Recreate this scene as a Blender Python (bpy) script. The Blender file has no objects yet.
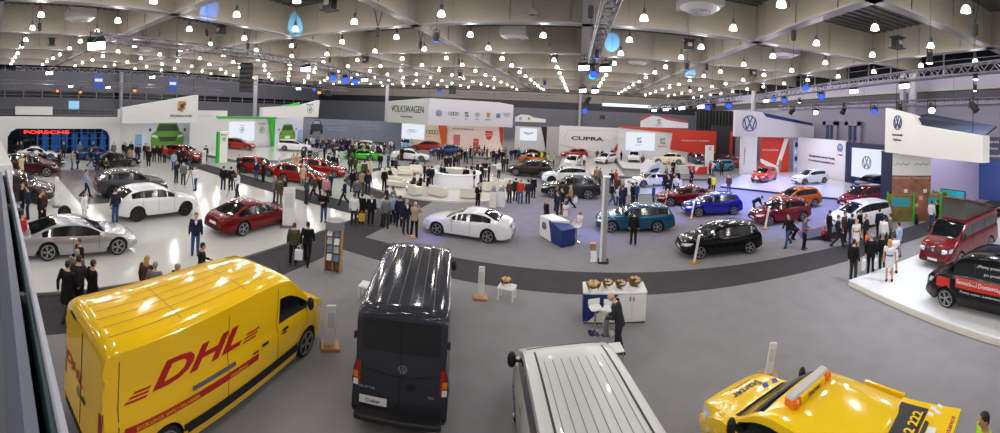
# Motor show hall seen from the gallery.  Units: metres, X across the hall, Y along the hall, camera above the origin.
import bpy, bmesh, math, random
from mathutils import Vector, Matrix, Euler
from mathutils.bvhtree import BVHTree
SC = bpy.context.scene
COL = SC.collection
PI = math.pi
def R(d): return math.radians(d)
random.seed(11)

# ------------------------------------------------------------------ materials
MATS = {}
def srgb(c):
    f = lambda u: u / 12.92 if u <= .04045 else ((u + .055) / 1.055) ** 2.4
    return tuple(f(v / 255.) for v in c)
def mat(name, rgb, rough=.5, metal=0., emit=0., coat=0., noise=None, spec=.5, bump=None):
    """rgb in 0..255 sRGB; noise = (scale, amount) varies the colour; bump = (scale, strength)."""
    if name in MATS: return MATS[name]
    m = bpy.data.materials.new(name); m.use_nodes = True
    nt = m.node_tree; b = nt.nodes['Principled BSDF']
    c = srgb(rgb) + (1.,)
    b.inputs['Base Color'].default_value = c
    b.inputs['Roughness'].default_value = rough
    b.inputs['Metallic'].default_value = metal
    b.inputs['Specular IOR Level'].default_value = spec
    if coat:
        b.inputs['Coat Weight'].default_value = coat; b.inputs['Coat Roughness'].default_value = .04
    if emit:
        b.inputs['Emission Color'].default_value = c; b.inputs['Emission Strength'].default_value = emit
    if noise or bump:
        tc = nt.nodes.new('ShaderNodeTexCoord')
    if noise:
        n = nt.nodes.new('ShaderNodeTexNoise'); n.inputs['Scale'].default_value = noise[0]; n.inputs['Detail'].default_value = 4
        nt.links.new(tc.outputs['Object'], n.inputs['Vector'])
        r = nt.nodes.new('ShaderNodeValToRGB')
        r.color_ramp.elements[0].position = .3; r.color_ramp.elements[1].position = .7
        lo = tuple(max(0, v * (1 - noise[1])) for v in c[:3]) + (1,); hi = tuple(min(1, v * (1 + noise[1])) for v in c[:3]) + (1,)
        r.color_ramp.elements[0].color = lo; r.color_ramp.elements[1].color = hi
        nt.links.new(n.outputs['Fac'], r.inputs['Fac']); nt.links.new(r.outputs['Color'], b.inputs['Base Color'])
    if bump:
        n2 = nt.nodes.new('ShaderNodeTexNoise'); n2.inputs['Scale'].default_value = bump[0]
        nt.links.new(tc.outputs['Object'], n2.inputs['Vector'])
        bp = nt.nodes.new('ShaderNodeBump'); bp.inputs['Strength'].default_value = bump[1]
        nt.links.new(n2.outputs['Fac'], bp.inputs['Height']); nt.links.new(bp.outputs['Normal'], b.inputs['Normal'])
    MATS[name] = m
    return m
def paint(name, rgb, metal=.35, rough=.32):
    return mat('paint_' + name, rgb, .13 if metal <= .2 else .26, metal, coat=.5 if sum(rgb) > 130 else .2, spec=.5 if sum(rgb) > 130 else .3)
PAINT = {k: paint(k, v, m) for k, (v, m) in dict(
    silver=((172, 172, 176), .6), white=((225, 226, 230), 0), deepred=((104, 12, 14), .3), graphite=((62, 64, 66), .5), brown=((66, 50, 46), .5),
    maroon=((62, 22, 26), .4), black=((8, 8, 10), 0), blue=((22, 52, 112), .4), orangered=((152, 42, 16), .2), red=((150, 24, 12), .1), green=((60, 170, 30), .1),
    purple=((70, 38, 90), .3), lightblue=((70, 150, 190), .3), orange=((186, 92, 16), .2), darkbrown=((48, 36, 32), .4), olive=((50, 50, 42), .5),
    cream=((226, 214, 190), 0), teal=((14, 76, 104), .35), royal=((10, 24, 140), .2), crimson=((116, 8, 28), .2), redorange=((196, 38, 22), .1), pearl=((226, 226, 232), .05),
    yellow=((246, 196, 22), 0), darkvan=((47, 48, 55), 0), silvervan=((184, 183, 180), .25), cherry=((104, 8, 20), .25), signalyellow=((250, 206, 26), 0)).items()}
for _k, _r, _c, _s in (('silvervan', .38, .15, .4), ('darkvan', .1, .1, .25)):
    _b = PAINT[_k].node_tree.nodes['Principled BSDF']; _b.inputs['Roughness'].default_value = _r; _b.inputs['Coat Weight'].default_value = _c; _b.inputs['Specular IOR Level'].default_value = _s
M_GLASS = mat('car_glass', (14, 17, 20), .09, 0, spec=.8)
M_TYRE = mat('tyre_rubber', (18, 18, 19), .8)
M_RIM = mat('alloy_rim', (175, 178, 182), .3, .8)
M_RIMD = mat('dark_rim', (58, 58, 62), .35, .6)
M_PLASTIC = mat('black_plastic', (22, 22, 24), .55)
M_WELL = mat('wheel_well_liner', (10, 10, 11), .9)
M_HEAD = mat('headlamp_lens', (215, 222, 232), .08, .3, spec=.9)
M_TAIL = mat('tail_lamp_lens', (150, 12, 14), .15, 0, spec=.8)
M_PLATE = mat('plate_white', (225, 225, 225), .4)
M_CHROME = mat('chrome', (205, 207, 210), .12, 1.)
M_WHITEGLOSS = mat('white_gloss_floor', (206, 205, 201), .14, 0, noise=(.25, .02))
M_WHITE = mat('white_laminate', (228, 227, 224), .45)
M_OFFWHITE = mat('cream_laminate', (222, 216, 204), .5)
M_STANDWHITE = mat('stand_white', (208, 207, 209), .55, noise=(.15, .02))
M_GREYTRIM = mat('grey_trim', (120, 121, 124), .5)
M_DARK = mat('matte_black', (14, 14, 15), .7)
M_ALU = mat('truss_aluminium', (112, 108, 120), .5, .5)
M_STEELW = mat('lacquered_steel', (150, 148, 156), .5)
M_WOOD = mat('oak_wood', (178, 128, 74), .5, noise=(6, .2))
M_NAVY = mat('navy_panel', (20, 44, 108), .45)
M_DKNAVY = mat('dark_navy_panel', (18, 28, 64), .5)
M_RED = mat('stand_red', (196, 52, 30), .5)
M_SCREEN = mat('lit_screen_white', (236, 244, 255), .5, emit=.95)
M_SCREEN.node_tree.nodes['Principled BSDF'].inputs['Base Color'].default_value = (.05, .05, .06, 1)
M_LAMP = mat('lamp_glass_lit', (255, 248, 234), .4, emit=5.)
M_LAMPOFF = mat('lamp_glass_unlit', (110, 106, 98), .35)
M_FLOOD = mat('flood_glass_lit', (240, 250, 255), .4, emit=14.)
M_BLUELENS = mat('blue_stage_lens', (34, 70, 255), .3, emit=2.6)
M_ORANGELENS = mat('orange_stage_lens', (255, 130, 50), .3, emit=2.2)
M_TEALLENS = mat('teal_stage_lens', (50, 180, 200), .3, emit=1.6)
M_LETTER = mat('dark_lettering', (28, 30, 36), .5)
M_VWBLUE = mat('emblem_blue', (22, 44, 110), .45)
M_SILVERL = mat('silver_lettering', (180, 184, 190), .3, .6)
SKIN = mat('skin', (204, 150, 120), .55)
SKIN2 = mat('skin_pale', (218, 170, 142), .55)

# ------------------------------------------------------------------ mesh building
class MB:
    def __init__(s): s.v = []; s.f = []; s.m = []
    def add(s, vs, fs, mi=0):
        o = len(s.v); s.v += [tuple(p) for p in vs]
        for f in fs: s.f.append(tuple(i + o for i in f)); s.m.append(mi)
        return s
    def box(s, c, d, rz=0, mi=0, M=None):
        x, y, z = d[0] / 2, d[1] / 2, d[2] / 2
        vs = [Vector((a, b, e)) for a in (-x, x) for b in (-y, y) for e in (-z, z)]
        if M is not None: vs = [M @ v for v in vs]
        if rz: vs = [Matrix.Rotation(rz, 3, 'Z') @ v for v in vs]
        vs = [v + Vector(c) for v in vs]
        return s.add(vs, [(0, 1, 3, 2), (4, 6, 7, 5), (0, 4, 5, 1), (2, 3, 7, 6), (0, 2, 6, 4), (1, 5, 7, 3)], mi)
    def bbox(s, lo, hi, mi=0):
        return s.box([(a + b) / 2 for a, b in zip(lo, hi)], [abs(b - a) for a, b in zip(lo, hi)], mi=mi)
    def rbox(s, c, d, r=.03, rz=0, mi=0):
        """box with chamfered vertical edges and top edge"""
        x, y, z = d[0] / 2, d[1] / 2, d[2] / 2
        ring = lambda k, zz: [(-x + k, -y, zz), (x - k, -y, zz), (x, -y + k, zz), (x, y - k, zz), (x - k, y, zz), (-x + k, y, zz), (-x, y - k, zz), (-x, -y + k, zz)]
        def ins(k, zz, q):
            return [(a * (1 - q / max(x, 1e-6)), b * (1 - q / max(y, 1e-6)), e) for a, b, e in ring(k, zz)]
        rings = [ring(r, -z), ring(r, z - r), ins(r, z, r * .8)]
        vs = [Matrix.Rotation(rz, 3, 'Z') @ Vector(p) + Vector(c) for rg in rings for p in rg]
        fs = [tuple(reversed(range(8))), tuple(range(16, 24))]
        for k in (0, 8):
            for i in range(8): fs.append((k + i, k + (i + 1) % 8, k + 8 + (i + 1) % 8, k + 8 + i))
        return s.add(vs, fs, mi)
    def cyl(s, p0, p1, r0, r1=None, n=12, mi=0, caps=True):
        r1 = r0 if r1 is None else r1
        p0 = Vector(p0); p1 = Vector(p1); ax = (p1 - p0).normalized()
        u = ax.orthogonal().normalized(); w = ax.cross(u)
        vs = [p0 + (u * math.cos(2 * PI * i / n) + w * math.sin(2 * PI * i / n)) * r0 for i in range(n)]
        vs += [p1 + (u * math.cos(2 * PI * i / n) + w * math.sin(2 * PI * i / n)) * r1 for i in range(n)]
        fs = [(i, (i + 1) % n, n + (i + 1) % n, n + i) for i in range(n)]
        if caps: fs += [tuple(reversed(range(n))), tuple(range(n, 2 * n))]
        return s.add(vs, fs, mi)
    def tube(s, pts, r, n=8, mi=0):
        pts = [Vector(p) for p in pts]; rs = r if isinstance(r, (list, tuple)) else [r] * len(pts)
        vs = []; up = None
        for i, p in enumerate(pts):
            t = (pts[min(i + 1, len(pts) - 1)] - pts[max(i - 1, 0)]).normalized()
            if up is None: up = t.orthogonal().normalized()
            up = (up - t * up.dot(t)).normalized(); w = t.cross(up)
            vs += [p + (up * math.cos(2 * PI * k / n) + w * math.sin(2 * PI * k / n)) * rs[i] for k in range(n)]
        fs = []
        for i in range(len(pts) - 1):
            for k in range(n): fs.append((i * n + k, i * n + (k + 1) % n, (i + 1) * n + (k + 1) % n, (i + 1) * n + k))
        fs += [tuple(reversed(range(n))), tuple(range((len(pts) - 1) * n, len(pts) * n))]
        return s.add(vs, fs, mi)
    def lathe(s, prof, n=20, c=(0, 0, 0), axis='Z', mi=0, cap=True):
        vs = []
        for r, h in prof:
            for k in range(n):
                a = 2 * PI * k / n
                p = (r * math.cos(a), r * math.sin(a), h)
                if axis == 'Y': p = (p[0], p[2], p[1])
                elif axis == 'X': p = (p[2], p[0], p[1])
                vs.append((p[0] + c[0], p[1] + c[1], p[2] + c[2]))
        fs = []
        for i in range(len(prof) - 1):
            for k in range(n): fs.append((i * n + k, i * n + (k + 1) % n, (i + 1) * n + (k + 1) % n, (i + 1) * n + k))
        if cap: fs += [tuple(reversed(range(n))), tuple(range((len(prof) - 1) * n, len(prof) * n))]
        return s.add(vs, fs, mi)
    def stack(s, rings, n=14, mi=0):
        """closed body through elliptical rings (cx, cy, cz, rx, ry)"""
        vs = []
        for cx, cy, cz, rx, ry in rings:
            vs += [(cx + rx * math.cos(2 * PI * k / n), cy + ry * math.sin(2 * PI * k / n), cz) for k in range(n)]
        fs = []
        for i in range(len(rings) - 1):
            for k in range(n): fs.append((i * n + k, i * n + (k + 1) % n, (i + 1) * n + (k + 1) % n, (i + 1) * n + k))
        fs += [tuple(reversed(range(n))), tuple(range((len(rings) - 1) * n, len(rings) * n))]
        return s.add(vs, fs, mi)
    def ball(s, c, r, n=10, m=7, mi=0):
        rx, ry, rz = r if isinstance(r, (tuple, list)) else (r, r, r)
        return s.stack([(c[0], c[1], c[2] + rz * math.sin(-PI / 2 + PI * i / m * .96 + PI * .02), rx * math.cos(-PI / 2 + PI * i / m * .96 + PI * .02), ry * math.cos(-PI / 2 + PI * i / m * .96 + PI * .02)) for i in range(m + 1)], n, mi)
    def prism(s, poly, z0, z1, mi=0):
        n = len(poly)
        vs = [(x, y, z0) for x, y in poly] + [(x, y, z1) for x, y in poly]
        return s.add(vs, [tuple(reversed(range(n))), tuple(range(n, 2 * n))] + [(i, (i + 1) % n, n + (i + 1) % n, n + i) for i in range(n)], mi)
    def slab(s, pts, t, mi=0):
        """planar polygon (3-D points) with thickness t behind its normal"""
        pts = [Vector(p) for p in pts]; n = Vector((0, 0, 0))
        for i in range(len(pts)): n += (pts[i] - pts[0]).cross(pts[(i + 1) % len(pts)] - pts[0])
        n.normalize(); k = len(pts)
        vs = pts + [p - n * t for p in pts]
        return s.add(vs, [tuple(range(k)), tuple(reversed(range(k, 2 * k)))] + [((i + 1) % k, i, k + i, k + (i + 1) % k) for i in range(k)], mi)
    def xf(s, M):
        s.v = [tuple(M @ Vector(p)) for p in s.v]; return s
    def join(s, o, M=None):
        k = len(s.v); s.v += [tuple(M @ Vector(p)) if M is not None else p for p in o.v]
        s.f += [tuple(i + k for i in f) for f in o.f]; s.m += o.m; return s
    def mesh(s, name, smooth=None):
        me = bpy.data.meshes.new(name); me.from_pydata([tuple(p) for p in s.v], [], s.f)
        me.polygons.foreach_set('material_index', s.m)
        bm = bmesh.new(); bm.from_mesh(me); bmesh.ops.recalc_face_normals(bm, faces=bm.faces); bm.to_mesh(me); bm.free()
        if smooth is not None:
            me.polygons.foreach_set('use_smooth', [True] * len(me.polygons)); me.set_sharp_from_angle(angle=R(smooth))
        me.update(); return me

def link(name, me, mats, parent=None, loc=(0, 0, 0), rz=0, objmat=False):
    o = bpy.data.objects.new(name, me); COL.objects.link(o)
    mats = mats if isinstance(mats, (list, tuple)) else [mats]
    while len(me.materials) < len(mats): me.materials.append(None if objmat else mats[len(me.materials)])
    for i, m in enumerate(mats):
        if objmat or me.materials[i] is not m:
            o.material_slots[i].link = 'OBJECT'; o.material_slots[i].material = m
    if parent is not None: o.parent = parent
    o.location = loc; o.rotation_euler = (0, 0, rz)
    return o
def obj(name, mb, mats, parent=None, loc=(0, 0, 0), rz=0, smooth=None):
    return link(name, mb.mesh(name, smooth), mats, parent, loc, rz)
USED = {}
ORD = ['first', 'second', 'third', 'fourth', 'fifth', 'sixth', 'seventh', 'eighth', 'ninth', 'tenth', 'eleventh', 'twelfth', 'thirteenth', 'fourteenth', 'fifteenth', 'sixteenth', 'seventeenth', 'eighteenth', 'nineteenth', 'twentieth']
def tag(o, label, cat, group=None):
    o['label'] = label; o['category'] = cat
    if group: o['group'] = group
    return o
def struct(o): o['kind'] = 'structure'; return o
def empty(name, loc=(0, 0, 0), rz=0):
    o = bpy.data.objects.new(name, None); COL.objects.link(o); o.location = loc; o.rotation_euler = (0, 0, rz); o.empty_display_size = .2
    return o
def thing(name, label, cat, loc=(0, 0, 0), rz=0, group=None):
    return tag(empty(name, loc, rz), label, cat, group)

def text_mb(txt, size=1., bold=0., ext=.01, shear=0., sx=1., align='CENTER', space=1.):
    """lettering as a mesh: text in the XY plane, thickness along +Z"""
    cu = bpy.data.curves.new('t', 'FONT'); cu.body = txt; cu.size = size; cu.offset = bold; cu.extrude = ext / 2; cu.shear = shear
    cu.align_x = align; cu.align_y = 'CENTER'; cu.resolution_u = 3; cu.space_character = space
    o = bpy.data.objects.new('t', cu); COL.objects.link(o)
    dg = bpy.context.evaluated_depsgraph_get(); ev = o.evaluated_get(dg); me = ev.to_mesh()
    mb = MB(); mb.add([(v.co.x * sx, v.co.y, v.co.z + ext / 2) for v in me.vertices], [tuple(p.vertices) for p in me.polygons])
    ev.to_mesh_clear(); bpy.data.objects.remove(o); bpy.data.curves.remove(cu)
    return mb
def frame(o, u, v):
    """matrix that lays the XY plane at o with x along u and y along v, z out of the face"""
    u = Vector(u).normalized(); v = Vector(v); v = (v - u * v.dot(u)).normalized(); n = u.cross(v)
    M = Matrix((u, v, n)).transposed().to_4x4(); M.translation = Vector(o); return M
def ring_mb(r, w, t=.01, n=32, c=(0, 0)):
    m = MB(); vs = []
    for k in range(n):
        a = 2 * PI * k / n; ca, sa = math.cos(a), math.sin(a)
        for rr, z in ((r, 0), (r, t), (r - w, t), (r - w, 0)): vs.append((c[0] + rr * ca, c[1] + rr * sa, z))
    fs = [(4 * k + j, 4 * ((k + 1) % n) + j, 4 * ((k + 1) % n) + (j + 1) % 4, 4 * k + (j + 1) % 4) for k in range(n) for j in range(4)]
    return m.add(vs, fs)
def stroke(m, a, b, w, t=.01):
    a = Vector(a); b = Vector(b); d = (b - a).normalized(); n = Vector((-d.y, d.x)) * w / 2
    return m.prism([tuple(a - n), tuple(b - n), tuple(b + n), tuple(a + n)], 0, t)
def roundel_vw(r, t=.01):
    """ring with a V above a W"""
    m = ring_mb(r, r * .12, t); w = r * .15
    for s in (-1, 1):
        stroke(m, (s * .34 * r, .82 * r), (s * .02 * r, .1 * r), w, t)
        stroke(m, (s * .76 * r, .5 * r), (s * .38 * r, -.74 * r), w, t)
        stroke(m, (s * .38 * r, -.74 * r), (s * .0 * r, .02 * r), w, t)
    return m
def rings_four(r, t=.01):
    m = MB()
    for k in range(4): m.join(ring_mb(r, r * .2, t, 28, ((k - 1.5) * r * 1.45, 0)))
    return m
def arrow_emblem(r, t=.01):
    m = ring_mb(r, r * .14, t)
    m.prism([(-.55 * r, -.12 * r), (.05 * r, .5 * r), (.62 * r, .42 * r), (.2 * r, .1 * r), (.55 * r, -.1 * r), (.1 * r, -.25 * r), (-.1 * r, -.6 * r), (-.2 * r, -.2 * r)], 0, t)
    return m
def shield(r, t=.01):
    pts = [(-.78, .9), (-.4, 1.), (0, .93), (.4, 1.), (.78, .9), (.82, .2), (.62, -.45), (.3, -.82), (0, -1.), (-.3, -.82), (-.62, -.45), (-.82, .2)]
    return MB().prism([(x * r, y * r) for x, y in pts], 0, t)
def s_emblem(r, t=.01):
    m = MB()
    for k, (a, b) in enumerate((((-.8, .7), (.8, .9)), ((-.8, .25), (.8, .45)), ((-.8, -.25), (.8, -.45)), ((-.8, -.7), (.8, -.9)))):
        stroke(m, (a[0] * r, a[1] * r), (b[0] * r, b[1] * r), r * .26, t)
    stroke(m, (-.7 * r, .75 * r), (-.7 * r, .25 * r), r * .3, t); stroke(m, (.7 * r, -.2 * r), (.7 * r, -.85 * r), r * .3, t)
    return m
# ---- positions in the hall (metres, degrees)
PEOPLE=[(-10.45, 2.25, 0, 'black', 'charcoal', 'walk', 138, 'dark', 1.75, 'coat'), (-10.65, 2.63, 0, 'charcoal', 'black', 'walk', 146, 'dark', 1.8, 'jacket'),
 (-11.22, 2.71, 0, 'grey', 'charcoal', 'stand', 156, 'grey', 1.74, 'jacket'), (-10.37, 2.99, 0, 'black', 'black', 'stand', 104, 'dark', 1.75, 'coat'),
 (-11.92, 2.96, 0.12, 'black', 'charcoal', 'hands', 286, 'brown', 1.7, 'jacket'), (-10.35, 4.72, 0, 'brown', 'black', 'stand', 125, 'longblond', 1.68, 'jacket'),
 (-9.89, 4.78, 0, 'grey', 'olive', 'stand', 134, 'grey', 1.66, 'jacket'), (-9.44, 5.28, 0, 'black', 'black', 'stand', 91, 'grey', 1.7, 'jacket'),
 (-9.91, 4.61, 0, 'red', 'navy', 'stand', 135, 'blond', 1.15, 'jacket'), (-10.4, 6.76, 0, 'black', 'black', 'hands', 57, 'dark', 1.75, 'jacket'),
 (-12.93, 8.06, 0.12, 'navy', 'jeans', 'stand', 328, 'dark', 1.78, 'suit'), (-10.19, 10.99, 0, 'olive', 'black', 'stand', 128, 'brown', 1.72, 'jacket'),
 (-9.79, 11.37, 0, 'black', 'black', 'walk', 121, 'dark', 1.78, 'jacket'), (1.37, 10.25, 0, 'charcoal', 'charcoal', 'lean', 162, 'bald', 1.78, 'suit'),
 (5.81, 2.98, 0, 'hiviz', 'navy', 'stand', 147, 'dark', 1.76, 'jacket'), (-19.59, 1.69, 0.12, 'black', 'navy', 'stand', 55, 'grey', 1.75, 'jacket'),
 (-19.09, 1.94, 0.12, 'navy', 'navy', 'stand', 254, 'dark', 1.75, 'jacket'), (-18.01, 2.43, 0.12, 'black', 'black', 'stand', 92, 'brown', 1.75, 'jacket'),
 (-18.57, 2.73, 0.12, 'brown', 'black', 'stand', 292, 'longbrown', 1.68, 'jacket'), (-17.99, 4.68, 0.12, 'white', 'white', 'stand', 45, 'longbrown', 1.68, 'jacket'),
 (-17.86, 6.28, 0.12, 'navy', 'jeans', 'stand', 191, 'brown', 1.8, 'jacket'), (-22.92, 6.02, 0.12, 'plaid', 'navy', 'walk', 85, 'brown', 1.8, 'jacket'),
 (-14.81, 1.3, 0.12, 'red', 'black', 'stand', 45, 'dark', 1.7, 'jacket'), (-37.93, 2.73, 0.12, 'black', 'black', 'stand', 356, 'dark', 1.75, 'jacket'),
 (-38.24, 3.12, 0.12, 'charcoal', 'black', 'stand', 355, 'dark', 1.75, 'jacket'), (-29.56, 2.51, 0.12, 'beige', 'beige', 'stand', 15, 'longblond', 1.7, 'coat'),
 (-30.12, 2.88, 0.12, 'beige', 'tan', 'stand', 335, 'longblond', 1.7, 'coat'), (-31.38, 5.85, 0.12, 'black', 'charcoal', 'hands', 49, 'dark', 1.75, 'jacket'),
 (-38.07, 7.54, 0.12, 'charcoal', 'black', 'stand', 349, 'dark', 1.75, 'jacket'), (-31.92, 7.11, 0.12, 'tan', 'jeans', 'stand', 77, 'dark', 1.75, 'jacket'),
 (-32.08, 7.64, 0.12, 'black', 'black', 'stand', 257, 'dark', 1.75, 'coat'), (-37.9, 9.22, 0.12, 'grey', 'navy', 'stand', 346, 'dark', 1.75, 'jacket'),
 (-37.73, 10.64, 0.12, 'navy', 'black', 'stand', 344, 'dark', 1.75, 'jacket'), (-31.38, 9.24, 0.12, 'navy', 'navy', 'stand', 134, 'dark', 1.75, 'suit'),
 (-32.84, 9.05, 0.12, 'black', 'jeans', 'walk', 75, 'dark', 1.75, 'jacket'), (-31.82, 10.69, 0.12, 'black', 'charcoal', 'stand', 151, 'dark', 1.75, 'jacket'),
 (-31.24, 10.03, 0.12, 'olive', 'black', 'crouch', 342, 'dark', 1.75, 'jacket'), (-37.07, 12.7, 0.12, 'grey', 'black', 'stand', 341, 'dark', 1.75, 'jacket'),
 (-37.17, 13.92, 0.12, 'black', 'navy', 'stand', 339, 'dark', 1.75, 'jacket'), (-35.91, 13.67, 0.12, 'navy', 'black', 'stand', 339, 'dark', 1.75, 'jacket'),
 (-37.33, 14.78, 0.12, 'black', 'black', 'stand', 338, 'dark', 1.75, 'jacket'), (-32.63, 12.84, 0.12, 'tan', 'charcoal', 'stand', 139, 'dark', 1.75, 'jacket'),
 (-35.09, 14.57, 0.12, 'black', 'navy', 'stand', 337, 'dark', 1.75, 'jacket'), (-35.03, 14.82, 0.12, 'charcoal', 'black', 'stand', 67, 'dark', 1.75, 'jacket'),
 (-35.76, 15.75, 0.12, 'black', 'black', 'stand', 336, 'dark', 1.75, 'jacket'), (-35.41, 15.83, 0.12, 'brown', 'black', 'stand', 336, 'dark', 1.75, 'jacket'),
 (-31.95, 14.45, 0.12, 'black', 'black', 'stand', 156, 'dark', 1.75, 'coat'), (-34.1, 16.02, 0.12, 'black', 'charcoal', 'stand', 335, 'dark', 1.75, 'jacket'),
 (-33.94, 16.57, 0.12, 'black', 'navy', 'stand', 334, 'dark', 1.75, 'jacket'), (-33.53, 16.93, 0.12, 'red', 'navy', 'stand', 293, 'dark', 1.75, 'jacket'),
 (-29.27, 15.7, 0.12, 'plaid', 'jeans', 'stand', 142, 'dark', 1.75, 'jacket'), (-30.86, 17.08, 0.12, 'black', 'black', 'stand', 131, 'dark', 1.75, 'jacket'),
 (-31.45, 17.84, 0.12, 'navy', 'black', 'stand', 330, 'dark', 1.75, 'jacket'), (-29.19, 17.31, 0.12, 'charcoal', 'jeans', 'stand', 239, 'dark', 1.75, 'jacket'),
 (-24.95, 13.63, 0.12, 'navy', 'charcoal', 'hands', 11, 'dark', 1.75, 'jacket'), (-24.25, 13.86, 0.12, 'grey', 'charcoal', 'stand', 310, 'dark', 1.75, 'jacket'),
 (-22.39, 13.83, 0.12, 'white', 'jeans', 'film', 258, 'brown', 1.75, 'jacket'), (-33.28, 21.69, 0, 'green', 'black', 'stand', 137, 'dark', 1.75, 'jacket'),
 (-21.61, 15.66, 0.12, 'black', 'navy', 'stand', 134, 'dark', 1.75, 'jacket'), (-21.24, 16.06, 0.12, 'black', 'black', 'stand', 163, 'dark', 1.75, 'jacket'),
 (-19.54, 15.38, 0.12, 'white', 'navy', 'film', 232, 'brown', 1.75, 'jacket'), (-26.47, 20.86, 0, 'green', 'black', 'hands', 352, 'dark', 1.75, 'jacket'),
 (-23.38, 20.3, 0, 'navy', 'jeans', 'stand', 289, 'brown', 1.75, 'suit'), (-22.72, 20.49, 0, 'black', 'black', 'hands', 258, 'dark', 1.75, 'jacket'),
 (-24.76, 26.19, 0, 'beige', 'beige', 'stand', 323, 'longblond', 1.75, 'dress'), (-24.74, 26.69, 0, 'beige', 'beige', 'stand', 303, 'longbrown', 1.75, 'dress'),
 (-19.74, 22.04, 0, 'beige', 'beige', 'stand', 322, 'longblond', 1.72, 'dress'), (-27.07, 30.16, 0, 'green', 'black', 'stand', 312, 'dark', 1.75, 'jacket'),
 (-26.89, 31.03, 0, 'navy', 'navy', 'hands', 311, 'dark', 1.75, 'jacket'), (-25.62, 30.56, 0, 'grey', 'black', 'stand', 310, 'dark', 1.75, 'jacket'),
 (-22.24, 29.17, 0, 'black', 'black', 'stand', 117, 'dark', 1.75, 'jacket'), (-21.56, 29.16, 0, 'black', 'charcoal', 'stand', 146, 'dark', 1.75, 'suit'),
 (-23.06, 29.48, 0, 'charcoal', 'black', 'stand', 68, 'dark', 1.75, 'jacket'), (-17.11, 16.44, 0.12, 'grey', 'charcoal', 'stand', 46, 'grey', 1.75, 'jacket'),
 (-16.58, 16.38, 0.12, 'olive', 'olive', 'stand', 125, 'brown', 1.75, 'jacket'), (-16.62, 16.91, 0.12, 'black', 'black', 'stand', 215, 'dark', 1.75, 'jacket'),
 (-15.68, 17.92, 0.12, 'teal', 'charcoal', 'stand', 71, 'grey', 1.75, 'jacket'), (-16.31, 19.44, 0, 'brown', 'charcoal', 'walk', 220, 'brown', 1.75, 'jacket'),
 (-15.89, 19.53, 0, 'black', 'navy', 'stand', 39, 'dark', 1.75, 'jacket'), (-15.45, 19.63, 0, 'pink', 'navy', 'stand', 128, 'brown', 1.75, 'jacket'),
 (-16.27, 21.17, 0, 'navy', 'charcoal', 'stand', 188, 'dark', 1.75, 'jacket'), (-12.6, 15.9, 0.12, 'black', 'jeans', 'hands', 288, 'dark', 1.75, 'jacket'),
 (-14.06, 19.83, 0, 'navy', 'navy', 'walk', 205, 'dark', 1.75, 'suit'), (-20.31, 29.42, 0, 'green', 'black', 'stand', 115, 'dark', 1.75, 'jacket'),
 (-19.83, 29.57, 0, 'olive', 'black', 'stand', 154, 'dark', 1.75, 'jacket'), (-17.83, 27.26, 0, 'lightgreen', 'jeans', 'stand', 93, 'dark', 1.75, 'jacket'),
 (-17.31, 27.25, 0.12, 'olive', 'black', 'stand', 112, 'dark', 1.75, 'jacket'), (-17.64, 28.83, 0.12, 'beige', 'tan', 'stand', 201, 'dark', 1.75, 'coat'),
 (-15.88, 23.37, 0, 'black', 'black', 'stand', 94, 'dark', 1.75, 'jacket'), (-15.18, 23.62, 0, 'tan', 'olive', 'stand', 133, 'dark', 1.75, 'jacket'),
 (-14.76, 23.8, 0, 'navy', 'navy', 'stand', 122, 'dark', 1.75, 'suit'), (-13.82, 20.94, 0, 'grey', 'navy', 'stand', 113, 'dark', 1.75, 'jacket'),
 (-11.33, 16.95, 0, 'white', 'charcoal', 'stand', 114, 'brown', 1.75, 'jacket'), (-11.11, 17.38, 0, 'black', 'black', 'stand', 93, 'dark', 1.75, 'jacket'),
 (-10.59, 17.53, 0, 'black', 'black', 'stand', 311, 'dark', 1.75, 'suit'), (-27.63, 40.18, 0, 'green', 'black', 'stand', 305, 'dark', 1.75, 'jacket'),
 (-25.35, 37.44, 0, 'black', 'charcoal', 'stand', 34, 'dark', 1.75, 'jacket'), (-25.51, 36.61, 0, 'navy', 'black', 'stand', 305, 'dark', 1.75, 'jacket'),
 (-36.95, 41.58, 0, 'black', 'jeans', 'stand', 178, 'dark', 1.75, 'jacket'), (-32.24, 43.28, 0, 'brown', 'black', 'stand', 33, 'dark', 1.75, 'jacket'),
 (-26.87, 41.46, 0, 'black', 'navy', 'stand', 136, 'dark', 1.75, 'jacket'), (-35.44, 42.3, 0, 'brown', 'navy', 'hands', 174, 'dark', 1.75, 'jacket'),
 (-31.57, 45.09, 0, 'charcoal', 'charcoal', 'walk', 268, 'dark', 1.75, 'jacket'), (-26.12, 43.01, 0, 'tan', 'navy', 'stand', 270, 'dark', 1.75, 'jacket'),
 (-31.18, 39.3, 0, 'black', 'jeans', 'hands', 348, 'grey', 1.75, 'jacket'), (-31.0, 46.52, 0, 'black', 'black', 'stand', 0, 'dark', 1.75, 'jacket'),
 (-26.66, 48.98, 0, 'white', 'navy', 'stand', 103, 'brown', 1.75, 'jacket'), (-26.0, 34.34, 0, 'navy', 'jeans', 'hands', 221, 'dark', 1.75, 'jacket'),
 (-28.8, 43.58, 0, 'navy', 'charcoal', 'hands', 174, 'dark', 1.75, 'jacket'), (-35.01, 40.96, 0, 'plaid', 'charcoal', 'stand', 300, 'brown', 1.75, 'jacket'),
 (-32.62, 45.45, 0, 'grey', 'black', 'hands', 111, 'dark', 1.75, 'jacket'), (-26.06, 41.56, 0, 'charcoal', 'jeans', 'stand', 272, 'brown', 1.75, 'jacket'),
 (-33.92, 41.91, 0, 'brown', 'jeans', 'stand', 298, 'dark', 1.75, 'jacket'), (-31.36, 46.22, 0, 'grey', 'navy', 'hands', 56, 'dark', 1.75, 'jacket'),
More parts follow.
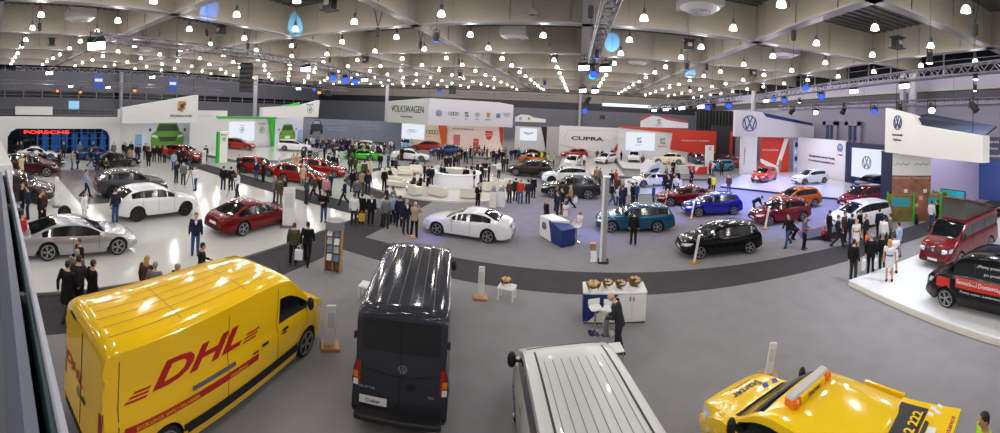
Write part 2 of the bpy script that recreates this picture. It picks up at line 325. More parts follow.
 (-25.02, 42.51, 0, 'navy', 'black', 'stand', 151, 'dark', 1.75, 'jacket'), (-29.84, 38.87, 0, 'charcoal', 'black', 'walk', 66, 'brown', 1.75, 'jacket'),
 (-27.41, 40.61, 0, 'tan', 'navy', 'walk', 97, 'brown', 1.75, 'jacket'), (-35.72, 40.89, 0, 'black', 'jeans', 'stand', 243, 'grey', 1.75, 'jacket'),
 (-31.3, 42.87, 0, 'black', 'charcoal', 'walk', 222, 'dark', 1.75, 'jacket'), (-26.47, 41.35, 0, 'tan', 'charcoal', 'stand', 336, 'dark', 1.75, 'jacket'),
 (-35.75, 42.96, 0, 'grey', 'black', 'walk', 104, 'dark', 1.75, 'jacket'), (-31.87, 46.12, 0, 'navy', 'charcoal', 'hands', 276, 'grey', 1.75, 'jacket'),
 (-25.02, 44.16, 0, 'black', 'charcoal', 'hands', 293, 'grey', 1.75, 'jacket'), (-34.18, 43.7, 0, 'brown', 'charcoal', 'stand', 330, 'brown', 1.75, 'jacket'),
 (-27.74, 40.49, 0, 'black', 'charcoal', 'walk', 55, 'grey', 1.75, 'jacket'), (-24.51, 45.98, 0, 'navy', 'black', 'stand', 198, 'dark', 1.75, 'jacket'),
 (-33.41, 44.91, 0, 'black', 'jeans', 'stand', 48, 'dark', 1.75, 'jacket'), (-26.79, 41.41, 0, 'navy', 'navy', 'walk', 32, 'grey', 1.75, 'jacket'),
 (-36.04, 42.45, 0, 'plaid', 'black', 'walk', 57, 'dark', 1.75, 'jacket'), (-32.1, 45.58, 0, 'grey', 'black', 'stand', 277, 'dark', 1.75, 'jacket'),
 (-25.84, 42.28, 0, 'tan', 'jeans', 'walk', 226, 'dark', 1.75, 'jacket'), (-28.1, 35.11, 0, 'black', 'black', 'stand', 187, 'dark', 1.75, 'jacket'),
 (-31.23, 46.83, 0, 'white', 'jeans', 'stand', 85, 'brown', 1.75, 'jacket'), (-24.88, 45.57, 0, 'olive', 'jeans', 'stand', 44, 'brown', 1.75, 'jacket'),
 (-33.75, 44.37, 0, 'white', 'charcoal', 'hands', 20, 'dark', 1.75, 'jacket'), (-26.76, 42.38, 0, 'black', 'charcoal', 'stand', 93, 'dark', 1.75, 'jacket'),
 (-36.48, 42.18, 0, 'white', 'jeans', 'stand', 37, 'brown', 1.75, 'jacket'), (-32.75, 45.48, 0, 'navy', 'charcoal', 'stand', 112, 'dark', 1.75, 'jacket'),
 (-26.25, 41.93, 0, 'olive', 'navy', 'walk', 75, 'grey', 1.75, 'jacket'), (-34.53, 42.22, 0, 'plaid', 'navy', 'hands', 197, 'grey', 1.75, 'jacket'),
 (-31.56, 46.14, 0, 'plaid', 'charcoal', 'hands', 314, 'brown', 1.75, 'jacket'), (-25.28, 42.8, 0, 'plaid', 'black', 'stand', 327, 'brown', 1.75, 'jacket'),
 (-10.07, 17.9, 0, 'lightblue', 'navy', 'stand', 29, 'brown', 1.75, 'jacket'), (-9.7, 17.65, 0, 'grey', 'charcoal', 'stand', 99, 'dark', 1.75, 'suit'),
 (-9.73, 18.5, 0, 'lightblue', 'navy', 'stand', 278, 'brown', 1.75, 'jacket'), (-9.19, 18.24, 0, 'navy', 'black', 'stand', 107, 'dark', 1.75, 'suit'),
 (-8.42, 17.49, 0, 'navy', 'charcoal', 'stand', 316, 'grey', 1.82, 'suit'), (-7.8, 17.22, 0, 'tan', 'black', 'film', 99, 'bald', 1.82, 'jacket'),
 (-11.13, 20.16, 0, 'navy', 'navy', 'stand', 39, 'dark', 1.75, 'jacket'), (-10.6, 20.03, 0, 'grey', 'navy', 'stand', 178, 'brown', 1.75, 'jacket'),
 (-6.45, 24.35, 0, 'black', 'black', 'hands', 325, 'dark', 1.75, 'suit'), (-19.6, 33.87, 0, 'black', 'black', 'stand', 300, 'dark', 1.75, 'jacket'),
 (-19.14, 34.77, 0, 'blue', 'jeans', 'stand', 239, 'dark', 1.75, 'jacket'), (-21.05, 41.64, 0, 'black', 'black', 'stand', 297, 'dark', 1.75, 'jacket'),
 (-14.06, 25.06, 0.12, 'black', 'black', 'stand', 329, 'dark', 1.75, 'jacket'), (-12.96, 30.21, 0.12, 'black', 'black', 'stand', 33, 'dark', 1.75, 'jacket'),
 (-12.02, 28.81, 0.12, 'charcoal', 'black', 'stand', 353, 'dark', 1.75, 'jacket'), (-11.7, 28.79, 0.12, 'black', 'charcoal', 'stand', 142, 'dark', 1.75, 'suit'),
 (-11.49, 30.45, 0.12, 'navy', 'navy', 'stand', 21, 'dark', 1.75, 'jacket'), (-11.14, 30.27, 0.12, 'navy', 'jeans', 'stand', 220, 'dark', 1.75, 'jacket'),
 (-12.04, 30.88, 0.12, 'white', 'black', 'stand', 311, 'dark', 1.75, 'jacket'), (-17.22, 45.77, 0, 'navy', 'black', 'stand', 291, 'dark', 1.75, 'jacket'),
 (-17.24, 44.57, 0, 'charcoal', 'black', 'stand', 291, 'dark', 1.75, 'jacket'), (-13.21, 36.46, 0.12, 'black', 'black', 'stand', 290, 'dark', 1.75, 'jacket'),
 (-13.08, 37.32, 0.12, 'navy', 'charcoal', 'stand', 49, 'dark', 1.75, 'jacket'), (-12.94, 38.21, 0.12, 'black', 'black', 'stand', 229, 'dark', 1.75, 'jacket'),
 (-13.63, 41.67, 0, 'olive', 'black', 'stand', 288, 'dark', 1.75, 'jacket'), (-13.82, 45.02, 0, 'black', 'navy', 'stand', 287, 'dark', 1.75, 'jacket'),
 (-13.44, 44.77, 0, 'grey', 'black', 'stand', 17, 'dark', 1.75, 'jacket'), (-13.47, 46.94, 0, 'tan', 'black', 'stand', 196, 'dark', 1.75, 'jacket'),
 (-9.2, 30.41, 0.12, 'black', 'black', 'stand', 97, 'dark', 1.75, 'suit'), (-8.45, 30.28, 0.12, 'navy', 'navy', 'stand', 196, 'dark', 1.75, 'suit'),
 (-9.32, 32.63, 0.12, 'black', 'black', 'stand', 46, 'dark', 1.75, 'suit'), (-9.28, 34.36, 0.12, 'charcoal', 'black', 'stand', 345, 'dark', 1.75, 'jacket'),
 (-8.48, 32.84, 0.12, 'black', 'black', 'stand', 164, 'dark', 1.75, 'suit'), (-8.77, 35.26, 0.12, 'black', 'navy', 'stand', 284, 'dark', 1.75, 'jacket'),
 (-7.92, 33.42, 0.12, 'black', 'black', 'stand', 183, 'dark', 1.75, 'suit'), (-7.53, 35.93, 0.12, 'white', 'charcoal', 'stand', 322, 'dark', 1.75, 'jacket'),
 (-18.66, 34.79, 0, 'black', 'black', 'sit', 358, 'dark', 1.75, 'jacket'), (-17.96, 34.25, 0.12, 'navy', 'black', 'sit', 358, 'dark', 1.75, 'jacket'),
 (-15.34, 28.25, 0.12, 'black', 'black', 'sit', 359, 'dark', 1.75, 'jacket'), (-12.32, 26.71, 0.12, 'charcoal', 'black', 'sit', 225, 'dark', 1.75, 'jacket'),
 (-11.83, 26.86, 0.12, 'black', 'black', 'sit', 224, 'dark', 1.75, 'jacket'), (-17.3, 37.36, 0, 'black', 'black', 'sit', 225, 'dark', 1.75, 'jacket'),
 (-16.85, 37.31, 0, 'grey', 'black', 'sit', 224, 'dark', 1.75, 'jacket'), (-14.65, 45.5, 0, 'black', 'black', 'sit', 218, 'dark', 1.75, 'jacket'),
 (-15.15, 47.45, 0, 'black', 'black', 'hands', 82, 'dark', 1.75, 'jacket'), (-10.92, 48.11, 0, 'black', 'black', 'hands', 270, 'dark', 1.75, 'jacket'),
 (-9.94, 45.56, 0, 'navy', 'black', 'stand', 255, 'dark', 1.75, 'jacket'), (-10.66, 50.62, 0, 'charcoal', 'black', 'stand', 51, 'dark', 1.75, 'jacket'),
 (-12.12, 49.65, 0, 'brown', 'black', 'stand', 12, 'dark', 1.75, 'jacket'), (-12.17, 52.17, 0, 'white', 'black', 'stand', 286, 'dark', 1.75, 'jacket'),
 (-13.5, 53.3, 0, 'black', 'black', 'stand', 185, 'dark', 1.75, 'jacket'), (-13.97, 52.25, 0, 'black', 'black', 'stand', 44, 'dark', 1.75, 'jacket'),
 (-14.86, 53.0, 0, 'grey', 'black', 'hands', 84, 'dark', 1.75, 'jacket'), (-14.59, 49.76, 0, 'navy', 'black', 'stand', 165, 'dark', 1.75, 'jacket'),
 (-9.64, 47.8, 0, 'black', 'black', 'stand', 74, 'dark', 1.75, 'jacket'), (-10.13, 52.21, 0, 'grey', 'black', 'hands', 86, 'dark', 1.75, 'jacket'),
 (-8.94, 50.48, 0, 'navy', 'jeans', 'stand', 280, 'dark', 1.75, 'jacket'), (-8.62, 51.87, 0, 'black', 'black', 'stand', 279, 'dark', 1.75, 'jacket'),
 (-8.23, 52.1, 0, 'blue', 'navy', 'stand', 89, 'dark', 1.75, 'jacket'), (-5.06, 50.3, 0, 'black', 'black', 'stand', 276, 'dark', 1.75, 'jacket'),
 (-4.71, 49.93, 0, 'hiviz', 'black', 'stand', 215, 'dark', 1.75, 'jacket'), (-4.51, 51.69, 0, 'brown', 'navy', 'stand', 275, 'dark', 1.75, 'jacket'),
 (-3.56, 46.94, 0, 'lightgreen', 'charcoal', 'stand', 34, 'dark', 1.75, 'jacket'), (-2.92, 47.68, 0, 'lightgreen', 'black', 'stand', 184, 'dark', 1.75, 'jacket'),
 (-8.02, 40.57, 0, 'charcoal', 'black', 'stand', 281, 'dark', 1.75, 'jacket'), (-7.68, 41.13, 0, 'black', 'navy', 'stand', 11, 'dark', 1.75, 'jacket'),
 (-4.55, 39.03, 0, 'navy', 'black', 'stand', 87, 'dark', 1.75, 'jacket'), (-4.74, 26.76, 0, 'brown', 'black', 'stand', 310, 'longbrown', 1.68, 'jacket'),
 (-4.43, 27.54, 0, 'charcoal', 'navy', 'stand', 79, 'dark', 1.75, 'jacket'), (-3.95, 26.9, 0, 'orangered', 'jeans', 'stand', 88, 'grey', 1.8, 'jacket'),
 (-3.43, 27.09, 0, 'charcoal', 'black', 'stand', 117, 'dark', 1.75, 'jacket'), (-3.26, 29.01, 0, 'black', 'navy', 'stand', 66, 'dark', 1.75, 'jacket'),
 (-1.61, 21.64, 0, 'black', 'black', 'stand', 34, 'longblond', 1.68, 'coat'), (-1.07, 23.58, 0, 'navy', 'charcoal', 'hands', 193, 'brown', 1.75, 'jacket'),
 (-1.29, 25.53, 0, 'black', 'black', 'stand', 23, 'longbrown', 1.75, 'jacket'), (-0.83, 24.84, 0, 'black', 'charcoal', 'stand', 202, 'dark', 1.75, 'jacket'),
 (-0.31, 26.3, 0, 'tan', 'black', 'walk', 181, 'longblond', 1.7, 'jacket'), (0.31, 19.96, 0.31, 'white', 'white', 'sit', 209, 'longblond', 1.7, 'dress'),
 (-0.53, 22.59, 0, 'white', 'white', 'stand', 111, 'longbrown', 1.4, 'dress'), (3.04, 55.96, 0, 'brown', 'black', 'stand', 267, 'dark', 1.75, 'jacket'),
 (3.8, 56.21, 0, 'black', 'navy', 'stand', 266, 'dark', 1.75, 'jacket'), (5.4, 58.02, 0, 'navy', 'black', 'stand', 75, 'dark', 1.75, 'jacket'),
 (6.63, 55.78, 0, 'black', 'black', 'stand', 323, 'dark', 1.75, 'jacket'), (1.98, 36.33, 0, 'tan', 'brown', 'stand', 67, 'dark', 1.75, 'jacket'),
 (2.28, 35.6, 0, 'grey', 'charcoal', 'stand', 206, 'grey', 1.75, 'jacket'), (3.26, 34.29, 0, 'navy', 'jeans', 'stand', 285, 'dark', 1.75, 'jacket'),
 (3.73, 34.84, 0, 'orangered', 'black', 'stand', 204, 'dark', 1.75, 'jacket'), (0.99, 49.15, 0, 'white', 'black', 'stand', 59, 'dark', 1.75, 'jacket'),
 (2.74, 27.83, 0, 'black', 'jeans', 'walk', 14, 'dark', 1.75, 'jacket'), (3.41, 26.82, 0, 'navy', 'navy', 'stand', 63, 'dark', 1.75, 'jacket'),
 (3.22, 27.71, 0, 'white', 'charcoal', 'stand', 283, 'longbrown', 1.5, 'jacket'), (3.47, 30.87, 0, 'brown', 'black', 'stand', 264, 'dark', 1.75, 'jacket'),
 (8.92, 50.08, 0, 'olive', 'black', 'stand', 60, 'dark', 1.75, 'jacket'), (11.3, 45.23, 0, 'tan', 'charcoal', 'stand', 256, 'dark', 1.75, 'jacket'),
 (11.73, 44.41, 0, 'black', 'black', 'stand', 55, 'dark', 1.75, 'jacket'), (8.27, 34.16, 0, 'black', 'black', 'stand', 32, 'dark', 1.75, 'jacket'),
 (8.28, 33.21, 0, 'navy', 'black', 'hands', 68, 'dark', 1.75, 'jacket'), (8.97, 34.66, 0, 'black', 'black', 'hands', 21, 'dark', 1.75, 'jacket'),
 (8.95, 33.43, 0, 'charcoal', 'black', 'stand', 325, 'dark', 1.75, 'jacket'), (9.75, 35.16, 0, 'black', 'black', 'stand', 233, 'dark', 1.75, 'jacket'),
 (9.47, 38.6, 0, 'grey', 'black', 'hands', 193, 'dark', 1.75, 'jacket'), (10.29, 39.25, 0, 'black', 'black', 'hands', 350, 'dark', 1.75, 'jacket'),
 (8.72, 31.84, 0, 'white', 'black', 'hands', 279, 'dark', 1.75, 'jacket'), (7.99, 31.45, 0, 'navy', 'black', 'hands', 236, 'dark', 1.75, 'jacket'),
 (11.5, 35.88, 0, 'black', 'black', 'stand', 162, 'dark', 1.75, 'jacket'), (11.98, 37.94, 0, 'charcoal', 'navy', 'stand', 312, 'dark', 1.75, 'jacket'),
 (16.37, 43.91, 0, 'red', 'black', 'stand', 190, 'dark', 1.75, 'jacket'), (16.56, 43.46, 0, 'white', 'navy', 'stand', 159, 'dark', 1.75, 'jacket'),
 (17.53, 42.95, 0, 'charcoal', 'black', 'stand', 58, 'dark', 1.75, 'jacket'), (12.27, 31.93, 0, 'yellow', 'black', 'stand', 49, 'dark', 1.75, 'jacket'),
 (11.9, 31.99, 0, 'black', 'black', 'stand', 310, 'dark', 1.75, 'jacket'), (13.79, 31.9, 0, 'brown', 'jeans', 'stand', 227, 'dark', 1.75, 'jacket'),
 (4.28, 27.78, 0, 'black', 'charcoal', 'stand', 21, 'dark', 1.75, 'jacket'), (4.6, 28.12, 0, 'blue', 'navy', 'stand', 111, 'dark', 1.75, 'jacket'),
 (5.82, 27.49, 0, 'blue', 'navy', 'stand', 348, 'brown', 1.75, 'jacket'), (3.56, 27.43, 0, 'charcoal', 'black', 'stand', 263, 'dark', 1.75, 'jacket'),
 (3.11, 19.27, 0, 'black', 'black', 'stand', 71, 'dark', 1.75, 'jacket'), (12.36, 23.95, 0, 'black', 'charcoal', 'bend', 343, 'dark', 1.75, 'jacket'),
 (10.96, 17.08, 0, 'black', 'jeans', 'walk', 197, 'brown', 1.75, 'jacket'), (11.47, 16.3, 0, 'plum', 'black', 'hands', 305, 'dark', 1.75, 'jacket'),
 (11.87, 18.1, 0, 'charcoal', 'black', 'crouch', 337, 'dark', 1.75, 'jacket'), (13.5, 16.75, 0, 'black', 'charcoal', 'stand', 351, 'dark', 1.75, 'jacket'),
 (13.18, 15.6, 0, 'navy', 'charcoal', 'walk', 320, 'dark', 1.75, 'jacket'), (14.04, 16.06, 0, 'brown', 'charcoal', 'stand', 289, 'dark', 1.75, 'jacket'),
 (14.02, 15.41, 0, 'navy', 'jeans', 'stand', 28, 'dark', 1.75, 'jacket'), (13.5, 14.47, 0, 'white', 'white', 'stand', 257, 'longblond', 1.72, 'dress'),
 (15.06, 15.88, 0, 'black', 'black', 'stand', 287, 'dark', 1.75, 'jacket'), (14.63, 14.93, 0, 'charcoal', 'black', 'stand', 166, 'grey', 1.75, 'suit'),
 (13.37, 16.95, 0, 'red', 'navy', 'crouch', 172, 'blond', 1.2, 'jacket'), (16.22, 15.43, 0, 'navy', 'black', 'stand', 74, 'dark', 1.75, 'suit'),
 (15.72, 14.1, 0, 'grey', 'charcoal', 'stand', 132, 'dark', 1.75, 'jacket'), (14.59, 12.49, 0, 'lightblue', 'jeans', 'stand', 101, 'dark', 1.75, 'jacket'),
 (14.95, 13.87, 0, 'white', 'navy', 'stand', 13, 'dark', 1.75, 'jacket'), (10.91, 11.83, 0, 'black', 'charcoal', 'stand', 17, 'dark', 1.75, 'jacket'),
 (11.96, 11.84, 0, 'black', 'black', 'stand', 35, 'grey', 1.8, 'jacket'), (12.61, 11.75, 0, 'black', 'charcoal', 'stand', 73, 'grey', 1.75, 'suit'),
 (11.65, 10.45, 0.22, 'white', 'white', 'stand', 32, 'longblond', 1.7, 'dress'), (12.43, 10.88, 0.22, 'white', 'white', 'stand', 61, 'dark', 1.7, 'dress'),
 (20.44, 14.67, 0, 'white', 'jeans', 'stand', 6, 'dark', 1.75, 'jacket'), (20.88, 14.53, 0, 'black', 'black', 'stand', 115, 'dark', 1.75, 'jacket'),
 (22.11, 15.65, 0, 'plum', 'navy', 'stand', 215, 'dark', 1.75, 'jacket')]
CARS=[('coupe', 'silver', -14.97, 3.56, 0.12, 90, 'silver four-door sports saloon, lowest car on the glossy white stand'),
 ('suv', 'white', -18.51, 8.81, 0.12, 90, 'white sport utility vehicle with black wheels on the glossy white stand'),
 ('coupe', 'deepred', -14.53, 12.47, 0.12, 90, 'metallic dark red sports saloon seen from behind on the white stand'),
 ('suv', 'graphite', -22.94, 9.11, 0.12, 84, 'graphite sport utility vehicle parked on the grey floor inset of the white stand'),
 ('suv', 'brown', -23.05, 1.66, 0.12, 70, 'brown sport utility vehicle behind the silver sports saloon'),
 ('suv', 'maroon', -30.31, 3.23, 0.12, 75, 'maroon sport utility vehicle behind the brown one'),
 ('sports', 'graphite', -33.78, 4.51, 0.12, 85, 'low dark grey sports car behind the maroon car'),
 ('sports', 'white', -37.6, 4.8, 0.12, 82, 'low white sports car in front of the dark showroom window'),
 ('sports', 'black', -32.89, 11.63, 0.12, 95, 'low black sports car beside the end of the dark showroom window'),
 ('sports', 'blue', -37.05, 10.89, 0.12, 90, 'low blue sports car in front of the dark showroom window'),
 ('suv', 'orangered', -34.78, 19.84, 0, 25, 'orange-red sport utility vehicle in front of the green car picture'),
 ('estate', 'red', -38.5, 30.1, 0.3, 40, 'red estate car on the white stage beside the lit screen'),
 ('hatch', 'red', -25.52, 22.61, 0, 22, 'red hatchback beside two men, first of the row of red cars'),
 ('estate', 'red', -20.84, 23.06, 0, 20, 'red estate car with a hostess in beige at its side'),
 ('estate', 'red', -21.74, 26.93, 0, 20, 'red estate car last in the row of red cars, crowd behind it'),
 ('estate', 'white', -34.04, 36.03, 0.3, 40, 'white estate car on the white stage before the green car rear picture'),
 ('sports', 'green', -25.03, 38.49, 0, 205, 'bright green low sports car among the crowd'),
 ('suv', 'white', -28.12, 45.53, 0, 20, 'white sport utility vehicle just behind the bright green sports car'),
 ('hatch', 'purple', -32.76, 44.81, 0, -70, 'small purple car before the grey picture wall'),
 ('hatch', 'lightblue', -27.39, 55.25, 0, -60, 'light blue small car under the screen with four rings'),
 ('suv', 'red', -22.46, 52.59, 0.085, 188, 'red sport utility vehicle before the cream wall with four rings'),
 ('sedan', 'white', -20.35, 42.93, 0, 15, 'white saloon with green light on it behind the white lounge'),
 ('suv', 'blue', -18.29, 50.18, 0, 200, 'dark blue sport utility vehicle behind the round bar'),
 ('hatch', 'red', -20.07, 58.78, 0, 200, 'red hatchback half hidden behind the dark blue one'),
 ('sports', 'black', -7.19, 55.98, 0, 200, 'black grand tourer under the far white screen'),
 ('sports', 'orange', -5.58, 50.05, 0, 10, 'orange low sports car between the black grand tourer and the dark brown off-roader'),
 ('suv', 'darkbrown', -4.74, 39.29, 0, 176, 'dark brown luxury off-roader among visitors'),
 ('hatch', 'red', -0.45, 59.36, 0, 190, 'red hatchback close to the wall with the wide dark wordmark'),
 ('hatch', 'white', -0.57, 48.12, 0, -100, 'white hatchback facing us on the stage before the wide dark wordmark'),
 ('hatch', 'white', 4.24, 53.91, 0, -125, 'white sporty hatchback near the red wedge of the wordmark wall'),
 ('suv', 'white', -0.93, 36.15, 0, 188, 'white sport utility vehicle in front of the dark olive one, farther of the two'),
 ('suv', 'olive', -0.38, 30.41, 0, 182, 'dark olive sport utility vehicle in front of the white one'),
 ('hatch', 'white', 8.47, 54.96, 0.3, -100, 'white hatchback under the wide white screen of the red stand'),
 ('suv', 'cream', 13.02, 51.86, 0.3, 165.0, 'cream white sport utility vehicle before the red wall'),
 ('hatch', 'purple', 17.77, 53.67, 0.3, -85, 'dark purple hatchback before the end of the red wall'),
 ('hatch', 'lightblue', 18.98, 47.47, 0, 185, 'light blue small car behind the white and red totem'),
 ('hatch', 'maroon', 24.4, 56.95, 0, -60, 'maroon hatchback in the dark gap beyond the red stand'),
 ('hatch', 'red', 23.27, 49.78, 0, -75, 'bright red hatchback half behind the white column'),
 ('estate', 'teal', 3.59, 22.06, 0, 180, 'teal blue estate car beside the grey totem'),
 ('sedan', 'deepred', 8.67, 28.51, 0, 180, 'dark red coupe saloon behind the royal blue hatchback'),
 ('hatch', 'royal', 9.62, 25.13, 0, -180, 'royal blue hatchback on the lavender lit carpet'),
 ('hatch', 'black', 7.21, 17.67, 0, 180, 'black hatchback closest to the dark carpet strip'),
 ('hatch', 'crimson', 13.33, 21.89, 0, 180, 'crimson hatchback with a white sign post at its front wheel'),
 ('crossover', 'orange', 16.64, 25.02, 0, 180, 'orange crossover behind the crimson hatchback'),
 ('hatch', 'redorange', 20.3, 37.07, 0.2, 218, 'coral red hatchback on the glossy podium under the white banner'),
 ('hatch', 'white', 24.28, 33.76, 0.2, 180, 'white electric hatchback on the glossy podium before the white wall'),
 ('mpv', 'crimson', 21.82, 22.69, 0, 180, 'crimson people carrier behind the white people carrier'),
 ('hatch', 'blue', 26.83, 27.08, 0.2, 185, 'blue hatchback under the wide white screen with a round emblem'),
 ('mpv', 'white', 17.13, 18.14, 0, 176, 'white people carrier surrounded by visitors'),
 ('sedan', 'pearl', -5.45, 18.96, 0, -180, 'pearl white four-door coupe in the middle of the hall')]
POS = {'brochure': (-8.69, 11.7),
 'concept': (7.28, 36.2, 0.06, 200),
 'hightable': [(-12.05, 30.33), (-8.38, 33.72), (-8.1, 36.89), (-9.49, 35.47)],
 'lowbasket': (-2.28, 13.03),
 'pedestal': [(-5.57, 25.19), (-5.08, 25.54)],
 'ramp': (13.65, 17.79)}
SOFAS = [(-14.1, 26.93, 10, 1.7), (-15.83, 32.21, 30, 1.4), (-11.57, 25.37, 150, 0.95), (-9.96, 26.09, 165, 1.3), (-7.75, 26.66, 195, 1.35), (-6.84, 29.88, 215, 1.3), (-16.51, 30.25, 40, 1.4),
 (-6.05, 31.82, 250, 1.0), (-15.55, 33.88, 20, 1.2)]
SIGNS = [(-5.92, 7.98, 42, 0.26, 1.08, 0, 0, 'white info panel on wooden foot beside the yellow courier van'), (-3.1, 12.7, 14, 0.22, 1.05, 0, 0, 'white info panel on wooden foot beside the dark panel van'),
 (4.98, 8.5, -10, 0.2, 0.8, 8, 0, 'white info panel on wooden foot beyond the yellow roadside car'), (-13.29, 13.85, 44, 0.62, 2.0, 0, 0.12, 'tall white info panel before the dark red sports saloon'),
 (5.53, 16.48, -59, 0.12, 1.3, 11, 0, 'slim leaning white sign at the front wheel of the black hatchback'),
 (11.43, 20.52, -69, 0.14, 1.3, 11, 0, 'slim leaning white sign at the front wheel of the crimson hatchback'),
 (7.7, 23.94, -58, 0.12, 1.3, 11, 0, 'slim leaning white sign at the front wheel of the royal blue hatchback'),
 (6.78, 27.78, -54, 0.12, 1.3, 11, 0, 'slim leaning white sign before the dark red coupe'), (-24.34, 24.09, 25, 0.2, 1.5, -8, 0, 'slim white sign between the first red cars'),
 (-32.2, 36.79, 21, 0.2, 1.6, -8, 0, 'slim white sign behind the last red estate'), (-23.91, 32.29, 17, 0.2, 1.6, -8, 0, 'slim white sign in the crowd beyond the red cars'),
 (-20.29, 27.93, 16, 0.2, 1.6, -8, 0, 'slim white sign at the tail of the last red estate'), (-31.87, 20.58, 57, 0.4, 1.4, 0, 0, 'pale info panel beside the orange-red off-roader'),
 (-7.87, 17.14, 25, 0.2, 0.05, 0, 0, 'small wooden sign foot before the pearl coupe'), (-21.06, 3.81, 90, 0.2, 1.7, 0, 0.12, 'narrow white info post beside the brown off-roader'),
 (-24.07, 11.33, 65, 0.4, 0.9, 0, 0.12, 'white info panel at the nose of the graphite off-roader'), (-32.85, 4.03, 83, 0.35, 1.5, 0, 0.12, 'pale narrow panel between the low grey sports car and us')]
STOOLS = [(-6.51, 10.83, 10, 'small white low table between the yellow courier van and the dark van'), (-2.22, 12.93, -5, 'small white low table with a bread basket beside the dark van')]
BAGS = [(-9.65, 10.72, 0.45, 'white paper bag carried by the young man with a backpack', 'white'), (11.34, 11.66, 0.45, 'white paper bag held between two men by the podium', 'white'),
 (0.05, 26.26, 0.45, 'white bag swinging from the walking blonde woman', 'white'), (14.07, 14.28, 0.4, 'orange paper bag beside the people carrier', 'orange'),
 (11.92, 11.48, 0.4, 'white paper bag held by the man nearest the hostesses', 'white'), (-10.51, 16.48, 0.5, 'yellow brown bag carried through the hall centre', 'yellow')]
TRIPODS = [(-23.13, 13.85, 0.12, 'camera tripod set up on the white stand, near the white shirted man'), (-19.59, 15.04, 0.12, 'camera tripod behind the dark red sports saloon')]
NEARW = {'bar_counter': 1,
 'brochure_stand': 1,
 'camper_van': 1,
 'catering_counter': 1,
 'concept_car': 1,
 'crossover_car': 1,
 'delivery_van': 1,
 'display_table': 1,
 'estate_car': 1,
 'hatchback': 1,
 'info_kiosk': 1,
 'lounge_sofa': 1,
 'motorcycle': 1,
 'panel_van': 1,
 'people_carrier': 1,
 'reception_desk': 1,
 'roadside_assistance_car': 1,
 'sedan': 1,
 'sport_utility_vehicle': 1,
 'sports_car': 1,
 'sports_sedan': 1,
 'tall_totem': 1,
 'transporter_van': 1}
# ------------------------------------------------------------------ camera: 153 degree cylindrical panorama
cam = bpy.data.cameras.new('camera'); co = bpy.data.objects.new('camera', cam); COL.objects.link(co)
cam.type = 'PANO'
FPX, HZ, ROLL, YAW, EYE = 374., 113., .047, .2107, 6.5
try: pc = cam if hasattr(cam, 'panorama_type') else cam.cycles
except Exception: pc = cam.cycles
pc.panorama_type = 'CENTRAL_CYLINDRICAL'
hu = 500. / FPX
pc.central_cylindrical_range_u_min = -hu; pc.central_cylindrical_range_u_max = hu
pc.central_cylindrical_range_v_min = -(433. - HZ) / FPX; pc.central_cylindrical_range_v_max = HZ / FPX
pc.central_cylindrical_radius = 1.
cam.clip_start = .02; cam.clip_end = 400
fwd = Vector((-math.sin(YAW), math.cos(YAW), 0)); right = Vector((math.cos(YAW), math.sin(YAW), 0)); up = Vector((0, 0, 1))
r2 = right * math.cos(ROLL) + up * math.sin(ROLL); u2 = up * math.cos(ROLL) - right * math.sin(ROLL)
Mc = Matrix((r2, u2, -fwd)).transposed().to_4x4(); Mc.translation = (0, 0, EYE)
co.matrix_world = Mc
SC.camera = co
SC.view_settings.view_transform = 'Standard'; SC.view_settings.look = 'None'; SC.view_settings.gamma = 1.; SC.view_settings.use_curve_mapping = False
SC.view_settings.exposure = -.12
SC.cycles.max_bounces = 6; SC.cycles.diffuse_bounces = 3; SC.cycles.glossy_bounces = 3; SC.cycles.sample_clamp_indirect = 4.
SC.cycles.use_light_tree = True
w = bpy.data.worlds.new('world'); SC.world = w; w.use_nodes = True
w.node_tree.nodes['Background'].inputs[0].default_value = (.02, .022, .03, 1); w.node_tree.nodes['Background'].inputs[1].default_value = 1.

# ------------------------------------------------------------------ the hall
M_CARPET = mat('grey_carpet', (140, 137, 140), .95, noise=(1.3, .06), spec=.1)
M_CARPETD = mat('dark_carpet', (70, 69, 72), .95, noise=(1.3, .06), spec=.1)
M_DECK = mat('roof_deck', (84, 80, 76), .7)
M_WEB = mat('beam_web_paint', (136, 127, 114), .6, noise=(.4, .04))
M_FLANGE = mat('beam_flange_paint', (128, 121, 121), .55)
M_HALLGREY = mat('hall_wall_grey', (98, 98, 107), .7, noise=(.3, .04))
M_HALLLILAC = mat('hall_wall_pale', (126, 121, 139), .6, noise=(.3, .03))
M_NIGHT = mat('night_window_glass', (16, 18, 26), .12)
M_FRAME = mat('window_frame_grey', (120, 120, 126), .5)
X0, X1, Y0, Y1 = -82., 31.5, -26., 98.
struct(obj('floor', MB().bbox((X0, Y0, -.3), (X1, Y1, 0)), M_CARPET))
def carpet(poly, z=.006): return struct(obj('trim_carpet', MB().prism(poly, -.05, z), M_CARPETD))
carpet([(-11.8, -24), (-9.8, -24), (-9.8, 13.75), (X1, 13.75), (X1, 15.75), (-9.8, 15.75), (-9.8, 24.6), (-11.8, 24.6)])
carpet([(-60, 18.3), (-11.8, 18.3), (-11.8, 20.9), (-60, 20.9)])
struct(obj('trim_stand_floor', MB().prism([(-40.5, 20.9), (-13.6, 20.9), (-13.6, 23.6), (-16, 24.6), (-19.4, 28), (-20.6, 32), (-20, 36.6), (-24, 48), (-38, 41)], -.05, .005), mat('pale_green_carpet', (166, 174, 166), .9, noise=(1.3, .05), spec=.15)))
ringp = [(-11.4 + 9.2 * math.cos(a), 32 + 9.2 * math.sin(a)) for a in [R(d) for d in range(160, 286, 6)]]
carpet(ringp + [(-9.8, 24.2)] + [(-11.4 + 7. * math.cos(a), 32 + 7. * math.sin(a)) for a in [R(d) for d in range(284, 158, -6)]], .008)
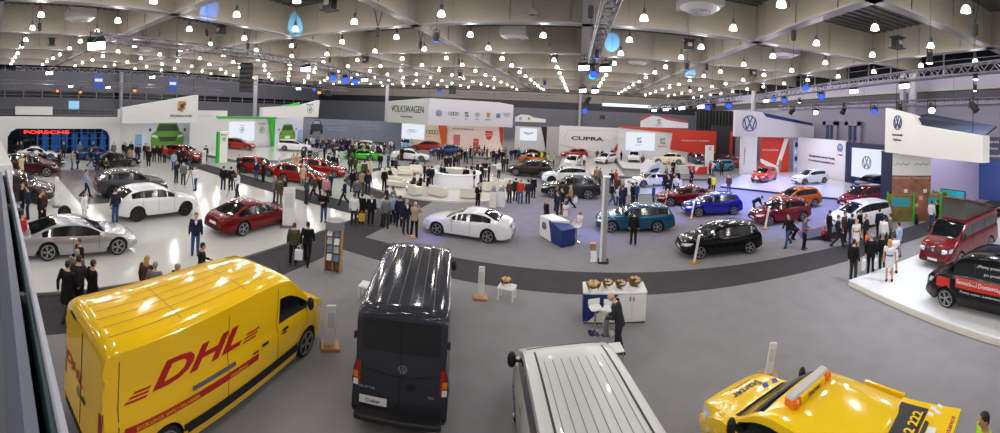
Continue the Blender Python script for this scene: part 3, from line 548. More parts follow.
carpet([(-2.2, 41.5), (4., 42.), (15, 40.2), (14.2, 39.2), (4, 40.6), (-2.2, 40.2)], .008)

struct(obj('ceiling', MB().bbox((X0, Y0, 15.25), (X1, Y1, 15.45)), M_DECK))
def rib_sheet():
    m = MB(); y = Y0
    while y < 50: m.bbox((X0, y, 15.13), (X1, y + .35, 15.25)); y += .75
    return m
struct(obj('ceiling_decking', rib_sheet(), mat('decking_ribs', (72, 69, 66), .7)))
BX = [.3 + 12 * k for k in range(-6, 3)]; BY = [.4 + 12 * k for k in range(-2, 9)]
def beam(name, along, pos, a0, a1):
    web = MB(); st = MB(); fl = MB(); h0, h1 = 12.5, 15.2
    def bb(m, a, b, t0, t1, z0, z1):
        if along == 'X': m.bbox((a, pos + t0, z0), (b, pos + t1, z1))
        else: m.bbox((pos + t0, a, z0), (pos + t1, b, z1))
    bb(web, a0, a1, -.06, .06, h0 + .08, h1); bb(fl, a0, a1, -.36, .36, h0, h0 + .1)
    k = a0 + 1.
    while k < a1:
        bb(st, k, k + .14, -.13, .13, h0 + .1, h1); k += 4.
    o = struct(obj(name, fl, M_FLANGE))
    struct(obj('beam_web', web, M_WEB, o)); struct(obj('beam_stiffener', st, M_WEB, o))
for x in BX: beam('ceiling_beam', 'Y', x, Y0, Y1)
for y in BY: beam('ceiling_cross_beam', 'X', y, X0, X1)

def wall(name, lo, hi, m): return struct(obj(name, MB().bbox(lo, hi), m))
# right wall: pale lower wall, dark ledge, pale panel band, window band
wall('wall_right', (X1, Y0, 0), (X1 + .3, Y1, 8.9), M_HALLLILAC)
wall('wall_right_ledge', (X1 - .02, Y0, 9.3), (X1 + .3, Y1, 10.4), mat('recess_dark', (26, 25, 36), .6))
wall('wall_right_upper', (X1, Y0, 10.75), (X1 + .3, Y1, 12.1), M_HALLLILAC)
wall('trim_1', (X1 - .3, Y0, 10.4), (X1 + .3, Y1, 10.75), M_FLANGE); wall('trim_2', (X1 - .15, Y0, 8.85), (X1 + .3, Y1, 9.3), M_HALLLILAC)
def strip_windows(idx, lo, hi, axis, n, pane=M_NIGHT):
    """one band of glazing with its mullions"""
    o = struct(obj('window_%d' % idx, MB().bbox(lo, hi), pane)); f = MB()
    a = 1 if axis == 'Y' else 0
    for k in range(n + 1):
        p = lo[a] + (hi[a] - lo[a]) * k / n
        l2 = list(lo); h2 = list(hi); l2[a] = p - .1; h2[a] = p + .1
        b = 1 - a; l2[b] -= .08; h2[b] += .08; f.bbox(l2, h2)
    zm = (lo[2] + hi[2]) / 2 - .2; l2 = list(lo); h2 = list(hi); l2[2] = zm; h2[2] = zm + .08; l2[1 - a] -= .05; h2[1 - a] += .05; f.bbox(l2, h2)
    struct(obj('window_frame', f, M_FRAME, o)); return o
strip_windows(1, (X1, Y0, 12.1), (X1 + .2, Y1, 15.2), 'Y', 34)
M_BLUEDOOR = mat('blue_night_glass', (40, 66, 104), .15, emit=.25)
for k, y in enumerate((39.2, 34.6)):
    o = struct(obj('window_%d' % (2 + k), MB().bbox((X1 - .08, y - .8, 4.9), (X1 + .05, y + .8, 6.7)), M_BLUEDOOR)); f = MB()
    for dy in (-1.5, .8, -.05): f.bbox((X1 - .4, y + dy, 4.6), (X1 - .02, y + dy + (.7 if abs(dy) > .5 else .1), 7.2))
    f.bbox((X1 - .4, y - 1.5, 6.7), (X1 - .02, y + 1.5, 7.2)); struct(obj('window_frame', f, M_HALLLILAC, o))
# back wall
wall('wall_back', (X0, Y1, 0), (X1, Y1 + .3, 8.2), M_HALLGREY)
wall('wall_back_ledge', (X0, Y1 - .02, 8.2), (X1, Y1 + .3, 10.1), mat('recess_dark', (26, 25, 36)))
wall('wall_back_panel', (X0, Y1, 10.1), (X1, Y1 + .3, 12.4), mat('hall_panel_tan', (128, 120, 112), .7))
strip_windows(4, (X0, Y1 - .01, 12.4), (X1, Y1 + .2, 15.2), 'X', 28)
o = struct(obj('window_5', MB().bbox((6, Y1 - .06, 9.6), (26, Y1, 10.4)), mat('daylit_glass', (200, 216, 232), .3, emit=.9)))
# left wall
wall('wall_left', (X0 - .3, Y0, 0), (X0, Y1, 6.3), M_HALLGREY)
wall('wall_left_upper', (X0 - .3, Y0, 7.7), (X0, Y1, 12.), M_HALLGREY)
strip_windows(6, (X0 - .2, Y0, 6.3), (X0 + .01, Y1, 7.7), 'Y', 30)
strip_windows(7, (X0 - .2, Y0, 12.), (X0 + .01, Y1, 15.2), 'Y', 30)
wall('wall_front', (X0, Y0 - .3, 0), (X1, Y0, 15.2), M_HALLLILAC)
# hall pillars
def pillar(x, y, z1=12.5, r=.45, m=M_STEELW):
    o = struct(obj('pillar', MB().lathe([(r, 0), (r, z1)], 24, (x, y, 0)), m, smooth=40))
    return o
for x, y in [(30.2, 24.4), (30.4, 60.4), (30.4, 84.4), (.3, 97.2), (-80.5, 29.), (-47.7, 84.4), (-64, 54.4)]: pillar(x, y)
o = struct(obj('pillar_cabinet', MB().bbox((29.3, 24.9, 0), (29.75, 25.4, 12.3)), M_HALLLILAC))
# far gallery on the left wall with glass rail, notice board and people standing on it
g = struct(obj('floor_gallery', MB().bbox((X0, Y0, 2.6), (-75.5, 46, 2.95)), M_HALLGREY))
m = MB()
for k in range(28): m.bbox((-75.6, -8 + k * 2., 2.95), (-75.54, -7.92 + k * 2., 4.05))
m.bbox((-75.62, -8, 4.02), (-75.52, 46, 4.1)); m.bbox((-75.6, -8, 3.3), (-75.55, 46, 3.34))
t = thing('gallery_railing', 'long metal railing of the far gallery above the white showroom wall', 'railing', (0, 0, 0)); obj('rail', m, M_ALU, t)
obj('infill_panel', MB().bbox((-75.59, -8, 3.0), (-75.57, 46, 3.95)), mat('rail_panel_dark', (52, 54, 62), .3), t)
t = thing('gallery_board', 'blank white board in front of the far gallery railing', 'board'); obj('panel', MB().rbox((-75., 8.6, 3.6), (.3, 7.6, 1.7), .04), M_WHITE, t); obj('back_frame', MB().bbox((-75.2, 5, 2.95), (-75.14, 12.2, 3.2)), M_GREYTRIM, t)
o = struct(obj('door_1', MB().bbox((X0 + .02, 17.2, 2.95), (X0 + .1, 19.6, 5.6)), mat('bright_doorway', (130, 180, 220), .3, emit=.8)))
# the gallery we stand on: balustrade running off to one side
t = thing('balustrade', 'pale balcony handrail with dark glass running off beside the gallery', 'balustrade', (0, 0, 0))
obj('handrail', MB().rbox((-2.6, .198, 5.6), (3.9, .024, .05), .006), mat('handrail_paint', (150, 152, 164), .4), t)
obj('glass_panel', MB().bbox((-4.5, .17, 4.6), (-.7, .18, 5.6)), mat('tinted_glass_edge', (60, 84, 88), .08, spec=.8), t)
obj('lower_panel', MB().bbox((-4.5, .1, 4.6), (-.7, .14, 5.58)), mat('balustrade_grey', (92, 95, 112), .4), t)
for x in (-1.75, -3.2, -4.4): obj('post', MB().bbox((x, .145, 4.6), (x + .03, .168, 5.56)), M_GREYTRIM, t)
struct(obj('floor_balcony', MB().bbox((-9, -3, 4.3), (9, .1, 4.58)), M_HALLGREY))

# ------------------------------------------------------------------ bell lamps on their ceiling grid
lamp_shade = MB().lathe([(.05, .44), (.13, .42), (.2, .36), (.26, .27), (.29, .15), (.305, .03), (.31, 0), (.29, .0), (.24, .05), (.0, .08)], 18).mesh('lamp_shade', 50)
lamp_housing = MB().lathe([(.05, .42), (.13, .43), (.13, .8), (.1, .86), (.03, .95)], 14).mesh('lamp_housing', 50)
lamp_cord = MB().cyl((0, 0, .95), (0, 0, 2.7), .012, n=5).mesh('lamp_cord')
M_HOUSING = mat('lamp_housing_grey', (96, 94, 92), .5)
def far_word(i): return ORD[i]
LX = sorted([x + s * 3.2 for x in BX for s in (-1, 1)]); LY = sorted([y + s * 3.1 for y in BY for s in (-1, 1)])
LX = [x for x in LX if -70 < x < 30]; LY = [y for y in LY if -24 < y < 92]; J0 = len([y for y in LY if y < 1])
def bearing_ok(x, y): return -1.335 < math.atan2(x, y) + YAW < 1.335
lamps = [(i, j, x, y) for j, y in enumerate(LY) for i, x in enumerate(LX) if (bearing_ok(x, y) and math.hypot(x, y) < 103) or (y < 5 and -32 < x)]  # includes unseen lamps over and behind the balcony, added to light the foreground
UNLIT = [(-2.9, 21.3), (-2.9, 33.3), (-32.5, 15.5)]
def in_sight(x, y): return bearing_ok(x, y) and y > 1 and (12.5 - EYE) / math.hypot(x, y) < (HZ + 6) / FPX
rows = {}
for i, j, x, y in lamps:
    if in_sight(x, y): rows.setdefault(j, []).append(i)
row_no = {j: k for k, j in enumerate(sorted(rows))}
for i, j, x, y in lamps:
    z = 12.25 + random.uniform(-.06, .06)
    el = (z + .25 - EYE) / math.hypot(x, y)
    seen = in_sight(x, y)
    lit = min(math.hypot(x - a, y - b) for a, b in UNLIT) > 1.5
    t = thing('pendant_lamp', ('%s bell lamp, %s crosswise row from us, %s of that row from the left' % ('lit' if lit else 'dark unlit', ORD[row_no[j]], ORD[sorted(rows[j]).index(i)])) if seen else 'unseen lit bell lamp added above or behind the balcony, row %s, place %s' % (ORD[j], ORD[i]), 'lamp', (x, y, z), 0, 'bell lamps under the hall roof')
    t.scale = (.8,) * 3
    link('lamp_shade', lamp_shade, [M_LAMP if lit else M_LAMPOFF], t, objmat=True)
    link('lamp_housing', lamp_housing, [M_HOUSING], t)
    if math.hypot(x, y) < 60: link('lamp_cord', lamp_cord, [M_DARK], t)
    if lit:
        l = bpy.data.lights.get('bell_light') or bpy.data.lights.new('bell_light', 'POINT')
        l.energy = 300; l.color = (1., .975, .945); l.shadow_soft_size = .2
        lo = bpy.data.objects.new('bell_light', l); COL.objects.link(lo); lo.location = (0, 0, -.25); lo.parent = t

# air diffuser boxes and loudspeakers in the coffers
def vent_box(x, y, lab):
    t = thing('ceiling_air_diffuser', lab, 'vent', (x, y, 12.9))
    obj('casing', MB().prism([(-1.1, -1.1), (1.1, -1.1), (1.1, 1.1), (-1.1, 1.1)], .1, .8), M_FLANGE, t)
    m = MB(); m.stack([(0, 0, .1, 1.15, 1.15), (0, 0, -.12, .7, .7)], 24); obj('diffuser_dish', m, mat('diffuser_grey', (170, 166, 162), .5), t, smooth=30)
    g = MB()
    for r in (.25, .45, .65): g.join(ring_mb(r, .08, .05, 20), Matrix.Translation((0, 0, -.16)))
    obj('grille', g, M_GREYTRIM, t)
for x, y, l in [(-30.6, 7.2, 'boxy pale air diffuser close to the near stage lighting truss'), (-47.5, 20.2, 'pale air diffuser beyond the long box truss, farthest of them'), (-5.7, 31.2, 'pale round air diffuser over the middle of the hall'), (6.5, 20.2, 'big pale air diffuser nearest to us, beside the hanging centre truss'), (6.5, 42.4, 'pale air diffuser farther back beside the centre truss'), (17.9, 29.6, 'pale air diffuser near the window band of the side wall')]: vent_box(x, y, l)
def hung_box(x, y, z, lab):
    t = thing('ceiling_loudspeaker', lab, 'loudspeaker', (x, y, z))
    obj('cabinet', MB().rbox((0, 0, 0), (.75, .6, .76), .05), M_DARK, t)
    obj('flange_plate', MB().bbox((-.5, -.45, .38), (.5, .45, .43)), M_DARK, t); obj('flange_plate', MB().bbox((-.5, -.45, -.43), (.5, .45, -.38)), M_DARK, t)
    obj('badge_plate', MB().bbox((-.2, -.37, -.15), (.2, -.35, .15)), M_GREYTRIM, t)
    for dx in (-.4, .4): obj('hanging_wire', MB().cyl((dx, 0, .4), (dx, 0, 15.2 - z), .012, n=5), M_DARK, t)
for x, y, z, l in [(20.8, 18.4, 12.9, 'black hanging loudspeaker in the coffer near the side wall windows'), (8.8, 29.9, 12.9, 'black hanging loudspeaker beyond the big air diffuser'), (-14.9, 18.5, 12.9, 'black hanging loudspeaker at the upper rim of the view'), (-27.9, 19.4, 12.9, 'black hanging loudspeaker above the long box truss'), (-43.6, 7., 12.9, 'black hanging loudspeaker high over the white car stand'), (20.8, 41.9, 12.9, 'small black loudspeaker farther along the side windows'), (-27.9, 43., 12.9, 'small black loudspeaker behind the three blue spotlights'), (-3.1, 42.2, 12.9, 'small black loudspeaker over the middle of the hall')]: hung_box(x, y, z, l)
def hoist(x, y, lab):
    t = thing('hanging_chain_hoist', lab, 'hoist', (x, y, 12.2)); obj('motor', MB().lathe([(.06, -.35), (.16, -.3), (.18, 0), (.16, .3), (.05, .36)], 12), M_DARK, t, smooth=50)
    for s in (-1, 1): obj('sling', MB().cyl((0, 0, .35), (s * .7, 0, 3.), .025, n=5), M_DARK, t)
    obj('chain', MB().cyl((.04, 0, -.35), (.04, 0, -1.5), .012, n=5), M_DARK, t)
HP = [(-30.8, 3.9), (-41.1, 3.3), (-41.4, 22.2), (-14.8, 24.3), (-29.4, 37.), (-13.9, 30.2), (-14., 41.2), (.4, 20.2), (12.6, 19.8), (12.7, 36.3), (-29.8, 24.1), (18.4, 10.4)]
for k, (x, y) in enumerate(sorted(HP, key=lambda p: math.atan2(*p))): hoist(x, y, 'dark chain hoist in a sling under the roof beams, %s from the left' % ORD[k])
# ------------------------------------------------------------------ trusses and stage lights
def truss(a, b, lab, w=.55, box=True):
    a = Vector(a); b = Vector(b); d = (b - a); L = d.length; d.normalize(); s = d.cross(Vector((0, 0, 1))).normalized(); u = s.cross(d)
    t = thing('hanging_light_truss', lab, 'truss', tuple(a))
    offs = [s * (w / 2) + u * (w / 2), -s * (w / 2) + u * (w / 2), s * (w / 2) - u * (w / 2), -s * (w / 2) - u * (w / 2)]
    for o in offs: obj('chord', MB().cyl(o, o + d * L, .045, n=6), M_ALU, t)
    m = MB(); n = max(2, int(L / .55))
    for k in range(n):
        p = d * (L * k / n); q = d * (L * (k + 1) / n)
        for i, j in ((0, 1), (2, 3), (0, 2), (1, 3)): m.cyl(p + offs[i if k % 2 else j], q + offs[j if k % 2 else i], .026, n=4, caps=False)
    obj('lattice', m, M_ALU, t)
    for k in range(3):
        p = d * (L * (k + .5) / 3); obj('hanging_cable', MB().cyl(p + u * w / 2, p + Vector((0, 0, 15.2 - (a + p).z)), .012, n=4), M_DARK, t)
    return t
truss((-24.3, 6.6, 10.5), (-24.6, 30, 10.5), 'long box truss hanging over the white car stand, bright flood at its near end')
truss((-25.4, 30.5, 10.5), (-27.2, 52, 10.5), 'box truss continuing down the hall past the three blue spotlights')
truss((-55, 3.5, 10.5), (-55.5, 36, 10.5), 'upper of the far trusses over the showroom wall, seen edge on')
truss((-56, -2, 8.6), (-56, 40, 8.6), 'middle one of the far trusses before the gallery')
truss((-62, 2, 8.), (-62, 44, 8.), 'lowest of the far trusses before the gallery')
truss((.95, 9.5, 10.5), (.75, 26.5, 10.5), 'steep looking centre truss straight ahead, stage lights clustered at its far end', .5)
truss((21, 41, 9.8), (17.3, 7.6, 9.8), 'pale truss running along below the side window band')
truss((28, 47, 9.), (28.6, 12.5, 9.), 'dark lower truss close to the pale side wall')
truss((11.8, 62, 8.5), (11.8, 26, 8.5), 'truss with a row of lamps over the red wall and the white column')
truss((-22, 64, 9.6), (-4, 64, 9.6), 'far cross truss behind the long white hanging banner')
truss((-40, 26, 9.2), (-36, 50, 9.2), 'truss in front of the green and white hanging banner')

can_body = MB().lathe([(.05, .3), (.14, .28), (.17, .12), (.17, -.18), (.2, -.28), (.19, -.3)], 14).mesh('lamp_body', 40)
can_lens = MB().lathe([(.0, -.325), (.17, -.315), (.175, -.3)], 14).mesh('lens', 40)
yoke_me = MB().bbox((-.24, -.03, -.1), (-.2, .03, .42)).bbox((.2, -.03, -.1), (.24, .03, .42)).bbox((-.24, -.03, .4), (.24, .03, .44)).cyl((0, 0, .42), (0, 0, .52), .04, n=8).mesh('yoke')
flood_body = MB().rbox((0, 0, .05), (.7, .42, .3), .05).mesh('lamp_body'); flood_lens = MB().bbox((-.32, -.18, -.13), (.32, .18, -.1)).mesh('lens')
def stage_light(x, y, z, lab, lens, kind='can', scale=1., tilt=(.4, 0), rz=0., energy=0, col=(1, 1, 1), spot=70):
    if lens is not M_DARK and tilt != (0, 0): rz = math.atan2(-y, -x) - PI / 2; tilt = (.62 if kind == 'flood' else .95, .12)   # lit lenses look out over the hall towards the gallery
    t = thing('stage_spotlight', lab, 'stage light', (x, y, z), rz); t.scale = (scale,) * 3
    link('yoke', yoke_me, [M_DARK], t)
    b = link('lamp_body', can_body if kind == 'can' else flood_body, [M_DARK], t); b.rotation_euler = (tilt[0], tilt[1], 0)
    l = link('lens', can_lens if kind == 'can' else flood_lens, [lens], b, objmat=True)
    if energy:
        L = bpy.data.lights.new('stage_beam', 'SPOT'); L.energy = energy; L.color = col; L.spot_size = R(spot); L.spot_blend = .6; L.shadow_soft_size = .12
        lo = bpy.data.objects.new('stage_beam', L); COL.objects.link(lo); lo.parent = t; lo.location = (0, 0, -.5)
    return t
WHT = (1, .97, .92); BLU = (.25, .3, 1.)
# floods over the white stand
for k, (x, y, z, s, lab) in enumerate([(-24.3, 6.9, 10.1, 1.8, 'brightest flood light, at the near end of the box truss'), (-24.3, 26.9, 10.0, 1.4, 'bright white flood half way along the box truss'), (-55, 8.5, 10.1, 1.5, 'bright white flood on the far truss, beside a dark fixture'), (-55.2, 25.2, 10.1, 1.2, 'white flood on the far truss above the slanted banner'), (-26, 40, 10., 1.2, 'white flood beside the three blue spotlights'), (-56, 18, 8.2, 1., 'small white flood low on the middle far truss'), (-56, 12, 8.2, 1., 'small white flood second along the middle far truss'), (-37.4, 40, 8.8, 1., 'white flood on the truss over the green stand'), (-38.6, 31, 8.8, 1., 'white flood near the green edged wall')]):
    stage_light(x, y, z, lab, M_FLOOD, 'flood', s, (.35, .5), R(-70), 450, WHT, 110)
for x, y, z, lab in [(-26.1, 33.5, 9.9, 'blue lit moving head, first of three on the truss'), (-26.3, 36.2, 9.9, 'blue lit moving head, middle of three on the truss'), (-26.5, 38.6, 9.9, 'blue lit moving head, last of three on the truss')]:
    stage_light(x, y, z, lab, M_BLUELENS, 'can', 2.2, (-.5, .5), R(-50))
for x, y, z, lens, lab in [(-36.8, 44, 8.6, M_ORANGELENS, 'orange glowing lamp over the green banner'), (-37, 43, 9., M_BLUELENS, 'deep blue lamp above the orange one'), (-56, 22.5, 8.0, M_ORANGELENS, 'orange glowing lamp on the far truss under the blue flag'), (-62, 11, 7.7, M_ORANGELENS, 'orange glowing lamp at the lowest far truss'), (-20.5, 52, 9.4, M_BLUELENS, 'blue lamp over the corner of the long white banner'), (-62, 15, 7.6, M_ORANGELENS, 'small orange lamp above the blank white gallery board')]:
    stage_light(x, y, z, lab, lens, 'can', 1.4, (-.4, .8), R(-60))
# cluster at the end of the centre truss
for x, y, z, lens, kind, lab in [(.2, 26, 10., M_FLOOD, 'flood', 'left one of the upper pair of slanted white floods on the centre truss'), (1.7, 26, 10., M_FLOOD, 'flood', 'right one of the upper pair of slanted white floods on the centre truss'), (.8, 26.2, 9.6, M_TEALLENS, 'can', 'teal lit moving head at the end of the centre truss'), (.8, 26.6, 10., M_BLUELENS, 'can', 'blue moving head just above the teal one'), (.3, 40, 9.4, M_FLOOD, 'flood', 'left one of the lower pair of floods beyond the centre truss'), (1.6, 40, 9.4, M_FLOOD, 'flood', 'right one of the lower pair of floods beyond the centre truss'), (.9, 40, 8.4, M_DARK, 'can', 'dark moving head hanging under the lower pair of floods'), (.6, 40, 7.4, M_BLUELENS, 'can', 'dim blue moving head lowest of the centre cluster')]:
    stage_light(x, y, z, lab, lens, kind, 1.15 if kind == 'flood' else 1.5, (.5, -.4 if x < .7 else .4), 0)
# right hand trusses with blue beams on the carpet below
for k, (x, y, e) in enumerate([(20.4, 33.5, 1), (19.6, 26., 1), (18.9, 21., 0), (18.3, 15.5, 0), (20.7, 38, 0)]):
    stage_light(x, y, 9.3, '%s lit stage light, %s along the pale truss under the side windows' % ('blue' if e else 'white', ORD[k]), M_BLUELENS if e else M_FLOOD, 'can' if e else 'flood', 1.5 if e else .95, (-.5, -.4), R(40), 3000 if e else 0, BLU, 80)
for k, y in enumerate((44, 38.5, 33, 28, 24.5, 20.5, 16)):
    stage_light(28.2, y, 8.5, 'dark stage light, %s from the far end of the lower side truss' % ORD[k], (M_DARK, M_FLOOD, M_DARK, M_BLUELENS, M_DARK, M_FLOOD, M_DARK)[k], 'can', 1.7, (.2, .6), R(20 * k))
for k, y in enumerate((58, 54, 50, 46, 42, 38.5, 35, 31.5)):
    stage_light(11.8, y, 8.1, '%s stage light from the far end of the truss over the red wall' % ORD[k].capitalize(), M_FLOOD if k % 2 == 0 else M_DARK, 'flood' if k % 2 == 0 else 'can', 1.1, (.4, 0), R(180))
# blue wash beams over the blue lit carpet
for k, (x, y, lab) in enumerate([(11.8, 28, 'blue beam lamp at the near end of the truss over the red wall'), (11.8, 33.2, 'blue beam lamp over the royal blue hatchback'), (20.6, 36, 'blue beam lamp above the glossy podium with the coral hatchback'), (15.5, 22.5, 'blue beam lamp between the pale truss and the crimson hatchback'), (.85, 24.5, 'blue beam lamp on the centre truss facing the grey totem')]):
    stage_light(x, y, 8.1 if x < 15 and x > 5 else 9.5, lab, M_BLUELENS, 'can', 1.3, (.25, -.25), R(200), 1800 if x < 3 else 4800, BLU, 85)
# dark line arrays
def line_array(x, y, z, n, lab, rz=0, s=1.):
    t = thing('hanging_line_array', lab, 'loudspeaker', (x, y, z), rz)
    for k in range(n):
        m = MB().rbox((0, .06 * k * k * .3 * s, -.42 * k * s), (1.2 * s, .7 * s, .38 * s), .05); c = obj('cabinet', m, M_DARK, t)
        obj('grille', MB().bbox((-.55 * s, -.37 * s + .018 * k * k * s, -.42 * k * s - .15 * s), (.55 * s, -.355 * s + .018 * k * k * s, -.42 * k * s + .15 * s)), M_PLASTIC, c)
    obj('rigging_frame', MB().bbox((-.5 * s, -.3 * s, .25 * s), (.5 * s, .3 * s, .32 * s)).cyl((0, 0, .3 * s), (0, 0, 15.2 - z), .02, n=5), M_DARK, t)
line_array(-26.4, 21.3, 9.7, 6, 'black hanging speaker column under the box truss over the white stand', R(50), 1.)
line_array(-38.2, 48, 9.2, 4, 'black hanging speaker column beside the orange lamp', R(30), .8)
line_array(-17, 48, 9.6, 3, 'black moving fixture over the corner of the long white banner', R(20), .8)
line_array(3.6, 57, 6.7, 2, 'single black box loudspeaker hanging before the wall with the wide wordmark', 0, .7)
# small blue flags near the far truss
for x, y, lab in [(-54.5, 16., 'blue flag banner with pale print on the far truss, first of two'), (-54.5, 28.6, 'blue flag banner with pale print on the far truss, second of two')]:
    t = thing('hanging_flag', lab, 'flag', (x, y, 9.)); obj('cloth', MB().bbox((-.03, -.8, -1.2), (.03, .8, .9)), mat('flag_blue', (36, 72, 150), .7), t)
    obj('print', MB().bbox((.03, -.6, -.1), (.05, .6, .35)), mat('flag_print', (200, 205, 215), .7), t); obj('rod', MB().cyl((0, -.85, .92), (0, .85, .92), .03), M_ALU, t)

# blue and cyan beams thrown up on the roof beams by added fixtures
for k, (x, y, z, tx, ty, tz, lab) in enumerate([(-21.2, 13.6, 11., -23.7, 15.2, 13.05, 'added blue uplight hanging near the box truss and the slanted fascia'), (-21.2, 22.1, 11.2, -23.3, 24.2, 13.4, 'added cyan uplight hanging half way along the box truss'), (2.7, 33.4, 11.5, 2.92, 36.4, 13.8, 'added cyan uplight hanging beyond the centre truss'), (13.7, 45.5, 10.8, 14.6, 48.4, 12.8, 'added cyan uplight hanging over the red wall')]):
    t = stage_light(x, y, z, lab, M_BLUELENS, 'can', .8, (0, 0), 0); d = Vector((tx - x, ty - y, tz - z)).normalized()
    L = bpy.data.lights.new('uplight_beam', 'SPOT'); L.energy = 3200; L.color = (.04, .2, 1.) if k == 0 else (.05, .42, 1.); L.spot_size = R(26); L.spot_blend = .2; L.shadow_soft_size = .04
    lo = bpy.data.objects.new('uplight_beam', L); COL.objects.link(lo); lo.location = Vector((x, y, z)) + d * .4; lo.rotation_euler = d.to_track_quat('-Z', 'Y').to_euler()
    for c in t.children:
        if c.name.startswith('lamp_body'): c.rotation_euler = d.to_track_quat('-Z', 'Y').to_euler()
    obj('hanging_cable', MB().cyl((0, 0, .4), (0, 0, 4.), .012, n=4), M_DARK, t)
# white beams on the stand walls
for x, y, z, e, lab in [(24., 13.5, 9.6, 1600, 'white spotlight over the lilac wall and camper van'), (17.8, 10, 9.5, 1200, 'white spotlight over the two vans on the podium'), (24, 36, 9.4, 1600, 'white spotlight over the glossy podium'), (-10, 30, 9.6, 900, 'white spotlight above the round bar')]:
    stage_light(x, y, z, lab, M_FLOOD, 'can', .8, (0, 0), 0, e, (.86, .9, 1.) if x > 12 else WHT, 120)

for x, y, z, e, a, lab in [(14.2, 6.5, 9.6, 1500, 95, 'added cool white spotlight hanging over the black van'), (13., 9.6, 9.6, 1000, 80, 'added cool white spotlight hanging over the nose of the camper van')]:  # spots added to brighten the white podium with the vans
    t = stage_light(x, y, z, lab, M_FLOOD, 'can', .8, (0, 0), 0, e, (.78, .86, 1.), a)
    obj('hanging_cable', MB().cyl((0, 0, .4), (0, 0, 4.), .012, n=4), M_DARK, t)
for x, y, z, e, a, lab in [(-7.2, 17.5, 10.2, 2600, 14, 'added narrow blue beam lamp hanging above the nose of the pearl coupe'), (.85, 20.6, 10.0, 2600, 16, 'added narrow blue beam lamp on the centre truss above the teal estate'), (7., 24., 10.2, 2200, 16, 'added narrow blue beam lamp hanging above the royal blue hatchback'), (-3.4, 35.6, 9.6, 2600, 15, 'added narrow blue beam lamp hanging above the white off-roader')]:  # lamps added to make the blue glows on the floor
    t = stage_light(x, y, z, lab, M_BLUELENS, 'can', .8, (0, 0), 0, e, (.15, .18, 1.), a)
    obj('hanging_cable', MB().cyl((0, 0, .4), (0, 0, 4.), .012, n=4), M_DARK, t)
# ------------------------------------------------------------------ cars
def lerp(a, b, t): return a + (b - a) * t
def prof(pts, x):
    """smooth profile through points sorted by x descending (front to rear)"""
    if x >= pts[0][0]: return pts[0][1]
    if x <= pts[-1][0]: return pts[-1][1]
    for i in range(len(pts) - 1):
        if pts[i][0] >= x >= pts[i + 1][0]:
            x0, y0 = pts[i]; x1, y1 = pts[i + 1]; t = (x0 - x) / (x0 - x1)
            def slope(j):
                if j <= 0 or j >= len(pts) - 1: return 0.
                a = (pts[j][1] - pts[j - 1][1]) / (pts[j - 1][0] - pts[j][0]); b = (pts[j + 1][1] - pts[j][1]) / (pts[j][0] - pts[j + 1][0])
                return 0. if a * b <= 0 else 2 * a * b / (a + b)
            h = x0 - x1; m0 = slope(i) * h; m1 = slope(i + 1) * h
            if i == 0: m0 = (y1 - y0) * 1.
            if i == len(pts) - 2: m1 = (y1 - y0)
            return (2 * t ** 3 - 3 * t ** 2 + 1) * y0 + (t ** 3 - 2 * t ** 2 + t) * m0 + (-2 * t ** 3 + 3 * t ** 2) * y1 + (t ** 3 - t ** 2) * m1
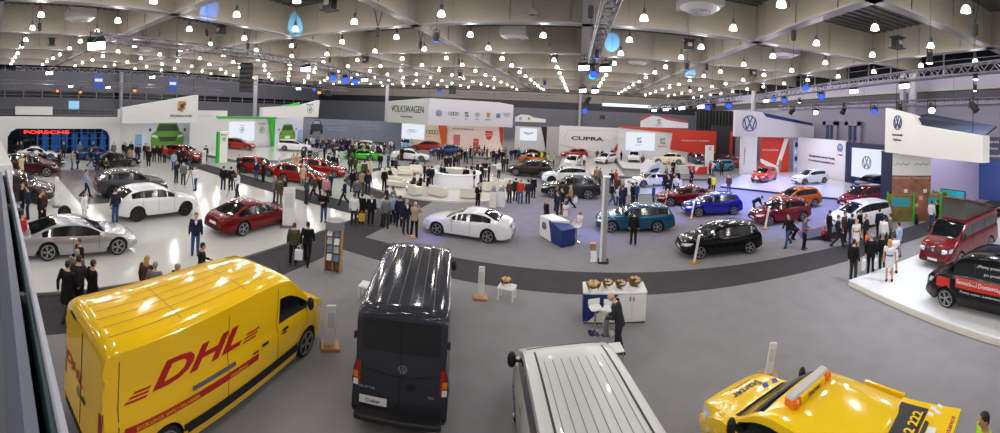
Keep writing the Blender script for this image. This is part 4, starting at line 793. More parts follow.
# top outline (x, z) as fractions-free metres; cowl/ws/roof/rear glass stations; belt outline
TYPES = {
 'hatch': dict(L=4.22, W=1.78, wb=2.62, fo=.84, r=.325, top=[(2.11, .52), (2.07, .68), (1.9, .78), (1.5, .88), (1.02, .96), (.1, 1.40), (-.35, 1.47), (-1.0, 1.46), (-1.62, 1.38), (-1.93, 1.02), (-2.06, .92), (-2.11, .6)],
   belt=[(2.11, .5), (1.02, .91), (0, .96), (-1.9, 1.03), (-2.11, .7)], cowl=1.02, wtop=.1, rtop=-1.62, rbot=-1.93, sg=(-1.5, .72), pil=[-.32], wr=.62, taper=.25),
 'estate': dict(L=4.6, W=1.8, wb=2.66, fo=.86, r=.33, top=[(2.3, .5), (2.25, .66), (2.05, .78), (1.65, .88), (1.15, .95), (.2, 1.38), (-.3, 1.46), (-1.2, 1.45), (-1.85, 1.38), (-2.17, 1.0), (-2.26, .9), (-2.3, .6)],
   belt=[(2.3, .48), (1.15, .9), (0, .95), (-2.1, 1.01), (-2.3, .7)], cowl=1.15, wtop=.2, rtop=-1.85, rbot=-2.17, sg=(-1.95, .84), pil=[-.22, -1.2], wr=.62, taper=.25),
 'sedan': dict(L=4.78, W=1.85, wb=2.71, fo=.92, r=.34, top=[(2.39, .5), (2.34, .64), (2.1, .75), (1.6, .86), (1.08, .94), (.15, 1.34), (-.35, 1.41), (-.9, 1.37), (-1.72, 1.06), (-2.1, 1.0), (-2.33, .95), (-2.39, .6)],
   belt=[(2.39, .48), (1.08, .88), (0, .91), (-1.7, .98), (-2.39, .7)], cowl=1.08, wtop=.15, rtop=-.95, rbot=-1.72, sg=(-1.35, .78), pil=[-.3], wr=.6, taper=.3),
 'coupe': dict(L=4.95, W=1.93, wb=2.86, fo=.93, r=.36, top=[(2.47, .46), (2.42, .6), (2.15, .72), (1.6, .82), (1.15, .88), (.2, 1.30), (-.3, 1.38), (-.85, 1.34), (-1.95, .98), (-2.3, .92), (-2.44, .84), (-2.47, .55)],
   belt=[(2.47, .44), (1.15, .84), (0, .88), (-1.9, .93), (-2.47, .66)], cowl=1.15, wtop=.2, rtop=-.95, rbot=-1.95, sg=(-1.55, .85), pil=[-.32], wr=.56, taper=.3),
 'sports': dict(L=4.45, W=1.84, wb=2.45, fo=.95, r=.34, top=[(2.22, .4), (2.16, .56), (1.8, .68), (1.3, .78), (.95, .84), (.15, 1.22), (-.25, 1.29), (-.7, 1.25), (-1.7, .92), (-2.0, .84), (-2.2, .74), (-2.22, .5)],
   belt=[(2.22, .4), (.95, .8), (0, .84), (-1.7, .86), (-2.22, .6)], cowl=.95, wtop=.15, rtop=-.8, rbot=-1.7, sg=(-1.1, .62), pil=[-.5], wr=.54, taper=.32),
 'suv': dict(L=4.75, W=1.93, wb=2.86, fo=.9, r=.395, top=[(2.37, .62), (2.32, .82), (2.1, .95), (1.6, 1.05), (1.15, 1.12), (.35, 1.55), (-.2, 1.67), (-.95, 1.66), (-1.6, 1.54), (-2.14, 1.18), (-2.3, 1.06), (-2.37, .7)],
   belt=[(2.37, .6), (1.15, 1.08), (0, 1.14), (-2.1, 1.2), (-2.37, .8)], cowl=1.15, wtop=.35, rtop=-1.6, rbot=-2.13, sg=(-1.72, .86), pil=[-.2, -1.1], wr=.64, taper=.25, gc=.26),
 'crossover': dict(L=4.2, W=1.76, wb=2.58, fo=.84, r=.34, top=[(2.1, .56), (2.06, .74), (1.9, .84), (1.5, .95), (1.05, 1.03), (.2, 1.46), (-.3, 1.56), (-1.0, 1.54), (-1.62, 1.46), (-1.93, 1.08), (-2.05, .98), (-2.1, .64)],
   belt=[(2.1, .54), (1.05, .97), (0, 1.0), (-1.9, 1.06), (-2.1, .74)], cowl=1.05, wtop=.2, rtop=-1.62, rbot=-1.93, sg=(-1.55, .76), pil=[-.3], wr=.63, taper=.24, gc=.24),
 'mpv': dict(L=4.5, W=1.83, wb=2.76, fo=.9, r=.33, top=[(2.25, .55), (2.2, .74), (2.0, .86), (1.6, .98), (1.25, 1.06), (.25, 1.52), (-.3, 1.64), (-1.2, 1.63), (-1.9, 1.55), (-2.14, 1.1), (-2.21, .98), (-2.25, .62)],
   belt=[(2.25, .53), (1.25, 1.0), (0, 1.02), (-2.1, 1.08), (-2.25, .74)], cowl=1.25, wtop=.25, rtop=-1.9, rbot=-2.14, sg=(-1.95, .9), pil=[-.2, -1.2], wr=.66, taper=.22),
 'caddy': dict(L=4.41, W=1.8, wb=2.68, fo=.88, r=.33, top=[(2.2, .58), (2.15, .8), (1.95, .94), (1.55, 1.05), (1.2, 1.12), (.45, 1.66), (.1, 1.78), (-.6, 1.82), (-2.05, 1.8), (-2.14, 1.74), (-2.18, 1.1), (-2.2, .6)],
   belt=[(2.2, .55), (1.2, 1.04), (0, 1.06), (-2.14, 1.08), (-2.2, .8)], cowl=1.2, wtop=.4, rtop=-2.14, rbot=-2.16, sg=(-.28, .98), pil=[], wr=.76, taper=.2, gt=.74, rt=.3),
 'transporter': dict(L=4.9, W=1.9, wb=3.0, fo=.95, r=.34, top=[(2.45, .55), (2.4, .84), (2.28, 1.0), (1.95, 1.14), (1.62, 1.24), (.95, 1.82), (.55, 1.93), (-.4, 1.97), (-2.3, 1.94), (-2.4, 1.86), (-2.44, 1.1), (-2.45, .55)],
   belt=[(2.45, .52), (1.62, 1.17), (0, 1.2), (-2.4, 1.2), (-2.45, .8)], cowl=1.62, wtop=.9, rtop=-2.38, rbot=-2.42, sg=(-2.1, 1.4), pil=[.38, -.85], wr=.8, taper=.2, gt=.72, rt=.25),
 'crafter': dict(L=5.9, W=1.99, wb=3.66, fo=1.0, r=.36, top=[(2.95, .6), (2.9, .95), (2.75, 1.16), (2.4, 1.3), (2.12, 1.42), (1.42, 2.32), (1.05, 2.56), (.5, 2.66), (-2.7, 2.62), (-2.86, 2.56), (-2.93, 2.4), (-2.95, .55)],
   belt=[(2.95, .56), (2.12, 1.25), (0, 1.28), (-2.9, 1.3), (-2.95, .9)], cowl=2.12, wtop=1.4, rtop=-2.9, rbot=-2.93, sg=(.85, 1.98), pil=[], wr=.82, taper=.17, gt=.6, rt=.2),
}
def build_type(key):
    van = key.split('_')[0] in ('caddy', 'transporter', 'crafter')
    T = TYPES[key]; L, W = T['L'], T['W']; hw = W / 2; top, belt = T['top'], T['belt']; gc = T.get('gc', .19); r = T['r']; gt = T.get('gt', .82)
    xf = L / 2 - T['fo']; xr = xf - T['wb']; ra = r + .055
    xs = set()
    n = int(L / .11)
    for i in range(n + 1): xs.add(round(L / 2 - L * i / n, 4))
    for xw in (xf, xr):
        for k in range(-9, 10): xs.add(round(xw + ra * math.sin(k / 9 * PI / 2), 4))
    for v in (T['cowl'], T['wtop'], T['rtop'], T['rbot'], T['sg'][0], T['sg'][1]): xs.add(v)
    for pl in T['pil']: xs |= {pl + .035, pl - .035}
    for d in (.015, .04, .08, .14): xs |= {L / 2 - d, -L / 2 + d}
    xs = sorted(xs, reverse=True); q = [xs[0]]
    for x in xs[1:]:
        if q[-1] - x > .012: q.append(x)
    xs = q
    def half(x):
        s0 = .95
        e = 1.
        for s in (L / 2 - x, x + L / 2):
            if s < s0:
                k = (1 - s / s0); tt = T['taper'] * (T.get('rt', .75) if (x < 0) else 1.)
                e *= 1 - tt * k ** 2.6
        return hw * e
    sec = []
    for x in xs:
        zt = prof(top, x); zb = min(prof(belt, x), zt - .035); w = half(x)
        e = min(1., min(L / 2 - x, x + L / 2) / .35); z0 = gc + (.1 * (1 - e))
        for xw in (xf, xr):
            if abs(x - xw) < ra: z0 = max(z0, r + math.sqrt(ra * ra - (x - xw) ** 2))
        hg = zt - zb; g = min(1., max(0., (hg - .06) / .3))
        wr = lerp(.80, T['wr'] + .13, g) * w     # half width of the roof edge
        wb_ = .955 * w
        def Z(z): return max(z, z0 + .004)
        mid = lerp(.36, zb, .42)
        P = [(0, z0), (.86 * w, z0), (.955 * w, Z(z0 + .03)), (.985 * w, Z(.36)), (w, Z(max(mid, z0 + .02))), (.992 * w, Z(zb - .13)), (wb_, max(zb, z0 + .02))]
        top_y = lambda t: lerp(wb_ - .02, wr, t ** 1.15)
        P += [(top_y(.1) if g > 0 else .93 * w, zb + hg * .07), (top_y(.78), zb + hg * (gt if g > .5 else lerp(.6, gt, g * 2))), (top_y(.95), zb + hg * .93), (wr * .9, zb + hg * .99), (wr * .5, zt + .018 * g + .012), (0, zt + .025 * g + .016)]
        sec.append(P)
    ns = len(sec[0])
    mb = MB(); idx = []
    for x, P in zip(xs, sec):
        row = [(x, y, z) for y, z in P] + [(x, -y, z) for y, z in P[-2:0:-1]]
        idx.append(len(mb.v)); mb.v += row
    nr = 2 * ns - 2
    # material slots: 0 body 1 windscreen 2 rear glass 3 side glass 4 sill/bumper plastic 5 underside
    def cls(i, k):
        xm = (xs[i] + xs[i + 1]) / 2; kk = k if k < ns - 1 else nr - 1 - k
        P = sec[i]; hg = P[-1][1] - P[6][1]
        if kk == 0: return 5
        if kk in (10, 11) or kk == 9:
            if T['wtop'] < xm < T['cowl'] and kk >= 9 and (kk > 9): return 1
            if T['rbot'] < xm < T['rtop'] and kk > 9 and not van: return 2
        if kk == 7 and T['sg'][0] < xm < T['sg'][1] and hg > .12:
            for pl in T['pil']:
                if abs(xm - pl) < .036: return 4
            return 3 if k < ns - 1 else 6
        if kk == 1: return 4
        return 0
    for i in range(len(xs) - 1):
        for k in range(nr):
            a, b = idx[i] + k, idx[i] + (k + 1) % nr; c, d = idx[i + 1] + (k + 1) % nr, idx[i + 1] + k
            mb.f.append((a, d, c, b)); mb.m.append(cls(i, k))
    mb.f.append(tuple(idx[0] + k for k in range(nr))); mb.m.append(0)
    mb.f.append(tuple(idx[-1] + k for k in reversed(range(nr)))); mb.m.append(0)
    bvh = BVHTree.FromPolygons([Vector(v) for v in mb.v], mb.f)
    def split(ids, name, smooth=32):
        m2 = MB(); mp = {}
        for f, mi in zip(mb.f, mb.m):
            if mi in ids:
                g = []
                for v in f:
                    if v not in mp: mp[v] = len(m2.v); m2.v.append(mb.v[v])
                    g.append(mp[v])
                m2.f.append(tuple(g)); m2.m.append(0)
        if not m2.f: return None
        me = bpy.data.meshes.new(name); me.from_pydata(m2.v, [], m2.f); me.polygons.foreach_set('use_smooth', [True] * len(me.polygons)); me.set_sharp_from_angle(angle=R(smooth)); me.update()
        return me
    parts = []
    parts.append(('body', split({0}, 'body'), 'P', 0))
    for ids, nm in (({1}, 'windscreen'), ({2}, 'rear_window'), ({3}, 'side_window'), ({6}, 'side_window')):
        me = split(ids, nm)
        if me: parts.append((nm, me, M_GLASS, 0))
    parts.append(('sill_trim', split({4}, 'sill_trim'), M_PLASTIC, 0)); parts.append(('underside', split({5}, 'underside'), M_WELL, 0))
    well = MB()
    well.bbox((-L / 2 + .35, -hw * .66, gc + .02), (L / 2 - .35, hw * .66, min(.7, prof(belt, 0) - .1)))
    parts.append(('wheel_well_liner', well.mesh('wheel_well_liner'), M_WELL, 0))
    K = dict(T=T, bvh=bvh, xf=xf, xr=xr, half=half, key=key, L=L, W=W, hw=hw, r=r, prof=lambda x: prof(top, x), belt=lambda x: prof(belt, x))
    def patch(pts, d, nu=6, nv=3, off=.007):
        """thin plate laid on the body: 4 corners, ray direction d"""
        d = Vector(d).normalized(); pts = [Vector(p) for p in pts]; m = MB(); ok = True; V = []
        for j in range(nv + 1):
            for i in range(nu + 1):
                p = pts[0].lerp(pts[1], i / nu).lerp(pts[3].lerp(pts[2], i / nu), j / nv)
                h = bvh.ray_cast(p - d * 8, d)
                q = h[0] if h[0] is not None else p
                V.append(q - d * off)
        for j in range(nv):
            for i in range(nu): m.f.append((j * (nu + 1) + i, j * (nu + 1) + i + 1, (j + 1) * (nu + 1) + i + 1, (j + 1) * (nu + 1) + i)); m.m.append(0)
        m.v = [tuple(v) for v in V]
        # give it thickness
        k = len(m.v); m.v += [tuple(Vector(v) + d * off * 1.6) for v in m.v]; m.f += [tuple(reversed([i + k for i in f])) for f in m.f]; m.m = [0] * len(m.f)
        return m
    K['patch'] = patch
    def on_body(mb2, M, d, off=.006):
        """lay a flat lettering mesh (already placed by M) onto the body along d"""
        d = Vector(d).normalized(); o = MB(); V = []
        zax = (M.to_3x3() @ Vector((0, 0, 1))).normalized()
        for v in mb2.v:
            p = M @ Vector((v[0], v[1], 0)); h = bvh.ray_cast(p - d * 8, d)
            q = h[0] if h[0] is not None else p
            V.append(q - d * (off + v[2]))
        o.v = [tuple(v) for v in V]; o.f = list(mb2.f); o.m = list(mb2.m); return o
    K['on_body'] = on_body
    F = lambda pts, **k: patch(pts, (-1, 0, 0), **k); B = lambda pts, **k: patch(pts, (1, 0, 0), **k)
    zh = prof(top, L / 2 - .12); zl = zh - .02
    hy0, hy1 = .5 * hw, .9 * hw
    if key.startswith('crafter'): zl = 1.12; hh = .3
    elif van: zl = prof(top, L / 2 - .1) + .0; hh = .19
    else: hh = .15
    for s in (1, -1):
        parts.append(('headlight', F([(0, s * hy0, zl - hh), (0, s * hy1, zl - hh + .04), (0, s * hy1, zl + .02), (0, s * hy0, zl - .03)]).mesh('headlight', 40), M_HEAD, 0))
    parts.append(('grille', F([(0, -hy0 * .95, zl - hh + .02), (0, hy0 * .95, zl - hh + .02), (0, hy0 * .95, zl - .05), (0, -hy0 * .95, zl - .05)]).mesh('grille', 40), M_PLASTIC, 0))
    parts.append(('bumper_intake', F([(0, -.6 * hw, gc + .1), (0, .6 * hw, gc + .1), (0, .66 * hw, gc + .22), (0, -.66 * hw, gc + .22)]).mesh('bumper_intake', 40), M_PLASTIC, 0))
    parts.append(('number_plate', F([(0, -.26, gc + .2), (0, .26, gc + .2), (0, .26, gc + .31), (0, -.26, gc + .31)], off=.015).mesh('number_plate', 40), M_PLATE, 0))
    parts.append(('emblem', F([(0, -.06, zl - hh * .75), (0, .06, zl - hh * .75), (0, .06, zl - .03), (0, -.06, zl - .03)], nu=2, nv=2, off=.016).mesh('emblem', 40), M_CHROME, 0))
    if key.startswith('crafter'): tz0, tz1, ty0, ty1 = .85, 1.38, .86, .985
    elif van: tz0, tz1, ty0, ty1 = .8, 1.35, .84, .98
    else: tz1 = prof(top, -L / 2 + .14) - .02; tz0 = tz1 - .17; ty0, ty1 = .5, .88
    hw2 = half(-L / 2 + .03) * (.97 if van else 1.02)
    for s in (1, -1):
        parts.append(('tail_light', B([(0, s * ty0 * hw2, tz0), (0, s * ty1 * hw2, tz0 + .02), (0, s * ty1 * hw2, tz1), (0, s * ty0 * hw2, tz1 - .02)]).mesh('tail_light', 40), M_TAIL, 0))
    pz = .62 if van else tz0 - .1
    parts.append(('number_plate', B([(0, -.26, pz - .06), (0, .26, pz - .06), (0, .26, pz + .06), (0, -.26, pz + .06)], off=.015).mesh('number_plate', 40), M_PLATE, 0))
    parts.append(('rear_bumper_trim', B([(0, -.8 * hw, gc + .06), (0, .8 * hw, gc + .06), (0, .82 * hw, gc + .2), (0, -.82 * hw, gc + .2)]).mesh('rear_bumper_trim', 40), M_PLASTIC, 0))
    # mirrors
    for s in (1, -1):
        xm = T['sg'][1] - (.08 if not van else .05); zm = prof(belt, xm) + (.1 if not van else .18); ym = half(xm) * .95
        m = MB().ball((xm, s * (ym + .13), zm), (.07, .13 if not van else .1, .085 if not van else .17), 10, 6).cyl((xm, s * (ym - .06), zm - .04), (xm, s * (ym + .06), zm - .02), .03, n=6)
        parts.append(('wing_mirror', m.mesh('wing_mirror', 60), M_PLASTIC if van else 'P', 0))
    # door handles and door shut lines
    hx = [T['sg'][1] - 1.02] + ([T['sg'][1] - 2.0] if key not in ('sports', 'caddy', 'crafter') else [])
    for s in (1, -1):
        for x in hx:
            z = prof(belt, x) - .14
            parts.append(('door_handle', patch([(x - .09, 0, z - .018), (x + .09, 0, z - .018), (x + .09, 0, z + .018), (x - .09, 0, z + .018)], (0, -s, 0), 2, 1, .02).mesh('door_handle'), 'P' if not van else M_PLASTIC, 0))
        seams = [T['sg'][1] - .12] + [p for p in T['pil']] if not van else []
        for x in seams:
            parts.append(('door_seam', patch([(x - .007, 0, .34), (x + .007, 0, .34), (x + .007, 0, prof(belt, x) - .01), (x - .007, 0, prof(belt, x) - .01)], (0, -s, 0), 1, 8, .003).mesh('door_seam'), M_WELL, 0))
    # wheels
    wy = hw - .125
    tw = .21
    tyre = MB().lathe([(r * .72, -tw / 2 + .02), (r * .9, -tw / 2), (r * .985, -tw / 2 + .03), (r, 0), (r * .985, tw / 2 - .03), (r * .9, tw / 2), (r * .72, tw / 2 - .02)], 28, axis='Y', cap=True).mesh('tyre', 40)
    rim = MB(); y1 = tw / 2 + .004
    rim.lathe([(r * .77, y1 - .03), (r * .77, y1), (r * .7, y1), (r * .68, y1 - .03)], 26, axis='Y', cap=False)
    rim.lathe([(r * .16, y1 - .03), (r * .14, y1 + .006), (.001, y1 + .01)], 14, axis='Y', cap=False)
    for k in range(5):
        for dd in (-.16, .16):
            a = 2 * PI * k / 5; ca, sa = math.cos(a), math.sin(a); cb, sb = math.cos(a + dd), math.sin(a + dd)
            p0 = Vector((ca * r * .1, y1 - .012, sa * r * .1)); p1 = Vector((cb * r * .72, y1 - .012, sb * r * .72)); d = (p1 - p0).normalized(); n = Vector((-d.z, 0, d.x)) * r * .045
            rim.add([p0 - n, p0 + n, p1 + n * .8, p1 - n * .8] + [v + Vector((0, .014, 0)) for v in (p0 - n, p0 + n, p1 + n * .8, p1 - n * .8)], [(0, 1, 2, 3), (7, 6, 5, 4), (0, 4, 5, 1), (1, 5, 6, 2), (2, 6, 7, 3), (3, 7, 4, 0)])
    rim = rim.mesh('rim', 40)
    disc = MB().lathe([(r * .68, tw / 2 - .05), (.001, tw / 2 - .05)], 20, axis='Y', cap=False).mesh('brake_disc')
    K['wheel'] = (tyre, rim, disc, [(xf, wy, 0), (xf, -wy, PI), (xr, wy, 0), (xr, -wy, PI)])
    K['parts'] = [p for p in parts if p[1] is not None]
    return K
CARK = {}
NAMES = dict(hatch='hatchback', estate='estate_car', sedan='sedan', coupe='sports_sedan', sports='sports_car', suv='sport_utility_vehicle', crossover='crossover_car', mpv='people_carrier', caddy='roadside_assistance_car', transporter='transporter_van', crafter='panel_van')
def make_car(key, pt, x, y, z, hd, label, name=None, rim=M_RIM, skip=(), group=None, cat='car'):
    if key not in CARK: CARK[key] = build_type(key)
    K = CARK[key]; pm = PAINT[pt]
    t = thing(name or NAMES[key], label, cat, (x, y, z), R(hd), group)
    for nm, me, m, lv in K['parts']:
        if nm in skip: continue
        link(nm, me, [pm if m == 'P' else m], t, objmat=True)
    tyre, rimm, disc, pos = K['wheel']
    for wx, wy, a in pos:
        o = link('wheel', tyre, [M_TYRE], t, (wx, wy, K['r'] + .002), a)
        link('rim', rimm, [rim], o, objmat=True); link('brake_disc', disc, [M_RIMD], o)
    return t, K
for key, pt, x, y, z, hd, lab in CARS:
    rimm = M_RIMD if pt in ('white', 'brown', 'graphite') and key == 'suv' else M_RIM
    make_car(key, pt, x, y, z + (.001 if z else .008), hd, lab, rim=rimm, group=None)
# ------------------------------------------------------------------ vans in front, with their lettering and fittings
def fit_text(txt, w=None, h=None, **k):
    m = text_mb(txt, 1., **k); xs = [v[0] for v in m.v]; ys = [v[1] for v in m.v]
    cx, cy = (min(xs) + max(xs)) / 2, (min(ys) + max(ys)) / 2; sx = (w / (max(xs) - min(xs))) if w else None; sy = (h / (max(ys) - min(ys))) if h else None
    sx = sx or sy; sy = sy or sx
    m.v = [((x - cx) * sx, (y - cy) * sy, z) for x, y, z in m.v]; return m
def dense(m, n=2):
    """subdivide long lettering triangles so that they can follow a curved panel"""
    bm = bmesh.new(); vs = [bm.verts.new(v) for v in m.v]
    for f in m.f:
        try: bm.faces.new([vs[i] for i in f])
        except ValueError: pass
    bmesh.ops.remove_doubles(bm, verts=bm.verts, dist=1e-4)
    for _ in range(6):
        long = [e for e in bm.edges if e.calc_length() > .16]
        if not long: break
        bmesh.ops.subdivide_edges(bm, edges=long, cuts=1, use_grid_fill=False); bmesh.ops.triangulate(bm, faces=bm.faces)
    bmesh.ops.triangulate(bm, faces=bm.faces); bm.verts.index_update()
    o = MB(); o.v = [tuple(v.co) for v in bm.verts]; o.f = [tuple(v.index for v in f.verts) for f in bm.faces]; o.m = [0] * len(o.f); bm.free(); return o
UV = {'R': ((1, 0, 0), (0, 0, 1), (0, 1, 0)), 'L': ((-1, 0, 0), (0, 0, 1), (0, -1, 0)), 'B': ((0, -1, 0), (0, 0, 1), (1, 0, 0)), 'F': ((0, 1, 0), (0, 0, 1), (-1, 0, 0)), 'H': ((0, 1, 0), (-1, 0, 0), (0, 0, -1)), 'T': ((1, 0, 0), (0, 1, 0), (0, 0, -1))}
def lay(t, K, face, mbx, at, m, name='lettering', off=.006, tilt=0.):
    u, v, d = UV[face]; M = frame(at, u, v)
    if tilt: M = M @ Matrix.Rotation(tilt, 4, 'Z')
    return link(name, K['on_body'](dense(mbx), M, d, off).mesh(name), [m], t)
def bar(w, h, shear=0.): return MB().prism([(-w / 2 - shear * h / 2, -h / 2), (w / 2 - shear * h / 2, -h / 2), (w / 2 + shear * h / 2, h / 2), (-w / 2 + shear * h / 2, h / 2)], 0, .004)
M_DHLRED = mat('courier_red', (178, 22, 30), .4); M_SEAM = mat('panel_gap', (20, 18, 14), .7)
import copy
TYPES['crafter']['top'] = [(x, z - (.2 if z > 2.2 else .08 if z > 1.45 else 0)) for x, z in TYPES['crafter']['top']]
T2 = copy.deepcopy(TYPES['crafter']); sh = lambda pts: [(x + .3 if x > .7 else x - .3, z) for x, z in pts]
T2.update(L=6.5, wb=4.26, top=sh(T2['top']), belt=sh(T2['belt']), cowl=2.42, wtop=1.7, sg=(1.1, 2.25), rtop=-3.2, rbot=-3.23); TYPES['crafter_long'] = T2; NAMES['crafter_long'] = 'delivery_van'
def van_seams(t, K, xs, z0, zf, face, m=M_SEAM):
    s = -1 if face == 'R' else 1
    for x in xs:
        z1 = zf
        link('panel_seam', K['patch']([(x - .008, 0, z0), (x + .008, 0, z0), (x + .008, 0, z1), (x - .008, 0, z1)], (0, -s, 0), 1, 14, .003).mesh('panel_seam'), [m], t)
def roof_grooves(t, K, ys, x0, x1, m=M_SEAM, w=.012, n=1):
    for y in ys:
        link('roof_groove', K['patch']([(x0, y - w, 5), (x1, y - w, 5), (x1, y + w, 5), (x0, y + w, 5)], (0, 0, -1), 16, 1, .004).mesh('roof_groove'), [m], t)
def build_van(key, pt, c, h, z, label, name, skip=()):
    if key not in CARK:
        CARK[key] = build_type(key)
    return make_car(key, pt, c[0], c[1], z, math.degrees(math.atan2(h[1], h[0])), label, name=name, skip=skip)

# yellow courier van
import functools
_bt = build_type
t, K = build_van('crafter_long', 'yellow', (-6.82, 4.9), (-.12, .993), .008, 'yellow courier van with big red lettering, roof and side towards us', 'delivery_van', skip=('number_plate',))
dl = fit_text('DHL', 2.15, .45, bold=.03, ext=.004, shear=.35)
lay(t, K, 'R', dl, (-1.22, 0, 1.69), M_DHLRED)
for k in range(3):
    lay(t, K, 'R', bar(.42 - .05 * k, .035, .8), (-2.62 + .06 * k, 0, 1.36 + .07 * k + .08), M_DHLRED, 'lettering_stripe'); lay(t, K, 'R', bar(.4, .035, .8), (.1 + .05 * k, 0, 1.46 + .07 * k), M_DHLRED, 'lettering_stripe')
lay(t, K, 'R', bar(3.2, .13, .3), (-1.25, 0, 1.0), M_DHLRED, 'slogan_band')
lay(t, K, 'R', fit_text('EXCELLENCE. SIMPLY DELIVERED.', 1.35, .06, ext=.004), (-1.95, 0, 1.0), PAINT['yellow'], 'slogan', .016)
lay(t, K, 'R', fit_text('www.dhl.com', .5, .06, ext=.004), (-.25, 0, 1.0), PAINT['yellow'], 'slogan', .016)
lay(t, K, 'R', bar(5.6, .2), (-.3, 0, .5), M_PLASTIC, 'rubbing_strip', .012)
lay(t, K, 'R', bar(1.1, .07), (-.9, 0, 1.19), M_ALU, 'sliding_door_rail', .02)
lay(t, K, 'R', bar(.2, .05), (1.28, 0, 1.2), M_PLASTIC, 'cab_door_handle', .03); lay(t, K, 'R', bar(.2, .05), (.55, 0, 1.18), M_PLASTIC, 'cargo_door_handle', .03)
van_seams(t, K, (-.53, 1.02, 2.2, -2.95), .5, 2.2, 'R'); van_seams(t, K, (1.02, 2.2), .5, 2.2, 'L')
roof_grooves(t, K, (-.62, -.36, -.12, .12, .36, .62), -3., 1.0, mat('roof_groove_yellow', (168, 122, 0), .5), .01)
for x in (-1.6, .1): link('roof_groove', K['patch']([(x, -.75, 5), (x + .02, -.75, 5), (x + .02, .75, 5), (x, .75, 5)], (0, 0, -1), 1, 16, .004).mesh('roof_groove'), [mat('roof_groove_yellow', (168, 122, 0))], t)
lay(t, K, 'B', fit_text('DHL', .95, .22, bold=.03, ext=.004, shear=.35), (0, .38, 1.3), M_DHLRED, 'rear_lettering')
lay(t, K, 'B', bar(.02, 1.7), (0, 0, 1.35), M_SEAM, 'rear_door_gap'); lay(t, K, 'B', bar(.16, .09), (0, -.16, 1.05), M_PLASTIC, 'rear_door_handle', .02)
lay(t, K, 'B', bar(.3, .05), (0, .5, 2.24), M_PLASTIC, 'brake_lamp', .012)
lay(t, K, 'B', roundel_vw(.09, .006), (0, .1, 1.02), M_CHROME, 'rear_emblem')
for s in (.94, -.94):
    for z in (.9, 1.9): obj('door_hinge', MB().rbox((-3.2, s, z), (.06, .08, .14), .01), PAINT['yellow'], t)
# dark panel van
t, K = build_van('crafter', 'darkvan', (-4.15, 9.42), (-.33, .94), .008, 'dark grey panel van seen from behind, tinted rear windows', 'panel_van', skip=('number_plate',))
lay(t, K, 'B', bar(.76, .62), (0, .4, 1.95), M_GLASS, 'rear_window', .006); lay(t, K, 'B', bar(.76, .62), (0, -.4, 1.95), M_GLASS, 'rear_window', .006)
lay(t, K, 'B', bar(.018, 1.75), (0, 0, 1.38), M_SEAM, 'rear_door_gap', .008)
lay(t, K, 'B', roundel_vw(.09, .01), (0, -.05, 1.33), M_CHROME, 'emblem', .012)
lay(t, K, 'B', bar(.16, .1), (0, -.22, .98), M_DARK, 'rear_door_handle', .02)
lay(t, K, 'B', fit_text('CRAFTER', .34, .05, ext=.004), (0, .66, .86), M_SILVERL, 'model_lettering'); lay(t, K, 'B', fit_text('TDI', .12, .05, ext=.004), (0, -.62, .82), M_SILVERL, 'model_lettering')
lay(t, K, 'B', bar(.56, .16), (0, .52, .62), M_PLATE, 'number_plate', .02); lay(t, K, 'B', fit_text('Crafter', .3, .07, ext=.003), (0, .52, .62), M_LETTER, 'plate_lettering', .03)
arc = MB()
for k in range(20):
    a0 = -.85 + 1.7 * k / 20; a1 = -.85 + 1.7 * (k + 1) / 20; f = lambda a: 1.28 - .12 * (1 - (a / .85) ** 2)
    stroke(arc, (a0, f(a0)), (a1, f(a1)), .012, .003)
lay(t, K, 'B', arc, (0, 0, 0), M_SEAM, 'door_crease', .004)
obj('rear_step', MB().rbox((-3.03, 0, .42), (.34, 1.72, .1), .03), M_PLASTIC, t)
for s in (.96, -.96):
    for z in (.95, 1.85): obj('door_hinge', MB().rbox((-2.9, s * .98, z), (.06, .07, .14), .01), M_PLASTIC, t)
    lay(t, K, 'B', bar(.1, .12), (0, s * .93, 1.08), mat('amber_lamp', (210, 120, 20), .2), 'indicator_lens', .016)
    lay(t, K, 'B', bar(.1, .12), (0, s * .93, .93), M_PLATE, 'reversing_lens', .016)
roof_grooves(t, K, (-.6, -.36, -.12, .12, .36, .6), -2.7, .95, mat('roof_groove_dark', (12, 12, 14), .5), .012)
lay(t, K, 'R', bar(5., .16), (-.3, 0, .55), M_PLASTIC, 'rubbing_strip', .012)
van_seams(t, K, (-2.4, -.55, .78, 1.9), .5, 2.15, 'R'); van_seams(t, K, (.78, 1.9), .5, 2.15, 'L')
for x0, x1 in ((-2.2, -.75), (-.4, .6)): link('side_window', K['patch']([(x0, 0, 1.42), (x1, 0, 1.42), (x1, 0, 1.98), (x0, 0, 1.98)], (0, 1, 0), 6, 4, .006).mesh('side_window'), [M_GLASS], t)
# silver van with ribbed roof
t, K = build_van('transporter', 'silvervan', (.2, 6.72), (-.27, .963), .008, 'silver van with ribbed roof, cut by the lower edge of the view', 'transporter_van')
roof_grooves(t, K, (-.56, -.4, -.24, -.08, .08, .24, .4, .56), -2.2, .35, mat('roof_groove_silver', (118, 117, 114), .5), .009)
for s in (-.68, .68): link('roof_channel', K['patch']([(-2.3, s - .02, 5), (.7, s - .02, 5), (.7, s + .02, 5), (-2.3, s + .02, 5)], (0, 0, -1), 16, 1, .005).mesh('roof_channel'), [M_PLASTIC], t)
van_seams(t, K, (1.45, .38, -.85), .5, 1.2, 'L'); van_seams(t, K, (1.45, .38, -.85), .5, 1.2, 'R')
